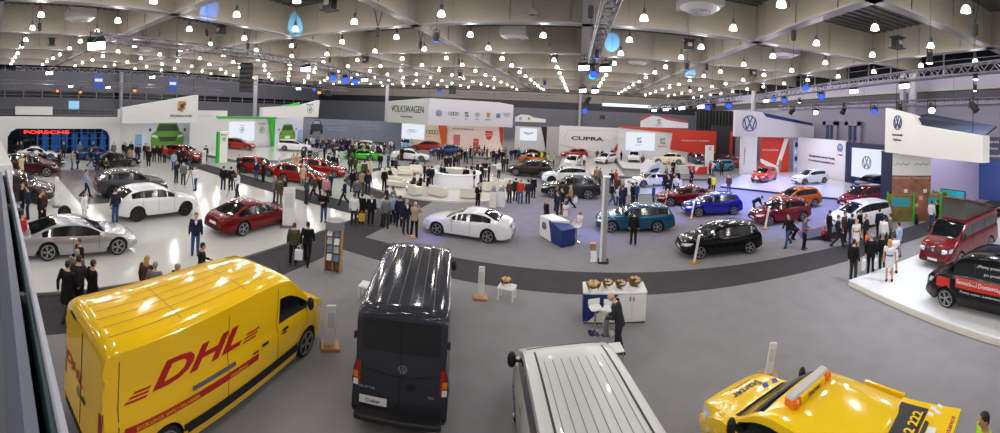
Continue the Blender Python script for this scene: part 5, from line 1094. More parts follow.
# yellow roadside assistance car with beacon bar and raised tailgate
TYPES['caddy'].update(L=4.05, wb=2.5)
TYPES['caddy']['belt'] = [(2.02, .55), (1.02, 1.04), (0, 1.06), (-1.95, 1.08), (-2.02, .8)]; TYPES['caddy'].update(cowl=1.02, wtop=.24, rtop=-1.9, rbot=-1.92, sg=(-.46, .8))
TYPES['caddy']['top'] = [(2.02, .58), (1.97, .8), (1.77, .94), (1.37, 1.05), (1.02, 1.12), (.32, 1.62), (-.03, 1.76), (-.6, 1.82), (-1.6, 1.8), (-1.74, 1.76), (-1.96, 1.1), (-2.02, .6)]
t, K = build_van('caddy', 'signalyellow', (3.98, 5.58), (-.3, .95), .008, 'yellow roadside assistance car with orange beacon bar on its roof', 'roadside_assistance_car', skip=('number_plate',))
lay(t, K, 'H', fit_text('Starter', .72, .2, bold=.01, ext=.004), (1.44, -.05, 0), M_LETTER, 'bonnet_lettering')
lay(t, K, 'H', fit_text('assistance', .55, .07, ext=.004), (1.65, -.05, 0), M_DHLRED, 'bonnet_lettering')
M_STBLUE = mat('starter_blue', (24, 40, 130), .4)
dm = MB()
for a in ((-.12, .02), (.12, -.02)): dm.prism([(a[0] - .1, a[1] - .04), (a[0], a[1] - .1), (a[0] + .1, a[1] + .04), (a[0], a[1] + .1)], 0, .004)
lay(t, K, 'H', dm, (1.22, -.5, 0), M_STBLUE, 'bonnet_emblem')
lay(t, K, 'L', fit_text('S', .2, .3, bold=.03, ext=.004), (-.6, 0, 1.25), M_STBLUE, 'side_lettering')
for k in range(6): lay(t, K, 'L', bar(.12, .12), (1.75 - .24 * k, 0, .72 - (.1 if k % 2 else 0)), M_PLATE, 'reflective_square')
bz = 1.9
M_AMBER = mat('amber_beacon', (226, 110, 20), .15, emit=.12); M_BARGREY = mat('beacon_cover_grey', (190, 188, 184), .5)
for s in (-1, 1): obj('beacon_lens', MB().rbox((-.15, s * .46, bz), (.26, .17, .13), .04), M_AMBER, t)
obj('beacon_cover', MB().rbox((-.13, 0, bz + .075), (.19, 1.06, .03), .03), M_BARGREY, t)
obj('beacon_sign', MB().rbox((-.15, 0, bz), (.24, .7, .12), .02), PAINT['signalyellow'], t)
sgn = fit_text('Starter', .36, .08, bold=.01, ext=.004); M = frame((-.275, 0, bz), (0, -1, 0), (0, 0, 1)); sgn.xf(M); obj('beacon_lettering', sgn, M_LETTER, t)
obj('beacon_mount', MB().bbox((-.23, -.4, 1.76), (-.08, .4, bz - .05)), M_DARK, t)
# raised tailgate
gate = empty('tailgate_anchor'); bpy.data.objects.remove(gate)
GA, GB = Vector((-1.6, 0, 1.8)), Vector((-2.72, 0, 1.9)); gd = (GB - GA).normalized(); gn = Vector((-gd.z, 0, gd.x)); gn = gn if gn.z > 0 else -gn
def gq(a, b, ya, yb, off, th):
    p = [GA + gd * a + Vector((0, ya, 0)), GA + gd * b + Vector((0, ya * .94, 0)), GA + gd * b + Vector((0, yb * .94, 0)), GA + gd * a + Vector((0, yb, 0))]
    p = [q + gn * off for q in p]; m = MB(); m.v = [tuple(q) for q in p] + [tuple(q - gn * th) for q in p]; m.f = [(0, 1, 2, 3), (7, 6, 5, 4), (0, 4, 5, 1), (1, 5, 6, 2), (2, 6, 7, 3), (3, 7, 4, 0)]; m.m = [0] * 6; return m
tg = obj('tailgate', gq(0, 1.07, .78, -.78, 0, .05), PAINT['signalyellow'], t)
obj('tailgate_window', gq(.03, .54, .66, -.66, .006, .01), mat('tinted_gate_glass', (12, 13, 15), .35, spec=.3), tg)
yl = PAINT['signalyellow']
for txt, yy in (('222', .4), ('222', .02), ('222', -.36)):
    m = fit_text(txt, .32, .17, bold=.02, ext=.004); m.xf(frame(GA + gd * .4 + Vector((0, yy, 0)) + gn * .012, (0, -1, 0), -gd)); obj('phone_number', m, yl, tg)
m = fit_text('assistance', .6, .08, ext=.004); m.xf(frame(GA + gd * .98 + Vector((0, -.25, 0)) + gn * .004, (0, -1, 0), -gd)); obj('tailgate_lettering', m, M_DHLRED, tg)
obj('number_plate', gq(.66, .8, .26, -.26, .012, .01), M_PLATE, tg); obj('plate_handle', gq(.58, .64, .34, -.34, .03, .03), M_PLASTIC, tg)
m = roundel_vw(.07, .008); m.xf(frame(GA + gd * .62 + Vector((0, .45, 0)) + gn * .004, (0, -1, 0), -gd)); obj('emblem', m, M_CHROME, tg)
for k in range(4): obj('reflective_square', gq(.56 + (k % 2) * .1, .66 + (k % 2) * .1, -.5 - .07 * k, -.57 - .07 * k, .006, .006), M_PLATE, tg)
obj('gas_strut', MB().cyl((-1.75, .68, 1.4), GA + gd * .5 + Vector((0, .66, -.03)), .015, n=6), M_DARK, t); obj('gas_strut', MB().cyl((-1.75, -.68, 1.4), GA + gd * .5 + Vector((0, -.66, -.03)), .015, n=6), M_DARK, t)
obj('side_board', MB().bbox((-1.6, -.92, 1.6), (-.8, -.87, 1.78)), PAINT['signalyellow'], t)
# cherry red camper van with pop-up roof on the podium
t, K = make_car('transporter', 'cherry', 16.35, 9.9, .225, 180, 'cherry red camper van with raised grey pop-up roof on the white podium', name='camper_van')
cz = 1.93
tent = MB(); v = [(.75, -.68, cz), (.75, .68, cz), (-2.2, .68, cz), (-2.2, -.68, cz), (.75, -.66, cz + .98), (.75, .66, cz + .98), (-2.2, .66, cz + .1), (-2.2, -.66, cz + .1)]
tent.add(v, [(0, 1, 5, 4), (1, 2, 6, 5), (2, 3, 7, 6), (3, 0, 4, 7), (4, 5, 6, 7), (3, 2, 1, 0)])
obj('popup_canvas', tent, mat('canvas_grey', (74, 72, 68), .9), t)
obj('popup_roof', MB().slab([(.95, -.72, cz + 1.0), (.95, .72, cz + 1.0), (-2.3, .72, cz + .14), (-2.3, -.72, cz + .14)], -.07), PAINT['cherry'], t)
lay(t, K, 'F', roundel_vw(.1, .01), (0, 0, .98), M_CHROME, 'front_emblem', .02)
van_seams(t, K, (1.45, .38, -.85), .5, 1.2, 'L')
# black and red commercial van on the podium
t, K = make_car('transporter', 'black', 12.2, 5.93, .225, math.degrees(math.atan2(1, -.05)), 'black van with red band and white lettering on the white podium', name='transporter_van')
M_VANRED = mat('van_band_red', (196, 40, 24), .4)
lay(t, K, 'L', bar(2.7, .34), (-.25, 0, 1.0), M_VANRED, 'colour_band', .004); lay(t, K, 'L', bar(.55, .34), (1.6, 0, .9), M_VANRED, 'colour_band', .004)
lay(t, K, 'L', fit_text('Samochód Dostawczy Roku', 2.1, .19, bold=.012, ext=.004), (0, 0, 1.02), M_PLATE, 'lettering', .01)
lay(t, K, 'L', fit_text('Prosty wybór, komfortowa jazda.', 1.9, .09, ext=.004), (-.05, 0, .72), M_PLATE, 'lettering', .006)
lay(t, K, 'L', fit_text('„Mamy prezent', 1.0, .12, ext=.004), (-.2, 0, 1.66), M_PLATE, 'lettering', .01); lay(t, K, 'L', fit_text('po prostu”', .75, .12, ext=.004), (-.35, 0, 1.42), M_PLATE, 'lettering', .01)
van_seams(t, K, (1.45, .38), .5, 1.2, 'L')
# ------------------------------------------------------------------ exhibition stands
def face_panel(name, pts, th, m, label=None, cat='wall panel', parent=None):
    o = obj(name, MB().slab(pts, th), m, parent)
    if label: tag(o, label, cat)
    return o
def put_text(t, txt, o, u, v, w=None, h=None, m=M_LETTER, name='lettering', **k):
    k.setdefault('ext', .03); tm = fit_text(txt, w, h, **k); tm.xf(frame(o, u, v)); return obj(name, tm, m, t)
def put(t, mbx, o, u, v, m, name='emblem'): mbx.xf(frame(o, u, v)); return obj(name, mbx, m, t)
UX, UY, UZ = Vector((1, 0, 0)), Vector((0, 1, 0)), Vector((0, 0, 1))
def podium(name, poly, z, m, label, edge=None, edge_m=None):
    t = thing(name, label, 'podium', (poly[0][0], poly[0][1], 0)); o = Vector((poly[0][0], poly[0][1], 0))
    rel = [(x - o.x, y - o.y) for x, y in poly]
    obj('deck', MB().prism(rel, .0, z), m, t)
    e = MB(); n = len(rel)
    for i in range(n):
        a = Vector(rel[i]); b = Vector(rel[(i + 1) % n]); d = (b - a); L = d.length
        if L < .05: continue
        ang = math.atan2(d.y, d.x); e.box(((a.x + b.x) / 2, (a.y + b.y) / 2, z / 2 - .01), (L + .02, .03, z - .03), ang)
    obj('edge_trim', e, edge_m or M_GREYTRIM, t)
    return t
podium('podium', [(-40, -7.5), (-11.8, -7.5), (-11.8, 18.3), (-40, 18.3)], .12, M_WHITEGLOSS, 'large glossy white floor stand carrying the sports cars', edge_m=M_GREYTRIM)
t = thing('floor_inset', 'square of dark grey glossy flooring under the graphite car', 'floor inset', (-26.6, 7.8, .12))
obj('mat_surface', MB().prism([(-5.1, -2.5), (5.3, -2.5), (5.3, 2.5), (-5.1, 2.5)], 0, .004), mat('grey_gloss_floor', (88, 86, 86), .28, noise=(.6, .05)), t)
put_text(t, 'PORSCHE', (.6, -1.9, .004), (0, 1, 0), (-1, 0, 0), w=1.2, h=.22, m=mat('red_floor_letter', (180, 40, 30), .4), ext=.003)
podium('podium', [(10.47, -3.), (31, -3.), (31, 11.6), (10.47, 11.6)], .22, mat('bright_white_floor', (226, 226, 228), .14, noise=(.3, .02)), 'white low podium with two vans at the side of the hall', edge_m=M_OFFWHITE)
podium('podium', [(14.2, 34.9), (17, 32.), (21.9, 25.2), (28.4, 25.2), (28.4, 42.7), (20.5, 42.7)], .2, mat('pale_gloss_floor', (206, 206, 214), .1, noise=(.3, .03)), 'glossy pale podium with blue rim under coral and white hatchbacks', edge_m=M_NAVY)
podium('podium', [(-38.4, 23.2), (-31.6, 24.2), (-28.9, 28.6), (-30.8, 35.7), (-33, 40.8), (-38.4, 40.8)], .3, M_WHITEGLOSS, 'white round edged stage before the green edged wall')
podium('podium', [(-11.4 + 7.6 * math.cos(2 * PI * k / 72), 32 + 7.6 * math.sin(2 * PI * k / 72)) for k in range(72)], .12, M_WHITEGLOSS, 'round white lounge floor with sofas and the round bar', edge_m=M_OFFWHITE)
podium('podium', [(5.9, 46.8), (15.2, 44.9), (16.2, 46.8), (21, 57.9), (5.9, 57.9)], .3, M_STANDWHITE, 'pale stage before the red wall and wide white screen')
podium('podium', [(-2.2, 42.3), (5.5, 42.3), (5.5, 59.8), (-2.2, 59.8)], .06, mat('pale_stage_floor', (196, 190, 186), .3), 'pale floor stage before the wide dark wordmark')
podium('podium', [(-26, 52.2), (-17, 51.), (-17, 57.2), (-26, 57.2)], .08, mat('cream_stage_floor', (206, 196, 180), .3), 'cream floor stage with a red car before the four ringed wall')
podium('podium', [(-15.8, 50.), (-12.2, 50.), (-11.6, 57.), (-15.8, 57.)], .3, M_OFFWHITE, 'white plinth with a row of motorcycles')
podium('podium', [(4.2, 31.6), (9.8, 33.), (11.6, 40.), (5.2, 40.)], .05, mat('pale_concept_floor', (210, 212, 224), .15), 'pale lit floor under the white concept car', edge_m=M_NAVY)

# showroom wall with dark rounded window
t = thing('display_wall', 'long white showroom wall with a dark rounded window and red lettering', 'wall', (-40.2, 0, 0))
w = MB(); yy0, yy1, zz0, zz1 = 1.8, 13.3, .15, 3.0
ro = [(yy0, .9), (yy0, 2.1), (yy0 + .35, 2.65), (yy0 + .95, zz1), (yy1 - 1., zz1), (yy1 - .3, 2.65), (yy1, 2.), (yy1, zz0), (yy0 + .7, zz0), (yy0, .9)]
w.bbox((-.4, -8, .12), (0, yy0, 4.3)).bbox((-.4, yy1, .12), (0, 14.6, 4.3)).bbox((-.4, yy0, zz1), (0, yy1, 4.3)).bbox((-.4, yy0, 0), (0, yy1, zz0 + .05))
w.slab([(0, yy0, zz1), (0, yy0, 2.1), (0, yy0 + .35, 2.65), (0, yy0 + .95, zz1)], .3).slab([(0, yy1, zz1), (0, yy1 - 1., zz1), (0, yy1 - .3, 2.65), (0, yy1, 2.)], .3)
obj('panel', w, M_STANDWHITE, t)
obj('window_glass', MB().bbox((-.35, yy0, .15), (-.3, yy1, zz1)), mat('dusk_window', (8, 14, 26), .12, spec=.4), t)
mm = MB()
for k in range(11): mm.bbox((-.3, 5. + k * .82, .15), (-.24, 5.04 + k * .82 + (.12 if k % 3 == 0 else 0), zz1))
for z in (1.0, 1.9, 2.5): mm.bbox((-.3, 5., z), (-.25, yy1, z + .05))
obj('window_mullion', mm, mat('blue_mullion', (20, 66, 130), .4, emit=.35), t)
for k in range(7): obj('blue_pane', MB().bbox((-.305, 5.6 + k * 1.1, .3 + .2 * (k % 3)), (-.285, 6.3 + k * 1.1, 2.3 + .1 * (k % 2))), mat('blue_lit_pane', (22, 70, 128), .2, emit=.22), t)
put_text(t, 'PORSCHE', (.03, 6.05, 2.62), UY, UZ, w=5., h=.36, m=mat('red_neon', (255, 60, 40), .4, emit=1.6), bold=.02, name='sign_lettering')
t = thing('display_wall', 'tall pale wall carrying the picture of a green car front', 'wall', (-41, 0, 0))
obj('panel', MB().bbox((-.3, 14.5, 0), (0, 30, 5.2)), M_STANDWHITE, t)
obj('doorway', MB().bbox((0, 16.7, .05), (.03, 18.7, 2.2)), mat('pale_blue_door', (120, 168, 206), .5), t)
M_GC = mat('poster_green', (92, 150, 44), .5); M_GC2 = mat('poster_dark_green', (44, 66, 28), .5); M_GL = mat('poster_light', (226, 236, 226), .5)
def car_poster(t, x, yc, z0, w, h, rear=False):
    """flat printed picture of a green car seen head on"""
    S = lambda pts: [(x + .03, yc + a * w / 2, z0 + b * h) for a, b in pts]
    obj('picture_background', MB().bbox((x - .03, yc - w * .75, z0 - .2), (x, yc + w * .85, z0 + h * 1.25)), mat('poster_pale_blue', (202, 212, 226), .5), t)
    obj('picture_body', MB().slab(S([(-.95, .05), (.95, .05), (1., .45), (.92, .62), (.72, .7), (.55, .97), (.3, 1.), (-.3, 1.), (-.55, .97), (-.72, .7), (-.92, .62), (-1., .45)]), .02), M_GC, t)
    S2 = lambda pts: [(x + .05, yc + a * w / 2, z0 + b * h) for a, b in pts]
    obj('picture_window', MB().slab(S2([(-.66, .7), (.66, .7), (.5, .93), (-.5, .93)]), .012), M_GC2, t)
    obj('picture_grille', MB().slab(S2([(-.45, .34), (.45, .34), (.55, .5), (-.55, .5)]), .012) if not rear else MB().slab(S2([(-.3, .3), (.3, .3), (.3, .42), (-.3, .42)]), .012), M_GC2 if not rear else M_GL, t)
    obj('picture_bumper', MB().slab(S2([(-.8, .08), (.8, .08), (.75, .2), (-.75, .2)]), .012), M_GC2, t)
    for s in (-1, 1):
        obj('picture_lamp', MB().slab(S2([(s * .6, .46), (s * .92, .5), (s * .9, .58), (s * .62, .54)][::s]), .012), M_GL if not rear else mat('poster_red', (150, 40, 30), .5), t)
        obj('picture_mirror', MB().slab(S2([(s * .98, .68), (s * 1.12, .7), (s * 1.1, .8), (s * .98, .78)][::s]), .012), M_GC2, t)
        obj('picture_tyre', MB().slab(S2([(s * .66, 0.), (s * .95, 0.), (s * .95, .14), (s * .66, .1)][::s]), .02), M_DARK, t)
car_poster(t, .04, 21., .1, 4.6, 3.6)
t = thing('hanging_banner', 'slanted white hanging fascia with a golden crest', 'banner', (-36, 13.2, 0))
pts = [(0, 0, 3.9), (0, 9., 4.0), (0, 9., 7.1), (0, 0, 5.5)]
obj('panel', MB().slab(pts, .7), M_STANDWHITE, t)
put(t, shield(.62, .05), (.02, 6.9, 5.75), UY, UZ, mat('crest_gold', (166, 134, 70), .4, .5), 'crest'); put(t, shield(.28, .05), (.06, 6.9, 5.75), UY, UZ, mat('crest_black', (40, 26, 20), .4), 'crest_centre')
for s in (-1, 1): put(t, MB().prism([(-.2, -.12), (.2, -.12), (.2, .12), (-.2, .12)], 0, .03), (.06, 6.9 + s * .3, 5.75 + s * .3), UY, UZ, mat('crest_red', (150, 30, 26), .4), 'crest_field')
put_text(t, 'PORSCHE', (.02, 6.9, 4.72), UY, UZ, w=2.7, h=.24, bold=.01)
for y in (1, 8.5): obj('hanging_cable', MB().cyl((-.3, y, 5.4), (-.3, y, 15.2), .015, n=5), M_DARK, t)
t = thing('partition_wall', 'white partition end close to the balcony rail', 'partition', (-20.3, -1.2, .125)); obj('panel', MB().bbox((-.15, -5, 0), (.15, 2.4, 2.6)), M_STANDWHITE, t); obj('top_drape', MB().slab([(0, -3, 2.6), (0, 2.4, 2.6), (0, 1.6, 4.1), (0, -3, 4.6)], .12), M_WHITE, t)
t = thing('monitor_stand', 'black box stand at the tail of the silver sports saloon', 'stand', (-17.2, 1.3, .12)); obj('cabinet', MB().rbox((0, 0, .55), (.5, .5, 1.1), .04), M_DARK, t); obj('screen', MB().bbox((.26, -.2, .6), (.27, .2, 1.05)), M_GLASS, t)

# green edged stand
t = thing('display_wall', 'white wall with green frame and lit screen behind the stage', 'wall', (-39, 0, 0))
obj('panel', MB().bbox((-.3, 23, 0), (0, 36.7, 4.35)), M_STANDWHITE, t)
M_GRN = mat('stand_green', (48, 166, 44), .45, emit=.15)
obj('green_frame', MB().bbox((-.3, 27., 4.3), (.12, 36.9, 4.55)).slab([(.1, 35.6, 4.5), (.1, 36.9, 4.5), (.1, 36.9, .3), (.1, 36.4, .3)], .4), M_GRN, t)
obj('screen', MB().bbox((0, 28.9, 1.25), (.06, 33.2, 3.85)), M_SCREEN, t)
put(t, arrow_emblem(.38, .02), (.07, 31, 2.75), UY, UZ, mat('emblem_green', (40, 130, 90), .4), 'screen_emblem'); put_text(t, 'ŠKODA', (.07, 31, 3.35), UY, UZ, w=.8, h=.14, ext=.01)
put(t, arrow_emblem(.45, .03), (.01, 34.6, 2.7), UY, UZ, mat('emblem_green', (40, 130, 90), .4)); put_text(t, 'ŠKODA', (.01, 34.6, 3.55), UY, UZ, w=1.2, h=.18)
t = thing('display_wall', 'pale wall carrying the picture of a green car rear', 'wall', (-38.6, 36.9, 0)); obj('panel', MB().slab([(0, 0, 0), (.2, 5.6, 0), (.2, 5.6, 4.55), (0, 0, 4.55)], .2), M_STANDWHITE, t); car_poster(t, .2, 2.2, .5, 3.4, 3., True)
obj('side_banner', MB().bbox((.22, 4.4, .4), (.3, 5.4, 2.6)), mat('banner_pale_blue', (150, 180, 214), .5), t)
t = thing('info_totem', 'white totem with green edge and round green emblem', 'totem', (-32, 22.2, 0)); obj('panel', MB().bbox((-.15, .25, 0), (.15, 1.3, 3.3)), M_WHITE, t); obj('edge_strip', MB().bbox((-.17, -.0, 0), (.17, .27, 3.3)), M_GRN, t)
put(t, arrow_emblem(.26, .02), (.16, .78, 2.5), UY, UZ, mat('emblem_green', (40, 130, 90), .4)); put_text(t, 'ŠKODA', (.16, .78, 2.98), UY, UZ, w=.75, h=.16)
t = thing('hanging_banner', 'white hanging fascia with green stripe and green emblem', 'banner', (-34, 30.2, 0))
obj('panel', MB().slab([(0, 0, 4.75), (0, 10.5, 4.75), (0, 10.7, 7.15), (0, 6.7, 6.3), (0, 0, 5.9)], .6), M_STANDWHITE, t); obj('green_stripe', MB().slab([(-.3, 2., 5.9), (-.3, 6.9, 6.2), (-.3, 6.9, 6.75), (-.3, 5.5, 6.5)], .25), M_GRN, t)
put(t, arrow_emblem(.5, .03), (.01, 8.6, 5.75), UY, UZ, mat('emblem_green', (40, 130, 90), .4)); put_text(t, 'ŠKODA', (.01, 8.6, 6.5), UY, UZ, w=1.4, h=.2)
for y in (1, 9.5): obj('hanging_cable', MB().cyl((-.3, y, 5.9), (-.3, y, 15.2), .015, n=5), M_DARK, t)
# grey picture wall with an off-road pickup
A = Vector((-38.5, 42.5, 0)); Bv = Vector((-27, 53, 0)); u = (Bv - A).normalized(); t = thing('display_wall', 'long blue grey picture wall with a pickup seen from above', 'wall', tuple(A))
L = (Bv - A).length; nrm = u.cross(UZ)
obj('panel', MB().slab([(0, 0, 0), tuple(u * L), tuple(u * L + UZ * 4.35), (0, 0, 4.35)], .25), mat('mural_greyblue', (116, 120, 140), .6, noise=(.12, .22)), t)
obj('edge_strip', MB().slab([tuple(-u * .4 + nrm * .02), tuple(u * .1 + nrm * .02), tuple(u * .1 + nrm * .02 + UZ * 4.4), tuple(-u * .4 + nrm * .02 + UZ * 4.4)], .2), M_RED, t)
base = u * 2.1 + nrm * .02
pic = lambda pts, th=.02: MB().slab([tuple(base + u * a + UZ * b) for a, b in pts], -th)
M_PK = mat('poster_pickup_black', (34, 34, 40), .5)
obj('picture_pickup', pic([(-.8, 2.3), (.9, 2.5), (1., 3.3), (.7, 3.6), (.5, 4.15), (-.4, 4.1), (-.6, 3.6), (-.9, 3.3)]), M_PK, t)
obj('picture_tyre', pic([(-.95, 1.9), (-.55, 1.9), (-.5, 2.6), (-.95, 2.6)], .03), M_DARK, t); obj('picture_tyre', pic([(.6, 2.1), (1., 2.1), (1., 2.7), (.6, 2.7)], .03), M_DARK, t)
obj('picture_window', pic([(-.5, 3.55), (.55, 3.6), (.42, 4.0), (-.35, 3.98)], .035), mat('poster_grey', (150, 154, 164), .5), t)
M_FAINT = mat('faint_letter', (166, 170, 186), .6)
for k, (d, z, w_) in enumerate([(4.7, 3.7, 1.3), (4.9, 3.1, 3.), (4.9, 2.75, 2.6), (10.2, 3.65, 2.2), (10.5, 3.1, 3.)]):
    put_text(t, ('Nowy Amarok', 'siła i charakter na każdej drodze', 'gotowy na wyzwania', 'Nowy Amarok V6', 'siła i charakter na każdej drodze')[k], u * (d + w_ / 2 - 1) + nrm * .005 + UZ * z, u, UZ, w=w_, h=.22, m=M_FAINT, ext=.01)
t = thing('display_table', 'dark low counter before the blue grey picture wall', 'counter', (-29.9, 49.3, 0), math.atan2(u.y, u.x)); obj('body', MB().rbox((0, -.3, .55), (3.6, .8, 1.1), .05), mat('counter_dark', (40, 34, 34), .5), t); obj('top', MB().rbox((0, -.3, 1.12), (3.8, .95, .05), .02), M_DARK, t)
# cream wall with four rings
t = thing('display_wall', 'cream wall with four rings, white screen and orange columns', 'wall', (0, 57.5, 0))
obj('panel', MB().bbox((-27, 0, 0), (-12, .3, 4.1)).bbox((-31, .1, 0), (-27, .4, 4.)), mat('wall_cream', (226, 208, 184), .6), t); obj('screen', MB().bbox((-29.6, -.06, 1.4), (-25, .1, 3.9)), M_SCREEN, t)
put(t, rings_four(.26, .02), (-27.3, -.07, 2.75), UX, UZ, mat('emblem_screen_blue', (70, 110, 150), .4), 'screen_emblem'); put_text(t, 'Audi', (-27.8, -.07, 2.2), UX, UZ, w=.7, h=.16, m=mat('screen_letter', (150, 160, 180), .5), ext=.01)
put(t, rings_four(.34, .03), (-23.6, -.01, 2.8), UX, UZ, M_LETTER); put_text(t, 'Audi', (-24.3, -.01, 2.1), UX, UZ, w=.8, h=.17, m=mat('audi_red', (176, 24, 36), .5))
obj('orange_column', MB().slab([(-22.4, -.25, 4.), (-21., -.25, 4.), (-21., -.25, .1), (-21.5, -.25, .1)][::-1], -.2), mat('column_orange', (206, 84, 32), .5), t)
obj('white_wall', MB().bbox((-20.9, -.05, 0), (-11.6, -.0, 4.4)), mat('wall_pinkwhite', (232, 214, 208), .55), t)
put_text(t, 'SCRAMBLER', (-18.2, -.07, 3.65), UX, UZ, w=3.6, h=.24)
sk = MB()
for a, b in (((-.8, -.5), (-.2, .2)), ((-.2, .2), (.5, .3)), ((.5, .3), (.1, -.3)), ((.1, -.3), (.9, -.7)), ((-.6, .4), (-.1, .3))): stroke(sk, a, b, .07, .01)
put(t, sk, (-19.2, -.07, 2.4), UX, UZ, mat('sketch_grey', (170, 150, 150), .5), 'line_drawing')
put(t, shield(.75, .03), (-13.9, -.07, 2.85), UX, UZ, mat('shield_red', (214, 60, 40), .45)); put_text(t, 'DUCATI', (-13.9, -.11, 3.15), UX, UZ, w=1., h=.17, m=M_WHITE, ext=.01)
wv = MB()
stroke(wv, (-.6, -.05), (.1, .1), .06, .01); stroke(wv, (.1, .1), (.55, .1), .06, .01); put(t, wv, (-13.9, -.11, 2.75), UX, UZ, M_WHITE, 'shield_line')
obj('orange_edge', MB().slab([(-12.3, -.1, 4.3), (-11.6, -.1, 4.3), (-11.6, -.1, 1.), (-12., -.1, 2.)][::-1], -.08), M_RED, t)
t = thing('info_totem', 'pink info panel beside the round bar', 'totem', (-17.8, 53.2, 0)); obj('panel', MB().bbox((-.5, -.08, 0), (.5, .08, 2.9)), mat('totem_pink', (206, 110, 110), .5), t); obj('foot', MB().bbox((-.6, -.3, 0), (.6, .3, .05)), M_GREYTRIM, t)
t = thing('info_totem', 'slim red totem behind the motorcycles', 'totem', (-14.9, 53.6, 0)); obj('panel', MB().bbox((-.4, -.1, 0), (.4, .1, 2.5)), M_RED, t); put_text(t, 'DUCATI', (0, -.11, 2.1), UX, UZ, w=.6, h=.14, m=M_WHITE, ext=.01)
# long white hanging banner
t = thing('hanging_banner', 'long white two sided hanging banner with dark wordmark and emblems', 'banner', (-19.55, 46.0, 0))
a, b, c = Vector((-6.2, -.1, 0)), Vector((0, 0, 0)), Vector((8.1, 7.8, 0))
obj('front_panel', MB().slab([a + UZ * 4.5, b + UZ * 4.5, b + UZ * 8.05, a + UZ * 7.45], .4), mat('banner_greywhite', (176, 179, 174), .55), t)
obj('side_panel', MB().slab([b + UZ * 4.5, c + UZ * 4.5, c + UZ * 8.05, b + UZ * 8.05], .4), mat('banner_white', (198, 196, 204), .55), t)
put_text(t, 'VOLKSWAGEN', Vector((-3.15, -.07, 6.45)), (b - a), UZ, w=4.9, h=.95, m=M_LETTER); put_text(t, 'GROUP POLSKA', Vector((-3.2, -.07, 5.4)), (b - a), UZ, w=1.9, h=.2, m=M_LETTER)
uc = (c - b).normalized(); off = uc.cross(UZ) * .02
for d, mk, m in [(1.5, roundel_vw(.42, .03), M_VWBLUE), (3.7, rings_four(.26, .03), M_LETTER), (5.7, s_emblem(.34, .03), M_LETTER), (7.4, arrow_emblem(.36, .03), mat('emblem_green', (40, 130, 90), .4)), (9.2, shield(.38, .03), mat('crest_gold', (166, 134, 70), .4)), (10.9, roundel_vw(.36, .03), M_VWBLUE)]:
    put(t, mk, off + uc * d + UZ * 6.1, uc, UZ, m)
for d, s in [(3.7, 'Audi'), (5.7, 'SEAT'), (7.4, 'ŠKODA'), (9.2, 'PORSCHE')]: put_text(t, s, off + uc * d + UZ * 5.45, uc, UZ, h=.15, ext=.02, m=mat('audi_red', (176, 24, 36)) if d < 7 else M_LETTER)
e = Vector((1.7, 1.2, 0)); obj('end_panel', MB().slab([c + UZ * 4.5, c + e + UZ * 4.4, c + e + UZ * 7.8, c + UZ * 8.0], .3), mat('banner_white', (222, 220, 226)), t)
put_text(t, 'VGP', c + e * .5 + Vector((.02, -.04, 6.3)), e, UZ, w=1.1, h=.6, m=mat('faint_grey', (150, 150, 160), .5))
for p in (a, b, c): obj('hanging_cable', MB().cyl(p * .9 + UZ * 7.4, p * .9 + UZ * 15.2, .02, n=5), M_DARK, t)
# far small stand with a screen
t = thing('display_wall', 'far trapezoid white wall with a small lit screen', 'wall', (0, 66, 0)); obj('panel', MB().slab([(-11.2, 0, 0), (-5.4, 0, 0), (-6.6, 0, 4.3), (-11.2, 0, 4.3)], .3), M_STANDWHITE, t); obj('screen', MB().bbox((-10.3, -.05, 1.85), (-7.25, .0, 4.)), M_SCREEN, t)
put_text(t, 'B', (-8.8, -.06, 3.1), UX, UZ, h=.45, m=M_LETTER, ext=.01)
wg = MB()
for s in (-1, 1):
    for k in range(3): stroke(wg, (s * .25, .1 - .12 * k), (s * (.95 - .2 * k), .22 - .12 * k), .07, .01)
put(t, wg, (-8.8, -.06, 3.1), UX, UZ, M_LETTER, 'wing_emblem'); obj('dark_side', MB().slab([(-6.5, .05, 4.4), (-5.2, .05, 4.4), (-5., .05, 0), (-5.5, .05, 0)][::-1], -.1), M_DARK, t)
t = thing('hanging_banner', 'small white fascia with two little emblems far beyond the round bar', 'banner', (-9.8, 66, 0)); obj('panel', MB().slab([(-1.5, 0, 5.1), (4, 0, 5.2), (4., 0, 5.75), (1.7, 0, 6.), (1., 0, 6.35), (-.5, 0, 6.4), (-1.5, 0, 5.9)], .3), M_STANDWHITE, t); put(t, shield(.3, .03), (1., -.01, 5.75), UX, UZ, mat('crest_gold', (166, 134, 70))); put(t, roundel_vw(.26, .03), (-.5, -.01, 5.7), UX, UZ, M_VWBLUE)
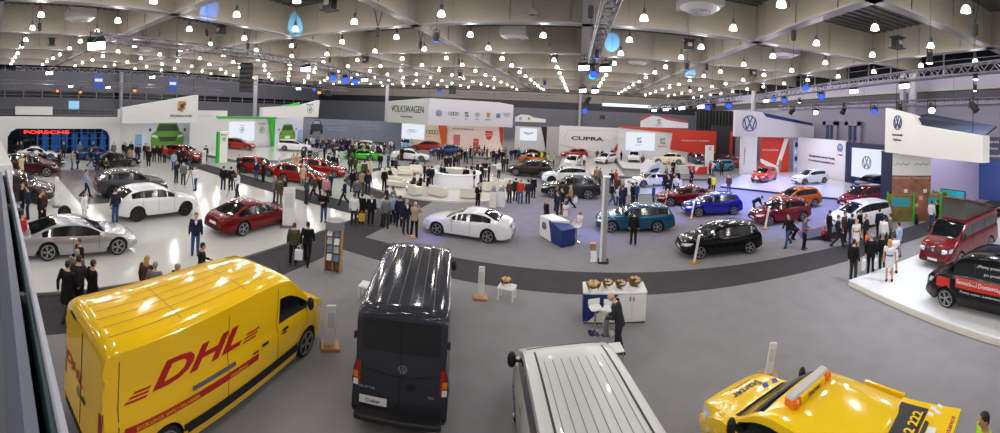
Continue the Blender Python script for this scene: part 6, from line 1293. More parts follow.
# wide dark wordmark wall
t = thing('display_wall', 'wide white wall with a wide dark wordmark and thin red lines', 'wall', (0, 60, 0)); obj('panel', MB().bbox((-3., 0, 0), (6.8, .3, 4.95)), M_STANDWHITE, t); obj('grey_panel', MB().bbox((-5., .1, 0), (-3., .3, 4.7)), mat('panel_grey', (164, 160, 162), .6), t)
put_text(t, 'CUPRA', (1.55, -.03, 3.05), UX, UZ, w=5.2, h=.6, bold=.035, m=mat('wordmark_dark', (54, 40, 40), .4))
ln = MB(); stroke(ln, (-2.8, 1.85), (3.2, .85), .07, .02); stroke(ln, (3.2, .85), (5.4, .8), .05, .02); put(t, ln, (0, -.01, 0), UX, UZ, M_RED, 'red_line')
obj('red_wedge', MB().slab([(5.4, -.03, .7), (6.6, -.03, 2.8), (6.6, -.03, 1.6), (5.8, -.03, .5)], -.03), M_RED, t)
gl = MB(); stroke(gl, (-2.2, 2.7), (-1.6, 4.3), .03, .02); stroke(gl, (-1.6, 4.3), (6.6, 4.5), .03, .02); put(t, gl, (0, -.01, 0), UX, UZ, M_GREYTRIM, 'grey_line')
# red wall with wide screen
t = thing('display_wall', 'long red and white wall with the wide white screen', 'wall', (0, 58, 0)); obj('white_panel', MB().bbox((6.3, 0, .3), (15, .3, 5.1)), M_STANDWHITE, t); obj('screen', MB().bbox((7.5, -.08, 1.65), (12.1, 0, 4.45)), M_SCREEN, t)
obj('red_panel', MB().slab([(15., 0, 4.6), (14.6, 0, 2.), (21.4, 0, 1.), (22.4, 0, 1.5), (22.4, 0, 5.05), (6.4, 0, 5.35), (6.4, 0, 5.1)], -.2), M_RED, t); obj('lower_panel', MB().bbox((14.5, .22, .3), (22., .3, 2.2)), M_STANDWHITE, t)
put(t, s_emblem(.42, .02), (9.6, -.09, 3.25), UX, UZ, mat('emblem_screen_blue', (70, 110, 150)), 'screen_emblem'); put_text(t, 'SEAT', (9.6, -.09, 2.5), UX, UZ, w=1., h=.14, ext=.01)
put(t, s_emblem(.5, .03), (13.4, -.01, 3.2), UX, UZ, M_GREYTRIM); put_text(t, 'SEAT', (13.4, -.01, 2.35), UX, UZ, w=1.6, h=.26, m=M_RED)
put_text(t, 'TECHNOLOGY TO ENJOY', (18.8, -.21, 3.4), UX, UZ, w=4.8, h=.26, m=M_WHITE)
t = thing('hanging_banner', 'white and red hanging fascia over the red wall', 'banner', (0, 48, 0)); obj('panel', MB().slab([(8.1, 0, 5.5), (14.5, 0, 5.6), (14.5, 0, 6.25), (11.5, 0, 6.6), (10.4, 0, 7.0), (9.6, 0, 7.05), (8.1, 0, 6.3)], .4), M_STANDWHITE, t); obj('red_stripe', MB().slab([(10.4, .1, 6.95), (14.5, .1, 6.3), (14.5, .1, 6.5), (11., .1, 7.05)][::-1], -.1).slab([(8.1, .1, 6.3), (9.5, .1, 7.05), (9.3, .1, 7.2), (8.1, .1, 6.6)], .1), M_RED, t)
put(t, s_emblem(.3, .02), (10.5, -.01, 6.35), UX, UZ, M_GREYTRIM); put_text(t, 'SEAT', (10.5, -.01, 5.85), UX, UZ, w=.9, h=.16, m=M_RED)
t = thing('info_totem', 'white totem with a red foot at the end of the red wall', 'totem', (16.35, 44.3, 0)); obj('panel', MB().bbox((-.55, -.15, 1.2), (.5, .15, 3.6)).bbox((-.5, -.1, 0), (.45, .1, 1.2)), M_WHITE, t); obj('red_foot', MB().slab([(-1.9, -.2, .1), (-.4, -.2, .0), (-.4, -.2, 1.), (-1.4, -.2, .9)], -.2), M_RED, t); put(t, s_emblem(.2, .02), (-.02, -.16, 3.2), UX, UZ, M_GREYTRIM)
t = thing('display_counter', 'white and red slanted counter of the red stand', 'counter', (13.2, 44.6, 0)); obj('body', MB().prism([(-3.2, 0), (1.3, -.2), (1.3, .5), (-3.2, .7)], 0, 1.), M_STANDWHITE, t); obj('red_end', MB().slab([(.3, -.22, 1.), (1.32, -.25, 1.), (1.32, -.25, 0), (.9, -.22, 0)][::-1], -.06), M_RED, t)
t = thing('info_totem', 'dark wall end with slim red strip behind the white column', 'totem', (25.6, 60.5, 0)); obj('panel', MB().bbox((-3., 0, 0), (1.5, .3, 6.)), mat('panel_dark', (40, 40, 46), .6), t); obj('red_strip', MB().bbox((.4, -.04, .2), (.9, 0, 5.)), M_RED, t)
t = thing('side_curtain', 'tall black curtain between the red wall and the white column', 'curtain', (27.5, 72, 0)); m = MB()
m.prism([(-4 + 8 * k / 40, .12 * math.sin(k * 1.7)) for k in range(41)] + [(4 - 8 * k / 40, .3 + .12 * math.sin((40 - k) * 1.7)) for k in range(41)], 0, 9.); obj('cloth', m, M_DARK, t); obj('curtain_rail', MB().cyl((-4, .2, 9.05), (4, .2, 9.05), .05), M_ALU, t)
# white fascia with blue round emblem over the coral hatchback
t = thing('hanging_banner', 'white fascia with big blue round emblem on a white column', 'banner', (19., 42.8, 0))
obj('panel', MB().slab([(0, 0, 4.87), (12.2, 0, 4.87), (12.2, 0, 6.5), (4.5, 0, 7.45), (3.8, 0, 8.1), (0, 0, 8.17)], .5), mat('banner_white', (222, 220, 226)), t); obj('navy_top', MB().slab([(4.3, .2, 7.5), (12.2, .2, 6.4), (12., .2, 6.9), (4.2, .2, 8.0)], .2), M_NAVY, t)
put(t, MB().lathe([(1.06, 0), (1.06, .03)], 40), (2.05, -.01, 6.55), UX, UZ, mat('banner_white', (222, 220, 226)), 'emblem_disc'); put(t, roundel_vw(1.02, .04), (2.05, -.03, 6.55), UX, UZ, M_VWBLUE)
obj('column', MB().bbox((1.2, .1, 0), (3.3, .8, 4.9)), M_STANDWHITE, t); put_text(t, 'Volkswagen', (1.55, .08, 2.4), UZ, -UX, w=2.2, h=.2)
t = thing('display_wall', 'red picture wall with white brush strokes under the white fascia', 'wall', (23.3, 43.7, 0)); obj('panel', MB().bbox((0, 0, 0), (4.4, .2, 4.8)), M_RED, t)
obj('white_stripe', MB().slab([(0, -.02, 2.0), (2.7, -.02, .9), (3.0, -.02, .2), (2.6, -.02, .1), (0, -.02, 1.5)][::-1], -.02).slab([(2.4, -.02, 1.1), (3.6, -.02, 4.7), (4.3, -.02, 4.7), (3., -.02, 1.)][::-1], -.02), M_WHITE, t); put_text(t, 'We R driving Mobility', (1.4, -.03, 3.1), UX, UZ, w=2.4, h=.24, m=M_WHITE)
put(t, MB().prism([(-.2, 0), (.2, 0), (.2, 1.), (.1, 1.5), (-.1, 1.5), (-.2, 1.)], 0, .02), (3., -.03, .3), UX, UZ, mat('picture_grey', (150, 120, 116), .5), 'picture_building')
t = thing('banner_stand', 'tall pale blue banner with small pictures beside the red picture wall', 'banner', (28.4, 43.2, 0)); obj('cloth', MB().bbox((-.3, -.03, .1), (1.1, .0, 4.5)), mat('banner_lilac', (170, 176, 214), .5), t); obj('foot', MB().bbox((-.4, -.25, 0), (1.2, .25, .1)), M_GREYTRIM, t)
for k in range(4): obj('picture', MB().bbox((-.1, -.045, .7 + .95 * k), (.5, -.03, 1.3 + .95 * k)), M_NAVY if k % 2 else mat('picture_white', (220, 224, 236), .5), t)
t = thing('display_wall', 'white wall with two lines of dark slanted lettering', 'wall', (28.6, 0, 0)); obj('panel', MB().bbox((0, 32.8, .0), (.3, 42.9, 4.9)), mat('wall_lilacwhite', (214, 210, 220), .55), t)
for k, (s, z) in enumerate([('Zaprojektowani zdrową Ziemią,', 2.62), ('by zmniejszyć przyszłość aut.', 2.06)]): put_text(t, s, (-.02, 37.5, z), -UY, UZ, w=5.4, h=.36, m=mat('lettering_black', (30, 30, 34), .5), bold=.012, shear=.15)
put(t, roundel_vw(.5, .03), (-.02, 33.9, 4.05), -UY, UZ, mat('emblem_pale_blue', (50, 100, 170), .4)); put_text(t, 'e-Golf', (-.02, 33.9, 3.2), -UY, UZ, w=.9, h=.2)
t = thing('display_wall', 'dark navy wall around the wide white screen with a round emblem', 'wall', (28.5, 0, 0)); obj('panel', MB().bbox((.02, 24., 0), (.3, 32.8, 4.75)), M_DKNAVY, t); obj('screen', MB().bbox((-.08, 26.75, 1.0), (.02, 31.6, 4.2)), M_SCREEN, t)
put(t, roundel_vw(.72, .02), (-.09, 29.15, 2.7), -UY, UZ, mat('emblem_screen_navy', (40, 70, 120), .4), 'screen_emblem')
# slanted white corner fascia with its stand walls
A = Vector((19.55, 18.25, 0)); u = (Vector((17.03, 9.07, 0)) - A); L = u.length; u.normalize(); nn = u.cross(UZ)
t = thing('hanging_banner', 'big white slanted corner fascia with round emblem and two small words', 'banner', tuple(A)); q = lambda d, z: u * d + UZ * z
obj('panel', MB().slab([q(0, 4.8), q(L, 4.8), q(L, 6.2), q(4.1, 6.72), q(3.45, 7.33), q(0, 7.95)], .5), mat('banner_warmwhite', (226, 224, 220), .5), t)
obj('navy_top', MB().slab([q(3.4, 7.3) - nn * .1, q(4.1, 6.7) - nn * .1, q(L, 6.2) - nn * .1, q(L - 1, 6.75) - nn * 2.2, q(3.4, 7.5) - nn * 1.2], .1), mat('fascia_top_navy', (16, 24, 52), .7), t)
put(t, roundel_vw(.5, .03), q(1.62, 6.9) + nn * .02, u, UZ, M_VWBLUE); put_text(t, 'Samochody', q(1.62, 6.05) + nn * .02, u, UZ, w=1.25, h=.2); put_text(t, 'Użytkowe', q(1.62, 5.72) + nn * .02, u, UZ, w=1.0, h=.2)
for d in (1, L - 1): obj('hanging_cable', MB().cyl(q(d, 6.2) - nn * .25, q(d, 15.2) - nn * .25, .02, n=5), M_DARK, t)
t = thing('display_wall', 'two faced picture wall with brown landscape print beside the kiosks', 'wall', (19.7, 17.6, 0)); M_MUR = mat('mural_brown', (142, 92, 74), .6, noise=(1.2, .5)); p0, p1, p2 = Vector((0, 0, 0)), Vector((.95, -1.0, 0)), Vector((2.0, -1.9, 0))
for a, b in ((p0, p1), (p1, p2)):
    obj('picture_panel', MB().slab([a, b, b + UZ * 3.2, a + UZ * 3.2], .15), M_MUR, t); obj('header_panel', MB().slab([a + UZ * 3.2, b + UZ * 3.2, b + UZ * 4.7, a + UZ * 4.7], .15), M_WHITE, t)
    d = (b - a).normalized(); n = d.cross(UZ); put_text(t, 'Wszystko w twoim stylu', (a + b) / 2 + n * .01 + UZ * 3.02, d, UZ, w=1.1, h=.12, m=M_WHITE, ext=.01)
    dr = MB()
    for k in range(5): stroke(dr, (-.5 + .2 * k, -.1 + .1 * (k % 2)), (-.3 + .2 * k, .1 - .12 * (k % 2)), .04, .01)
    put(t, dr, (a + b) / 2 + n * .01 + UZ * 4., d, UZ, M_GREYTRIM, 'line_drawing')
    for k in range(3): obj('picture_detail', MB().slab([a + d * (.25 + .3 * k) + n * .012 + UZ * (1. + .5 * k), a + d * (.5 + .3 * k) + n * .012 + UZ * (1. + .5 * k), a + d * (.5 + .3 * k) + n * .012 + UZ * (1.25 + .5 * k), a + d * (.25 + .3 * k) + n * .012 + UZ * (1.25 + .5 * k)], .01), mat('mural_tan', (206, 180, 130), .6) if k < 2 else M_OFFWHITE, t)
t = thing('display_wall', 'navy wall behind the kiosks next to the white screen', 'wall', (22.5, 20.5, 0)); obj('panel', MB().bbox((-2.75, -2.85, 0), (-2.6, -1.75, 4.75)), M_DKNAVY, t); obj('cap_rail', MB().bbox((-2.78, -2.88, 4.75), (-2.55, -1.72, 4.85)), M_NAVY, t)
t = thing('display_wall', 'lilac white wall behind the camper van', 'wall', (22, 17, 0)); obj('panel', MB().bbox((.2, 0, 0), (9.3, .25, 4.75)), mat('wall_lilac', (196, 186, 222), .55), t); obj('end_panel', MB().bbox((9.2, -2.6, 0), (9.4, .3, 4.75)), mat('wall_blue', (70, 92, 160), .5), t)
t = thing('hanging_sign', 'dark violet sign with three lines beyond the white corner fascia', 'sign', (21.8, 10.4, 0)); obj('panel', MB().bbox((0, -2., 4.5), (.12, 1.2, 6.05)), mat('sign_violet', (74, 70, 92), .5), t)
for k, s in enumerate(('Serwis', 'Części', 'Akcesoria')): put_text(t, s, (-.01, .4, 5.75 - .45 * k), -UY, UZ, h=.2, m=M_WHITE, ext=.01)
obj('hanging_cable', MB().cyl((.06, 0, 6), (.06, 0, 15.2), .015, n=5), M_DARK, t)
t = thing('television', 'wide flat screen showing a teal landscape behind the camper van', 'screen', (23.3, 14.9, 0), R(-90)); obj('casing', MB().rbox((0, .05, 1.62), (2.2, .1, .9), .03), M_DARK, t); obj('display', MB().bbox((-1.04, -.02, 1.22), (1.04, 0, 2.02)), mat('screen_teal', (40, 130, 150), .3, emit=.8, noise=(1.2, .6)), t)
for x in (-.7, .7): obj('leg', MB().bbox((x - .06, 0, 0), (x + .06, .1, 1.2)), M_DARK, t)
for k, (x, y, a, lab) in enumerate([(20.2, 17.2, -45, 'green framed kiosk with a screen, before the brown picture wall'), (21.9, 15.6, -60, 'narrow green framed kiosk with a screen, middle of the three'), (22.9, 15.7, -60, 'green framed kiosk nearest to the camper van')]):
    t = thing('info_kiosk', lab, 'kiosk', (x, y, 0), R(a)); w_ = .85 if k == 0 else .45
    obj('body', MB().rbox((0, 0, .95), (w_ * 2, .3, 1.9), .04), mat('kiosk_wood', (128, 112, 60), .5, noise=(2, .3)), t); obj('side_frame', MB().bbox((-w_ - .12, -.2, 0), (-w_, .2, 2.)).bbox((w_, -.2, 0), (w_ + .12, .2, 2.)), M_GRN, t); obj('display', MB().bbox((-w_ * .75, -.18, 1.05), (w_ * .75, -.15, 1.65)), mat('kiosk_display', (40, 120, 130), .3, emit=.5), t)
t = thing('loose_tyre', 'single car wheel standing against the first green kiosk', 'tyre', (20.3, 15.85, .0), R(45)); obj('tread', MB().lathe([(.2, -.1), (.32, -.11), (.34, 0), (.32, .11), (.2, .1)], 24, (0, 0, .345), axis='Y'), M_TYRE, t); obj('rim', MB().lathe([(.2, -.115), (.05, -.12)], 16, (0, 0, .345), axis='Y', cap=False), M_RIM, t)
t = thing('loose_tyre', 'single car wheel standing by the white info post of the brown car', 'tyre', (-18.9, 3.85, .12), R(80)); obj('tread', MB().lathe([(.2, -.1), (.34, -.11), (.36, 0), (.34, .11), (.2, .1)], 24, (0, 0, .365), axis='Y'), M_TYRE, t); obj('rim', MB().lathe([(.2, -.115), (.05, -.12)], 16, (0, 0, .365), axis='Y', cap=False), M_RIMD, t)
# ------------------------------------------------------------------ furniture and small things
def sofa(x, y, rz, w, lab, z=.12):
    t = thing('lounge_sofa', lab, 'sofa', (x, y, z), rz, 'white sofas of the round lounge')
    obj('seat', MB().rbox((0, -.02, .29), (w - .3, .66, .34), .05), M_OFFWHITE, t); obj('backrest', MB().rbox((0, .36, .43), (w, .18, .7), .06), M_OFFWHITE, t)
    for s in (-1, 1): obj('armrest', MB().rbox((s * (w / 2 - .08), .02, .38), (.16, .78, .58), .05), M_OFFWHITE, t)
    for sx in (-1, 1):
        for sy in (-.3, .38): obj('leg', MB().cyl((sx * (w / 2 - .1), sy, 0), (sx * (w / 2 - .1), sy, .12), .03, n=8), M_CHROME, t)
SOR = {k: r for r, k in enumerate(sorted(range(len(SOFAS)), key=lambda i: math.atan2(SOFAS[i][0], SOFAS[i][1])))}
for k, (x, y, a, w) in enumerate(SOFAS):
    sofa(x, y, R(a), w, 'cream white sofa on the round lounge floor, %s of the %s' % (ORD[SOR[k]], 'ring counted from the left'))
t = thing('bar_counter', 'round white glowing bar counter in the middle of the lounge', 'bar', (-10.3, 30.9, .12))
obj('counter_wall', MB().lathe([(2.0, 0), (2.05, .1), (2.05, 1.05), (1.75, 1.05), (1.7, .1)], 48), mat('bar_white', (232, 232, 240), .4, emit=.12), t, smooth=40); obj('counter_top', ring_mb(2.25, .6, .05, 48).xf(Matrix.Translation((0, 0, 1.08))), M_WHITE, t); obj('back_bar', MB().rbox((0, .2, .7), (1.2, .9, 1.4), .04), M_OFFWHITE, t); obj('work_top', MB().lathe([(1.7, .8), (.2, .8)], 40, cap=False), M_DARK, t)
for k, (x, y) in enumerate([(-8.1, 26.6), (-7.3, 27.0)]):
    t = thing('display_pedestal', 'white pedestal with a model under glass, %s of the two at the lounge rim' % ('nearer' if k == 0 else 'farther'), 'pedestal', POS['pedestal'][k] + (0,)); obj('column', MB().rbox((0, 0, .55), (.46, .46, 1.1), .02), M_WHITE, t); obj('model', MB().lathe([(.16, 1.1), (.16, 1.35), (.1, 1.5), (.02, 1.52)], 14), M_SILVERL, t); obj('glass_cover', MB().bbox((-.22, -.22, 1.1), (.22, .22, 1.11)), M_GLASS, t)
for k, (x, y) in enumerate(POS['hightable']):
    t = thing('standing_table', 'white bar table among standing guests, %s around the round bar' % ORD[k], 'table', (x, y, .12), 0, 'bar tables in the lounge'); obj('tabletop', MB().lathe([(.36, 1.08), (.36, 1.12)], 20), M_WHITE, t); obj('column', MB().cyl((0, 0, .03), (0, 0, 1.08), .04), M_CHROME, t); obj('foot', MB().lathe([(.28, 0), (.26, .03), (.04, .05)], 20), M_CHROME, t)
def plate_sign(x, y, rz, lab, w=.3, h=1.35, lean=.0, z=0, base=M_WOOD, th=.06):
    t = thing('info_post', lab, 'sign post', (x, y, z), rz); obj('base', MB().rbox((0, 0, .04), (w + .26, .42, .08), .02), base, t)
    M = Matrix.Rotation(lean, 4, 'Y'); m = MB().rbox((0, 0, h / 2 + .06), (w, th, h), .015); m.xf(M); obj('panel', m, M_WHITE, t)
    p = MB().bbox((-w * .35, -th / 2 - .004, h * .5), (w * .35, -th / 2 + .01, h * .88)); p.xf(M); obj('print', p, mat('faint_print', (206, 206, 208), .5), t)
for x, y, a, w, h, lean, z, lab in SIGNS: plate_sign(x, y, R(a), lab, w, h, R(lean), z, M_WOOD if z == 0 else M_ALU)
t = thing('brochure_stand', 'wooden brochure stand with grey round top and leaflets', 'stand', POS['brochure'] + (0,), R(20)); t.scale = (.72, .72, .8)
obj('foot', MB().rbox((0, 0, .03), (.95, .6, .06), .05), M_ALU, t); obj('side_panel', MB().rbox((-.42, 0, 1.1), (.06, .42, 2.1), .01), M_WOOD, t); obj('side_panel', MB().rbox((.42, 0, 1.1), (.06, .42, 2.1), .01), M_WOOD, t); obj('back_panel', MB().rbox((0, .05, 1.1), (.78, .05, 2.1), .01), mat('stand_back_brown', (120, 92, 66), .5), t); obj('divider', MB().rbox((0, -.08, 1.1), (.05, .2, 2.1), .01), M_WOOD, t)
obj('round_top', MB().lathe([(.52, 2.12), (.52, 2.5), (.5, 2.52)], 28), M_GREYTRIM, t, smooth=40)
for c in range(2):
    for r in range(4):
        tag(obj('leaflet', MB().box((0, 0, .0), (.2, .02, .25), M=Matrix.Rotation(-.35, 3, 'X')), [mat('leaflet_white', (216, 218, 222), .4), mat('leaflet_blue', (90, 120, 160), .4), mat('leaflet_grey', (160, 164, 170), .4)][(c + r) % 3], None, tuple(Vector((POS['brochure'][0], POS['brochure'][1], .58 + .32 * r)) + Matrix.Rotation(R(20), 3, 'Z') @ Vector((-.145 + .29 * c, -.13, 0))), R(20)), 'leaflet in the %s pocket column, %s row from the floor of the wooden stand' % (('first', 'second')[c], ORD[r]), 'leaflet', 'leaflets on the wooden brochure stand')
for k, (x, y, a, lab) in enumerate(STOOLS):
    t = thing('low_table', lab, 'table', (x, y, 0), R(a)); obj('tabletop', MB().rbox((0, 0, .44), (.62, .46, .06), .03), M_WHITE, t)
    for sx in (-1, 1):
        for sy in (-1, 1): obj('leg', MB().rbox((sx * .26, sy * .17, .205), (.06, .06, .41), .01), M_WHITE, t)
M_BREAD = mat('bread_crust', (214, 170, 112), .7, noise=(9, .2)); M_BASKET = mat('wicker', (110, 84, 48), .8, noise=(30, .35)); M_CLOTH = mat('napkin_white', (232, 230, 224), .8)
def basket(x, y, z, rz, lab, s=1., napkin=True, loaf=True):
    t = thing('bread_basket', lab, 'basket', (x, y, z), rz); obj('basket', MB().lathe([(.13 * s, 0), (.2 * s, .16 * s), (.18 * s, .15 * s), (.11 * s, .03 * s)], 18), M_BASKET, t, smooth=50)
    if napkin:
        m = MB()
        for k in range(2): m.slab([(-.1 * s, -.24 * s, -.02), (.12 * s, -.22 * s, -.01 + .04 * k), (.08 * s, -.1 * s, .17 * s), (-.12 * s, -.08 * s, .17 * s)], .012)
        obj('napkin', m, M_CLOTH, t)
    r = random.Random(int(x * 97))
    for k in range(6 if loaf else 3):
        a = k * 1.05; tag(obj('bread_roll', MB().ball((0, 0, 0), (.065 * s, .05 * s, .04 * s), 8, 5), M_BREAD, None, tuple(Vector((x, y, z + .165 * s)) + Vector((math.cos(a) * .1 * s, math.sin(a) * .1 * s, 0))), a), 'bread roll %s in the %s' % (ORD[k], lab.split(',')[0]), 'bread')
    return t
basket(*POS['lowbasket'], .47, .3, 'bread basket on the low white table, beside the dark van', 1.1)
# catering counter
t = thing('catering_counter', 'white and navy counter with bread baskets, cupboard doors at one end', 'counter', (1.42, 12.2, 0), R(1))
obj('carcass', MB().rbox((0, 0, .5), (2., .72, .9), .01), M_WHITE, t); obj('worktop', MB().rbox((0, 0, .975), (2.06, .78, .05), .02), M_WHITE, t); obj('plinth', MB().bbox((-.98, -.33, 0), (.98, .33, .06)), M_DARK, t)
obj('navy_panel', MB().slab([(-1., -.375, .93), (-1., -.375, .09), (-.85, -.375, .09), (.1, -.375, .93)], -.012), M_NAVY, t); obj('navy_side', MB().bbox((-1.012, -.36, .09), (-1., .36, .95)), M_NAVY, t)
for s in (0, 1):
    d = obj('cupboard_door', MB().rbox((.3 + .47 * s, -.37, .5), (.45, .02, .84), .005), M_WHITE, t); obj('handle', MB().cyl((.47 + .12 * s, -.4, .72), (.47 + .12 * s, -.4, .86), .012), M_DARK, d)
for k, (x, y, s, lab) in enumerate([(.72, 12.02, 1.25, 'biggest bread basket with loose napkin, at the navy end of the counter'), (1.2, 12.25, 1., 'round basket with folded white cards, second from the navy end'), (1.62, 12.2, 1., 'basket with white cards, third from the navy end'), (2.1, 12.35, 1.2, 'dark basket with napkin at the cupboard end of the counter')]): basket(x, y, 1.0, .3 * k, lab, s, True, k == 0)
t = thing('serving_plate', 'white plate between the baskets on the counter', 'plate', (1.95, 12.02, 1.0)); obj('plate', MB().lathe([(.02, 0), (.1, .0), (.15, .02), (.145, .025), (.02, .008)], 20), M_WHITE, t); obj('napkin', MB().rbox((0, 0, .03), (.12, .1, .015), .005), M_CLOTH, t)
def bar_stool(x, y, rz, lab):
    t = thing('bar_stool', lab, 'stool', (x, y, 0), rz); obj('base', MB().lathe([(.22, 0), (.21, .02), (.05, .05)], 24), M_CHROME, t); obj('column', MB().cyl((0, 0, .04), (0, 0, .74), .03), M_CHROME, t); obj('seat', MB().rbox((0, 0, .77), (.38, .36, .05), .04), M_WHITE, t); obj('backrest', MB().rbox((0, .18, .86), (.38, .03, .16), .01), M_WHITE, t); obj('foot_rest', MB().tube([(-.02, -.02, .28), (-.16, -.16, .26), (0, -.22, .26), (.16, -.16, .26), (.02, -.02, .28)], .012), M_CHROME, t)
bar_stool(.78, 11.35, .3, 'white bar stool on chrome foot before the navy panel'); bar_stool(1.18, 11.3, -.2, 'white bar stool on chrome foot, hidden partly by the bending man'); bar_stool(.16, 19.6, 1., 'white bar stool under the seated hostess at the blue desk')
t = thing('side_table', 'small white framed side table behind the silver van', 'table', (1.15, 9.6, 0), .2); obj('tabletop', MB().rbox((0, 0, .62), (.5, .4, .03), .01), M_WHITE, t)
for sx in (-1, 1):
    for sy in (-1, 1): obj('leg', MB().cyl((sx * .22, sy * .17, 0), (sx * .22, sy * .17, .61), .014), M_CHROME, t)
# blue and white desk
t = thing('reception_desk', 'white and navy slanted desk with round emblem', 'desk', (-.85, 19.5, 0), R(-53))
obj('white_body', MB().prism([(-1.05, -.42), (.1, -.42), (.5, .42), (-1.05, .42)], .04, 1.1), M_WHITE, t); obj('navy_body', MB().add([(.14, -.43, .04), (1.02, -.43, .04), (1.02, .43, .04), (.14, .43, .04), (-.2, -.43, 1.1), (1.02, -.43, .86), (1.02, .43, .86), (-.2, .43, 1.1)], [(3, 2, 1, 0), (4, 5, 6, 7), (0, 1, 5, 4), (1, 2, 6, 5), (2, 3, 7, 6), (3, 0, 4, 7)]), M_NAVY, t)
put(t, roundel_vw(.2, .02), (-.6, -.425, .66), UX, UZ, M_VWBLUE)
obj('plinth', MB().bbox((-1., -.36, 0), (.98, .36, .05)), M_DARK, t)
t = thing('small_carton', 'small brown carton on the carpet beside the grey totem', 'box', (1.0, 18.6, 0)); obj('body', MB().rbox((0, 0, .13), (.26, .22, .26), .01), M_WOOD, t); obj('lid', MB().rbox((0, 0, .27), (.27, .23, .02), .005), M_BREAD, t)
t = thing('tall_totem', 'tall grey and white totem standing alone on the carpet', 'totem', (1.4, 16.95, 0), R(-4)); obj('panel', MB().rbox((.03, 0, 1.93), (.2, .34, 3.76), .015), mat('totem_grey', (150, 152, 158), .5), t); obj('white_edge', MB().rbox((-.12, -.02, 1.93), (.1, .36, 3.76), .01), M_WHITE, t); obj('foot', MB().rbox((0, 0, .03), (.5, .6, .05), .03), M_DARK, t); obj('cap', MB().rbox((0, 0, 3.84), (.36, .4, .05), .01), M_WHITE, t)
t = thing('leaflet_holder', 'small white leaflet holder at the foot of the grey totem', 'holder', (.98, 16.98, 0), .2); obj('tray', MB().slab([(-.14, -.05, .02), (.14, -.05, .02), (.14, .1, .42), (-.14, .1, .42)], .02), M_WHITE, t); obj('foot', MB().rbox((0, .03, .012), (.3, .25, .02), .02), M_WHITE, t)
# motorcycles on the plinth
def motorcycle(x, y, rz, lab, z=.3, m=M_DARK):
    t = thing('motorcycle', lab, 'motorcycle', (x, y, z), rz)
    for wx in (-.72, .72):
        o = obj('wheel', MB().lathe([(.2, -.06), (.29, -.07), (.315, 0), (.29, .07), (.2, .06)], 22, (0, 0, 0), axis='Y'), M_TYRE, t, (wx, 0, .318)); obj('rim', MB().lathe([(.2, -.05), (.03, -.06)], 16, axis='Y', cap=False), M_RIM, o)
    obj('tank', MB().ball((.12, 0, .82), (.3, .17, .16), 12, 8), m, t, smooth=60); obj('saddle', MB().tube([(-.15, 0, .8), (-.45, 0, .8), (-.78, 0, .88)], [.13, .13, .07], 8), M_PLASTIC, t); obj('engine', MB().rbox((.05, 0, .48), (.5, .3, .36), .05), M_GREYTRIM, t)
    obj('fork', MB().cyl((.72, .08, .32), (.5, .08, .98), .025).cyl((.72, -.08, .32), (.5, -.08, .98), .025), M_CHROME, t); obj('handlebar', MB().tube([(.42, .36, 1.05), (.5, .15, 1.), (.5, -.15, 1.), (.42, -.36, 1.05)], .017), M_DARK, t); obj('headlight', MB().ball((.62, 0, .9), (.1, .11, .11), 10, 6), M_HEAD, t); obj('swing_arm', MB().cyl((-.72, .1, .32), (-.1, .1, .42), .03).cyl((-.72, -.1, .32), (-.1, -.1, .42), .03), M_GREYTRIM, t); obj('exhaust', MB().tube([(.1, -.17, .3), (-.3, -.19, .3), (-.8, -.2, .48)], [.03, .04, .055]), M_CHROME, t)
for k in range(6): motorcycle(-15.4 + .55 * k, 51. + .5 * (k % 2), R(-70), 'motorcycle on the white plinth, %s of the row' % ORD[k], m=[M_DARK, M_RED, M_DARK, PAINT['cream'], M_DARK, M_RED][k])
motorcycle(24.9, 12.6, R(150), 'dark motorcycle behind the camper van at the hall side', z=0)
# concept car with raised gull-wing doors
t, K = make_car('sports', 'white', *POS['concept'], 'white concept car with both gull-wing doors raised', name='concept_car')
for s in (-1, 1):
    d = obj('gullwing_door', MB().slab([(.85, s * .5, 1.2), (-.6, s * .5, 1.25), (-.95, s * .85, 2.1), (-.3, s * 1.1, 2.55), (.7, s * .95, 1.9)], .07), PAINT['white'], t)
    obj('door_window', MB().slab([(.5, s * .66, 1.38), (-.4, s * .66, 1.42), (-.5, s * .86, 1.8), (.4, s * .86, 1.65)], .08), M_GLASS, d)
obj('cabin_opening', MB().slab([(.6, -.9, .55), (-.6, -.9, .55), (-.5, -.8, 1.05), (.4, -.8, 1.0)], -.05), M_DARK, t)
# dark display ramp by the crimson hatchback
t = thing('display_ramp', 'dark low ramp with a red and white edge lying on the carpet', 'ramp', POS['ramp'] + (0,), R(-20)); obj('ramp_body', MB().add([(-1.2, -.7, 0), (1.2, -.7, 0), (1.2, .7, 0), (-1.2, .7, 0), (-1.2, -.7, .05), (1.2, -.7, .5), (1.2, .7, .5), (-1.2, .7, .05)], [(3, 2, 1, 0), (4, 5, 6, 7), (0, 1, 5, 4), (1, 2, 6, 5), (2, 3, 7, 6), (3, 0, 4, 7)]), mat('ramp_grey', (54, 54, 60), .6), t)
obj('striped_edge', MB().slab([(-1.2, .7, .06), (1.2, .7, .51), (1.2, .78, .53), (-1.2, .78, .08)], .03), M_RED, t)
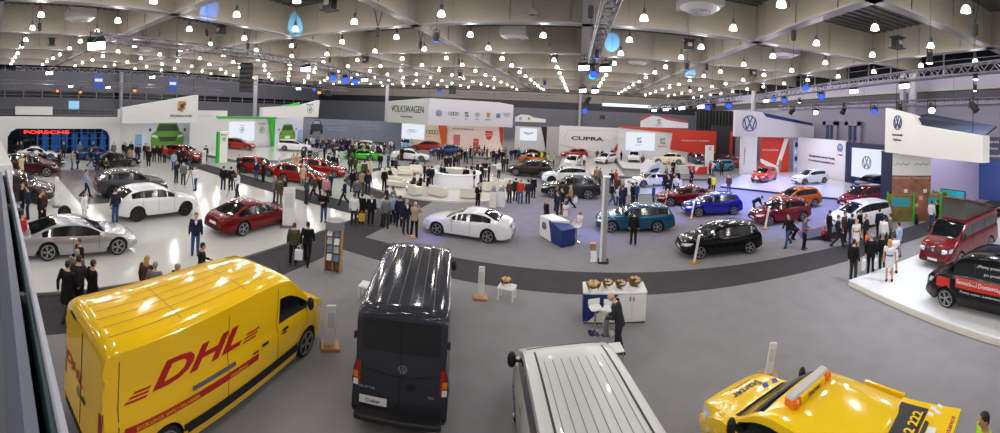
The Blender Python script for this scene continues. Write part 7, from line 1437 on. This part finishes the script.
# bags
def bag(x, y, z, lab, m, s=1., rz=0):
    t = thing('shopping_bag', lab, 'bag', (x, y, z), rz); obj('body', MB().rbox((0, 0, .19 * s), (.3 * s, .12 * s, .38 * s), .01), m, t)
    for sy in (-1, 1): obj('handle', MB().tube([(-.07 * s, sy * .05 * s, .38 * s), (-.05 * s, sy * .02 * s, .52 * s), (.05 * s, sy * .02 * s, .52 * s), (.07 * s, sy * .05 * s, .38 * s)], .008, 5), m, t)
for x, y, z, lab, c in BAGS: bag(x, y, z, lab, mat('bag_' + c, dict(white=(226, 226, 226), orange=(226, 116, 30), yellow=(200, 150, 30), black=(20, 20, 22))[c], .5), 1., .6)
for x, y, z, lab in TRIPODS:
    t = thing('camera_tripod', lab, 'tripod', (x, y, z))
    for k in range(3): obj('leg', MB().cyl((.05 * math.cos(k * 2.09), .05 * math.sin(k * 2.09), 1.2), (.42 * math.cos(k * 2.09), .42 * math.sin(k * 2.09), 0), .025, .018), M_DARK, t)
    obj('head', MB().cyl((0, 0, 1.18), (0, 0, 1.34), .05), M_DARK, t); obj('camera', MB().rbox((0, 0, 1.43), (.34, .16, .18), .03).cyl((.17, 0, 1.43), (.32, 0, 1.43), .05), M_DARK, t)

# grey coat over the arm of the man at the bread counter
mx, my = [(p[0], p[1]) for p in PEOPLE if p[5] == 'lean'][0]; hd = R([p[6] for p in PEOPLE if p[5] == 'lean'][0])
t = thing('folded_coat', 'grey coat hanging over the arm of the bald man at the bread counter', 'coat', (mx + .36 * math.cos(hd), my + .36 * math.sin(hd), .55), hd)
obj('cloth', MB().stack([(0, .02, 0, .05, .13), (.02, .02, .2, .07, .15), (0, .03, .42, .07, .14), (0, .03, .5, .05, .11)], 14), mat('coat_grey', (112, 112, 120), .9, noise=(9, .2)), t, smooth=60); obj('lining', MB().stack([(.06, .02, .02, .02, .09), (.07, .02, .3, .03, .1), (.05, .02, .42, .02, .08)], 10), mat('coat_lining', (160, 158, 170), .8), t, smooth=60)
# ------------------------------------------------------------------ people
def remesh(mb, vox, name, smooth_it=4, dec=None):
    me = mb.mesh('tmp'); o = bpy.data.objects.new('tmp', me); COL.objects.link(o)
    m = o.modifiers.new('r', 'REMESH'); m.mode = 'VOXEL'; m.voxel_size = vox
    s = o.modifiers.new('s', 'SMOOTH'); s.iterations = smooth_it; s.factor = .5
    if dec: d = o.modifiers.new('d', 'DECIMATE'); d.ratio = dec
    dg = bpy.context.evaluated_depsgraph_get(); out = bpy.data.meshes.new_from_object(o.evaluated_get(dg)); out.name = name
    out.materials.clear(); out.polygons.foreach_set('use_smooth', [True] * len(out.polygons))
    bpy.data.objects.remove(o); bpy.data.meshes.remove(me); return out
def limb(m, pts, rs, n=10):
    """rounded tapered tube through joints, with balls at the joints"""
    m.tube(pts, rs, n)
    for p, r in zip(pts, rs): m.ball(p, r * .99, n, 6)
def pose_joints(pose):
    # x forward, y left, z up; left/right arms (elbow, wrist) and legs (knee, ankle)
    J = dict(pelvis=Vector((0, 0, .95)), chest=Vector((0, 0, 1.28)), neck=Vector((0, 0, 1.46)), head=Vector((.025, 0, 1.62)), lean=0.)
    J['hip'] = {s: Vector((0, s * .095, .9)) for s in (1, -1)}; J['sh'] = {s: Vector((-.01, s * .185, 1.41)) for s in (1, -1)}
    J['kn'] = {s: Vector((.02, s * .105, .49)) for s in (1, -1)}; J['an'] = {s: Vector((-.02, s * .115, .08)) for s in (1, -1)}
    J['el'] = {s: Vector((-.03, s * .245, 1.12)) for s in (1, -1)}; J['wr'] = {s: Vector((.04, s * .255, .87)) for s in (1, -1)}
    if pose == 'walk':
        J['kn'] = {1: Vector((.2, .1, .5)), -1: Vector((-.02, -.1, .48))}; J['an'] = {1: Vector((.3, .1, .09)), -1: Vector((-.36, -.1, .16))}
        J['el'] = {1: Vector((-.13, .24, 1.13)), -1: Vector((.06, -.24, 1.13))}; J['wr'] = {1: Vector((-.1, .25, .88)), -1: Vector((.22, -.23, .93))}
    elif pose == 'hands':
        J['el'] = {s: Vector((.0, s * .25, 1.13)) for s in (1, -1)}; J['wr'] = {1: Vector((.26, .09, 1.14)), -1: Vector((.25, -.1, 1.1))}
    elif pose == 'film':
        J['el'] = {s: Vector((.2, s * .24, 1.22)) for s in (1, -1)}; J['wr'] = {1: Vector((.36, .1, 1.42)), -1: Vector((.34, -.1, 1.4))}
        J['kn'][1] = Vector((.06, .14, .49)); J['an'][1] = Vector((.08, .18, .08)); J['an'][-1] = Vector((-.08, -.15, .08))
    elif pose == 'sit':
        J['pelvis'] = Vector((0, 0, .5)); dz = -.45
        for k in ('chest', 'neck', 'head'): J[k] = J[k] + Vector((-.03, 0, dz))
        J['hip'] = {s: Vector((.02, s * .1, .48)) for s in (1, -1)}; J['sh'] = {s: v + Vector((-.03, 0, dz)) for s, v in J['sh'].items()}
        J['kn'] = {s: Vector((.46, s * .12, .48)) for s in (1, -1)}; J['an'] = {s: Vector((.44, s * .12, .08)) for s in (1, -1)}
        J['el'] = {s: Vector((.05, s * .26, .7)) for s in (1, -1)}; J['wr'] = {s: Vector((.28, s * .14, .62)) for s in (1, -1)}
    elif pose == 'crouch':
        J['pelvis'] = Vector((-.15, 0, .38)); d = Vector((.0, 0, -.52)); f = Vector((.12, 0, 0))
        J['chest'] = Vector((.02, 0, .7)); J['neck'] = Vector((.12, 0, .86)); J['head'] = Vector((.17, 0, 1.01))
        J['hip'] = {s: Vector((-.14, s * .1, .36)) for s in (1, -1)}; J['sh'] = {s: Vector((.07, s * .18, .82)) for s in (1, -1)}
        J['kn'] = {s: Vector((.26, s * .16, .5)) for s in (1, -1)}; J['an'] = {s: Vector((.02, s * .14, .08)) for s in (1, -1)}
        J['el'] = {s: Vector((.24, s * .22, .6)) for s in (1, -1)}; J['wr'] = {s: Vector((.42, s * .1, .52)) for s in (1, -1)}
    elif pose in ('bend', 'lean'):
        a = R(62 if pose == 'bend' else 16); p0 = Vector((0, 0, .95)); Rm = Matrix.Rotation(a, 3, 'Y')
        tr = lambda v: p0 + Rm @ (v - p0)
        for k in ('chest', 'neck', 'head'): J[k] = tr(J[k])
        if pose == 'lean': J['head'] = J['head'] + Vector((.05, 0, -.03))
        J['sh'] = {s: tr(v) for s, v in J['sh'].items()}
        if pose == 'bend': J['el'] = {s: J['sh'][s] + Vector((.05, s * .05, -.28)) for s in (1, -1)}; J['wr'] = {s: J['sh'][s] + Vector((.2, 0, -.48)) for s in (1, -1)}
        else: J['el'] = {s: J['sh'][s] + Vector((.02, s * .06, -.29)) for s in (1, -1)}; J['wr'] = {1: Vector((.34, .12, 1.02)), -1: Vector((.32, -.1, .98))}
        J['an'] = {1: Vector((.06, .12, .08)), -1: Vector((-.1, -.11, .08))}
    return J
def torso_rings(J, k=1., hem=None):
    """ellipses up the trunk, tilted with the spine by interpolation"""
    p, c, n = J['pelvis'], J['chest'], J['neck']
    L = lambda t: p.lerp(c, t / .6) if t < .6 else c.lerp(n, (t - .6) / .4)
    sec = [(-.06, .115, .165), (.1, .118, .165), (.3, .11, .15), (.5, .12, .165), (.66, .125, .185), (.8, .11, .19), (.9, .085, .15), (1., .06, .075)]
    out = []
    for t, a, b in sec:
        q = L(max(t, 0)) if t >= 0 else p + (p - c) * .12
        out.append((q, a * k, b * k))
    return out
def spine_body(m, rings, J, n=16):
    ax = (J['neck'] - J['pelvis']).normalized(); y = Vector((0, 1, 0)); x = y.cross(ax).normalized(); vs = []
    for q, a, b in rings: vs += [q + x * a * math.cos(2 * PI * k / n) + y * b * math.sin(2 * PI * k / n) for k in range(n)]
    fs = [(i * n + k, i * n + (k + 1) % n, (i + 1) * n + (k + 1) % n, (i + 1) * n + k) for i in range(len(rings) - 1) for k in range(n)]
    fs += [tuple(reversed(range(n))), tuple(range((len(rings) - 1) * n, len(rings) * n))]; m.add(vs, fs)
def hand(m, wr, el, s):
    d = (wr - el).normalized(); side = Vector((0, -s, 0)); side = (side - d * side.dot(d)).normalized(); fw = d.cross(side)
    if fw.x < 0: fw = -fw
    pc = wr + d * .05
    m.tube([wr, wr + d * .035, wr + d * .085], [.026, .036, .034], 8); m.ball(pc, (.03, .03, .04), 8, 5)
    for k in range(4):
        b = wr + d * .08 + fw * (.03 - .02 * k); ln = (.068, .078, .073, .056)[k]
        m.tube([b, b + d * ln * .5 + side * .006, b + d * ln * .95 + side * .024], [.0095, .009, .0075], 6)
    b = wr + d * .025 + fw * .03; m.tube([b, b + d * .03 + fw * .03, b + d * .065 + fw * .032 + side * .01], [.012, .011, .008], 6)
def head_shape(m, h, turn=0):
    R_ = [(-.115, .035, .03, .03), (-.1, .05, .05, .038), (-.07, .062, .075, .055), (-.03, .072, .088, .068), (.01, .078, .094, .074), (.05, .075, .094, .075), (.085, .058, .08, .062), (.105, .03, .05, .035)]
    m.stack([(h.x + .012 if z < -.05 else h.x, h.y, h.z + z, b, c) for z, a, b, c in R_], 14)
    m.tube([(h.x + .082, h.y, h.z + .015), (h.x + .1, h.y, h.z - .02), (h.x + .106, h.y, h.z - .032), (h.x + .085, h.y, h.z - .042)], [.01, .013, .016, .01], 6)
    m.tube([(h.x + .078, h.y - .022, h.z - .066), (h.x + .086, h.y, h.z - .066), (h.x + .078, h.y + .022, h.z - .066)], [.007, .01, .007], 6)
    for s in (1, -1): m.ball((h.x - .005, h.y + s * .077, h.z - .005), (.022, .012, .034), 8, 5)
def build_person(pose, kind):
    J = pose_joints(pose); P = {}
    b = MB(); spine_body(b, torso_rings(J), J)
    b.tube([J['neck'] - Vector((0, 0, .05)), J['neck'].lerp(J['head'], .45), J['head'] - Vector((0, 0, .04))], [.062, .054, .055], 12); head_shape(b, J['head'])
    for s in (1, -1):
        limb(b, [J['sh'][s], J['el'][s], J['wr'][s]], [.05, .04, .027]); hand(b, J['wr'][s], J['el'][s], s)
        limb(b, [J['hip'][s], J['kn'][s], J['an'][s]], [.088, .058, .04]); a = J['an'][s]; b.tube([a + Vector((-.05, 0, -.03)), a + Vector((.06, 0, -.03)), a + Vector((.15, 0, -.05))], [.036, .036, .024], 8)
    P['body'] = remesh(b, .0085, 'body', 2, .45)
    j = MB(); rg = torso_rings(J, 1.13)
    p, c = J['pelvis'], J['chest']; dn = (p - c).normalized()
    if kind in ('jacket', 'suit'): rg = [(p + dn * .13, .135, .19)] + rg
    if kind == 'coat': rg = [(Vector((p.x - .01, 0, .5)), .17, .21), (Vector((p.x, 0, .75)), .15, .2)] + rg[1:]
    if kind == 'dress': rg = [(Vector((p.x, 0, .58)), .15, .19), (Vector((p.x, 0, .8)), .145, .19)] + [(q, a * .95, bb * .92) for q, a, bb in rg[1:]]
    if pose in ('sit', 'crouch', 'bend') and kind in ('coat', 'dress'): rg = torso_rings(J, 1.13)
    spine_body(j, rg[:-1] + [(J['neck'] + Vector((0, 0, -.005)), .072, .085)], J)
    for s in (1, -1):
        e, w = J['el'][s], J['wr'][s]
        if kind == 'dress': limb(j, [J['sh'][s], J['sh'][s].lerp(e, .45)], [.062, .058])
        else: limb(j, [J['sh'][s], e, e.lerp(w, .97)], [.068, .056, .044])
    P['jacket'] = remesh(j, .014, 'jacket', 3, .5)
    if kind != 'dress' or pose in ('sit',):
        q = MB(); rg2 = torso_rings(J, 1.06); spine_body(q, rg2[:3], J)
        for s in (1, -1): limb(q, [J['hip'][s], J['kn'][s], J['kn'][s].lerp(J['an'][s], .97)], [.1, .075, .062])
        P['trousers'] = remesh(q, .014, 'trousers', 3, .5)
    for s in (1, -1):
        sh = MB(); a = J['an'][s]; sh.stack([(a.x + .045, a.y, max(0, a.z - .08), .135, .048), (a.x + .045, a.y, max(0, a.z - .08) + .03, .138, .05), (a.x + .03, a.y, max(0, a.z - .08) + .065, .1, .045), (a.x - .01, a.y, max(0, a.z - .08) + .1, .055, .043)], 14)
        P['shoe%d' % s] = sh.mesh('shoe', 50)
    h = J['head']
    def hairmesh(long):
        m = MB(); m.stack([(h.x - .03, 0, h.z - .06, .06, .07), (h.x - .026, 0, h.z - .01, .076, .082), (h.x - .016, 0, h.z + .03, .09, .086), (h.x - .008, 0, h.z + .066, .094, .084), (h.x - .008, 0, h.z + .1, .075, .066), (h.x - .01, 0, h.z + .122, .035, .03)], 16)
        if long: m.stack([(h.x - .085, 0, h.z - .3, .03, .07), (h.x - .075, 0, h.z - .2, .045, .095), (h.x - .06, 0, h.z - .08, .055, .1), (h.x - .04, 0, h.z + .04, .06, .09)], 14)
        return remesh(m, .012, 'hair', 2)
    P['hair'] = hairmesh(False); P['hair_long'] = hairmesh(True)
    bl = MB(); bl.stack([(h.x - .03, 0, h.z - .075, .055, .07), (h.x - .025, 0, h.z - .035, .072, .082), (h.x - .03, 0, h.z - .0, .068, .08), (h.x - .04, 0, h.z + .015, .05, .07)], 16); P['hair_fringe'] = bl.mesh('hair', 50)
    for s in (1, -1): P['eye%d' % s] = MB().ball((h.x + .083, s * .03, h.z + .012), (.006, .012, .007), 8, 5).mesh('eye', 60)
    # shirt front and tie
    ax = (J['neck'] - J['pelvis']).normalized(); xx = Vector((0, 1, 0)).cross(ax).normalized(); c1 = J['neck'] - ax * .02 + xx * .082; c2 = J['chest'] + xx * .148 - ax * .02
    f = MB().slab([c1 + Vector((0, .05, 0)), c1 - Vector((0, .05, 0)), c1.lerp(c2, .5) + xx * .02 - Vector((0, .045, 0)), c2, c1.lerp(c2, .5) + xx * .02 + Vector((0, .045, 0))], -.02); P['shirt_front'] = f.mesh('shirt_front')
    return P
CLOTH = {k: mat('cloth_' + k, v, .85, noise=(14, .12), spec=.2) for k, v in dict(black=(24, 24, 27), charcoal=(46, 47, 52), navy=(32, 38, 62), grey=(108, 110, 114), brown=(84, 60, 46), tan=(164, 140, 108), beige=(196, 172, 140), white=(222, 222, 224), jeans=(54, 78, 122), olive=(72, 70, 50),
    green=(40, 62, 46), lightgreen=(160, 200, 120), red=(170, 40, 36), orangered=(184, 62, 40), pink=(206, 140, 152), plum=(116, 92, 116), blue=(44, 78, 130), lightblue=(158, 176, 208), teal=(44, 70, 80), yellow=(214, 200, 60), hiviz=(190, 240, 40), plaid=(150, 160, 190)).items()}
HAIR = {k: mat('hair_' + k, v, .6) for k, v in dict(dark=(34, 26, 22), brown=(74, 50, 34), grey=(140, 136, 130), blond=(170, 130, 80), longblond=(186, 146, 92), longbrown=(84, 54, 36)).items()}
M_SHOE = mat('shoe_leather', (24, 20, 18), .4); M_EYE = mat('eye_dark', (30, 24, 22), .3); M_SHIRT = mat('shirt_white', (216, 220, 228), .7)
PROTO = {}
COLWORD = dict(hiviz='bright yellow-green', plaid='pale plaid', jeans='blue jeans', lightgreen='light green', lightblue='light blue', orangered='orange-red')
def words_for(top, bot, pose, hair, kind):
    c = COLWORD.get(top, top); g = dict(jacket='jacket', suit='suit', coat='long coat', dress='dress')[kind]
    if top in ('white', 'lightblue', 'pink', 'plaid', 'plum') and kind == 'jacket': g = 'shirt'
    if top == 'hiviz': g = 'vest'
    b = '' if kind in ('suit', 'dress', 'coat') else ' and ' + (COLWORD.get(bot, bot) if bot == 'jeans' else bot + ' trousers')
    pz = dict(stand='standing', walk='walking', hands='standing with raised hands', film='with arms raised', sit='seated', crouch='crouching', bend='bending far over', lean='leaning forward')[pose]
    return 'person in %s %s%s %s' % (c, g, b, pz)
near_pts = [(o.location.x, o.location.y, NEARW[o.name.split('.')[0]], o) for o in COL.objects if o.parent is None and o.name.split('.')[0] in NEARW]
def near_phrase(x, y):
    d, lab = min(((px - x) ** 2 + (py - y) ** 2, o['label']) for px, py, nm, o in near_pts)
    return lab
plist = []
for x, y, z, top, bot, pose, hd, hair, h, kind in PEOPLE:
    key = (pose, kind)
    if key not in PROTO: PROTO[key] = build_person(pose, kind)
    P = PROTO[key]
    t = empty('person', (x, y, z + .004), R(hd)); t.scale = (h / 1.755,) * 3; t['category'] = 'person'
    far = math.hypot(x, y) > 34
    link('body', P['body'], [SKIN if (x * 10) % 2 < 1 else SKIN2], t)
    nm = dict(dress='dress', coat='coat').get(kind, 'jacket')
    link(nm, P['jacket'], [CLOTH[top]], t, objmat=True)
    if 'trousers' in P: link('trousers', P['trousers'], [CLOTH[bot]], t, objmat=True)
    for s in (1, -1): link('shoe', P['shoe%d' % s], [M_SHOE], t)
    link('hair', P['hair_fringe'] if hair == 'bald' else P['hair_long'] if hair.startswith('long') else P['hair'], [HAIR['grey' if hair == 'bald' else hair]], t, objmat=True)
    if kind == 'suit': link('shirt_front', P['shirt_front'], [M_SHIRT], t)
    if math.hypot(x, y) < 20: [link('eye', P['eye%d' % s], [M_EYE], t) for s in (1, -1)]
    plist.append((t, x, y, words_for(top, bot, pose, hair, kind)))
    if kind == 'dress' and top == 'white':
        s = MB().stack([(0, 0, 1.06, .128, .16), (0, 0, 1.13, .126, .158)], 16); link('belt', bpy.data.meshes.get('belt') or s.mesh('belt'), [mat('belt_blue', (40, 110, 180), .5) if y < 13 else mat('belt_red', (180, 40, 40), .5)], t)
# ------------------------------------------------------------------ telling people apart
SHORT = [('silver four-door', 'the silver sports saloon'), ('white sport utility vehicle with black', 'the white off-roader with black wheels'), ('metallic dark red', 'the dark red sports saloon'), ('graphite', 'the graphite off-roader'), ('brown sport', 'the brown off-roader'), ('maroon sport', 'the maroon off-roader'), ('low dark grey', 'the low grey sports car'), ('low white', 'the low white sports car'), ('low black', 'the low black sports car'), ('low blue', 'the low blue sports car'), ('orange-red sport', 'the orange-red off-roader'), ('red estate car on', 'the red estate on the stage'), ('red hatchback beside two', 'the first red hatchback'), ('red estate car with', 'the red estate with the hostess'), ('red estate car last', 'the last red estate'), ('white estate car', 'the white estate'), ('bright green', 'the bright green sports car'), ('white sport utility vehicle just', 'the white off-roader behind the green car'), ('small purple', 'the small purple car'), ('light blue small car under', 'the light blue car'), ('red sport utility', 'the red off-roader'), ('white saloon', 'the white saloon'), ('dark blue sport', 'the dark blue off-roader'), ('red hatchback half', 'the half hidden red hatchback'), ('black grand', 'the black grand tourer'), ('orange low', 'the orange sports car'), ('dark brown', 'the dark brown off-roader'), ('red hatchback close', 'the red hatchback by the wordmark'), ('white hatchback facing', 'the white hatchback facing us'), ('white sporty', 'the white sporty hatchback'), ('white sport utility vehicle in', 'the white off-roader before the olive one'), ('dark olive', 'the olive off-roader'), ('white hatchback under', 'the white hatchback under the screen'), ('cream white sport', 'the cream off-roader'), ('dark purple', 'the dark purple hatchback'), ('light blue small car behind', 'the light blue car by the totem'), ('maroon hatchback', 'the maroon hatchback'), ('bright red', 'the bright red hatchback'), ('teal', 'the teal estate'), ('dark red coupe', 'the dark red coupe'), ('royal', 'the royal blue hatchback'), ('black hatchback', 'the black hatchback'), ('crimson hatchback', 'the crimson hatchback'), ('orange crossover', 'the orange crossover'), ('coral', 'the coral hatchback'), ('white electric', 'the white electric hatchback'), ('crimson people', 'the crimson people carrier'), ('blue hatchback', 'the blue hatchback'), ('white people', 'the white people carrier'), ('pearl', 'the pearl coupe'), ('yellow courier', 'the yellow courier van'), ('dark grey panel', 'the dark panel van'), ('silver van', 'the silver van'), ('yellow roadside', 'the yellow roadside car'), ('cherry', 'the cherry camper van'), ('black van', 'the black van'), ('white concept', 'the gull-wing concept car'), ('round white glowing', 'the round bar'), ('white and navy slanted', 'the navy desk'), ('white and navy counter', 'the bread counter'), ('wooden brochure', 'the brochure stand'), ('tall grey and white', 'the tall grey totem'), ('motorcycle on the', 'the motorcycles'), ('green framed', 'the green kiosks'), ('narrow green', 'the green kiosks'), ('cream white', 'the white sofas'), ('dark low counter', 'the dark counter'), ('dark motorcycle', 'the dark motorcycle')]
def short(lab):
    for a, b in SHORT:
        if lab.lower().startswith(a): return b
    return lab
groups = {}
for t, x, y, wd in plist:
    s = sorted(((px - x) ** 2 + (py - y) ** 2, short(o['label'])) for px, py, nm, o in near_pts)
    groups.setdefault(wd + ' by ' + s[0][1], []).append((math.atan2(x, y), t))
for lab, v in groups.items():
    v.sort(key=lambda e: e[0])
    for k, (a, t) in enumerate(v):
        l = lab if len(v) == 1 else lab + ', %s from left' % ORD[k]
        t['label'] = l
seen = {}
for t, x, y, wd in plist: seen.setdefault(t['label'], []).append(t)
for l, v in seen.items():
    if len(v) > 1:
        for k, t in enumerate(sorted(v, key=lambda o: -o.location.y)): t['label'] = l + ', %s from the back' % ORD[k]
for t, x, y, wd in plist:
    l = t['label']
    for a, b in ((' standing with raised hands', ' hands raised'), (' and black trousers', ''), (' and charcoal trousers', ''), (' and navy trousers', ''), (' and brown trousers', ''), (' standing by ', ' by '), ('half hidden ', ''), (' bending far over', ' bending'), (' and blue jeans', ' and jeans'), (' before the olive one', '')):
        if len(l.replace('-', ' ').split()) > 15: l = l.replace(a, b)
    t['label'] = l
from collections import Counter
cl = Counter(t['label'] for t, x, y, wd in plist)
for l, n in cl.items():
    if n > 1:
        for k, t in enumerate(sorted([q[0] for q in plist if q[0]['label'] == l], key=lambda o: math.atan2(o.location.x, o.location.y))): t['label'] = l.replace('person', ORD[k] + ' person', 1)
for t, x, y, wd in plist: t['group'] = 'visitors of the motor show'
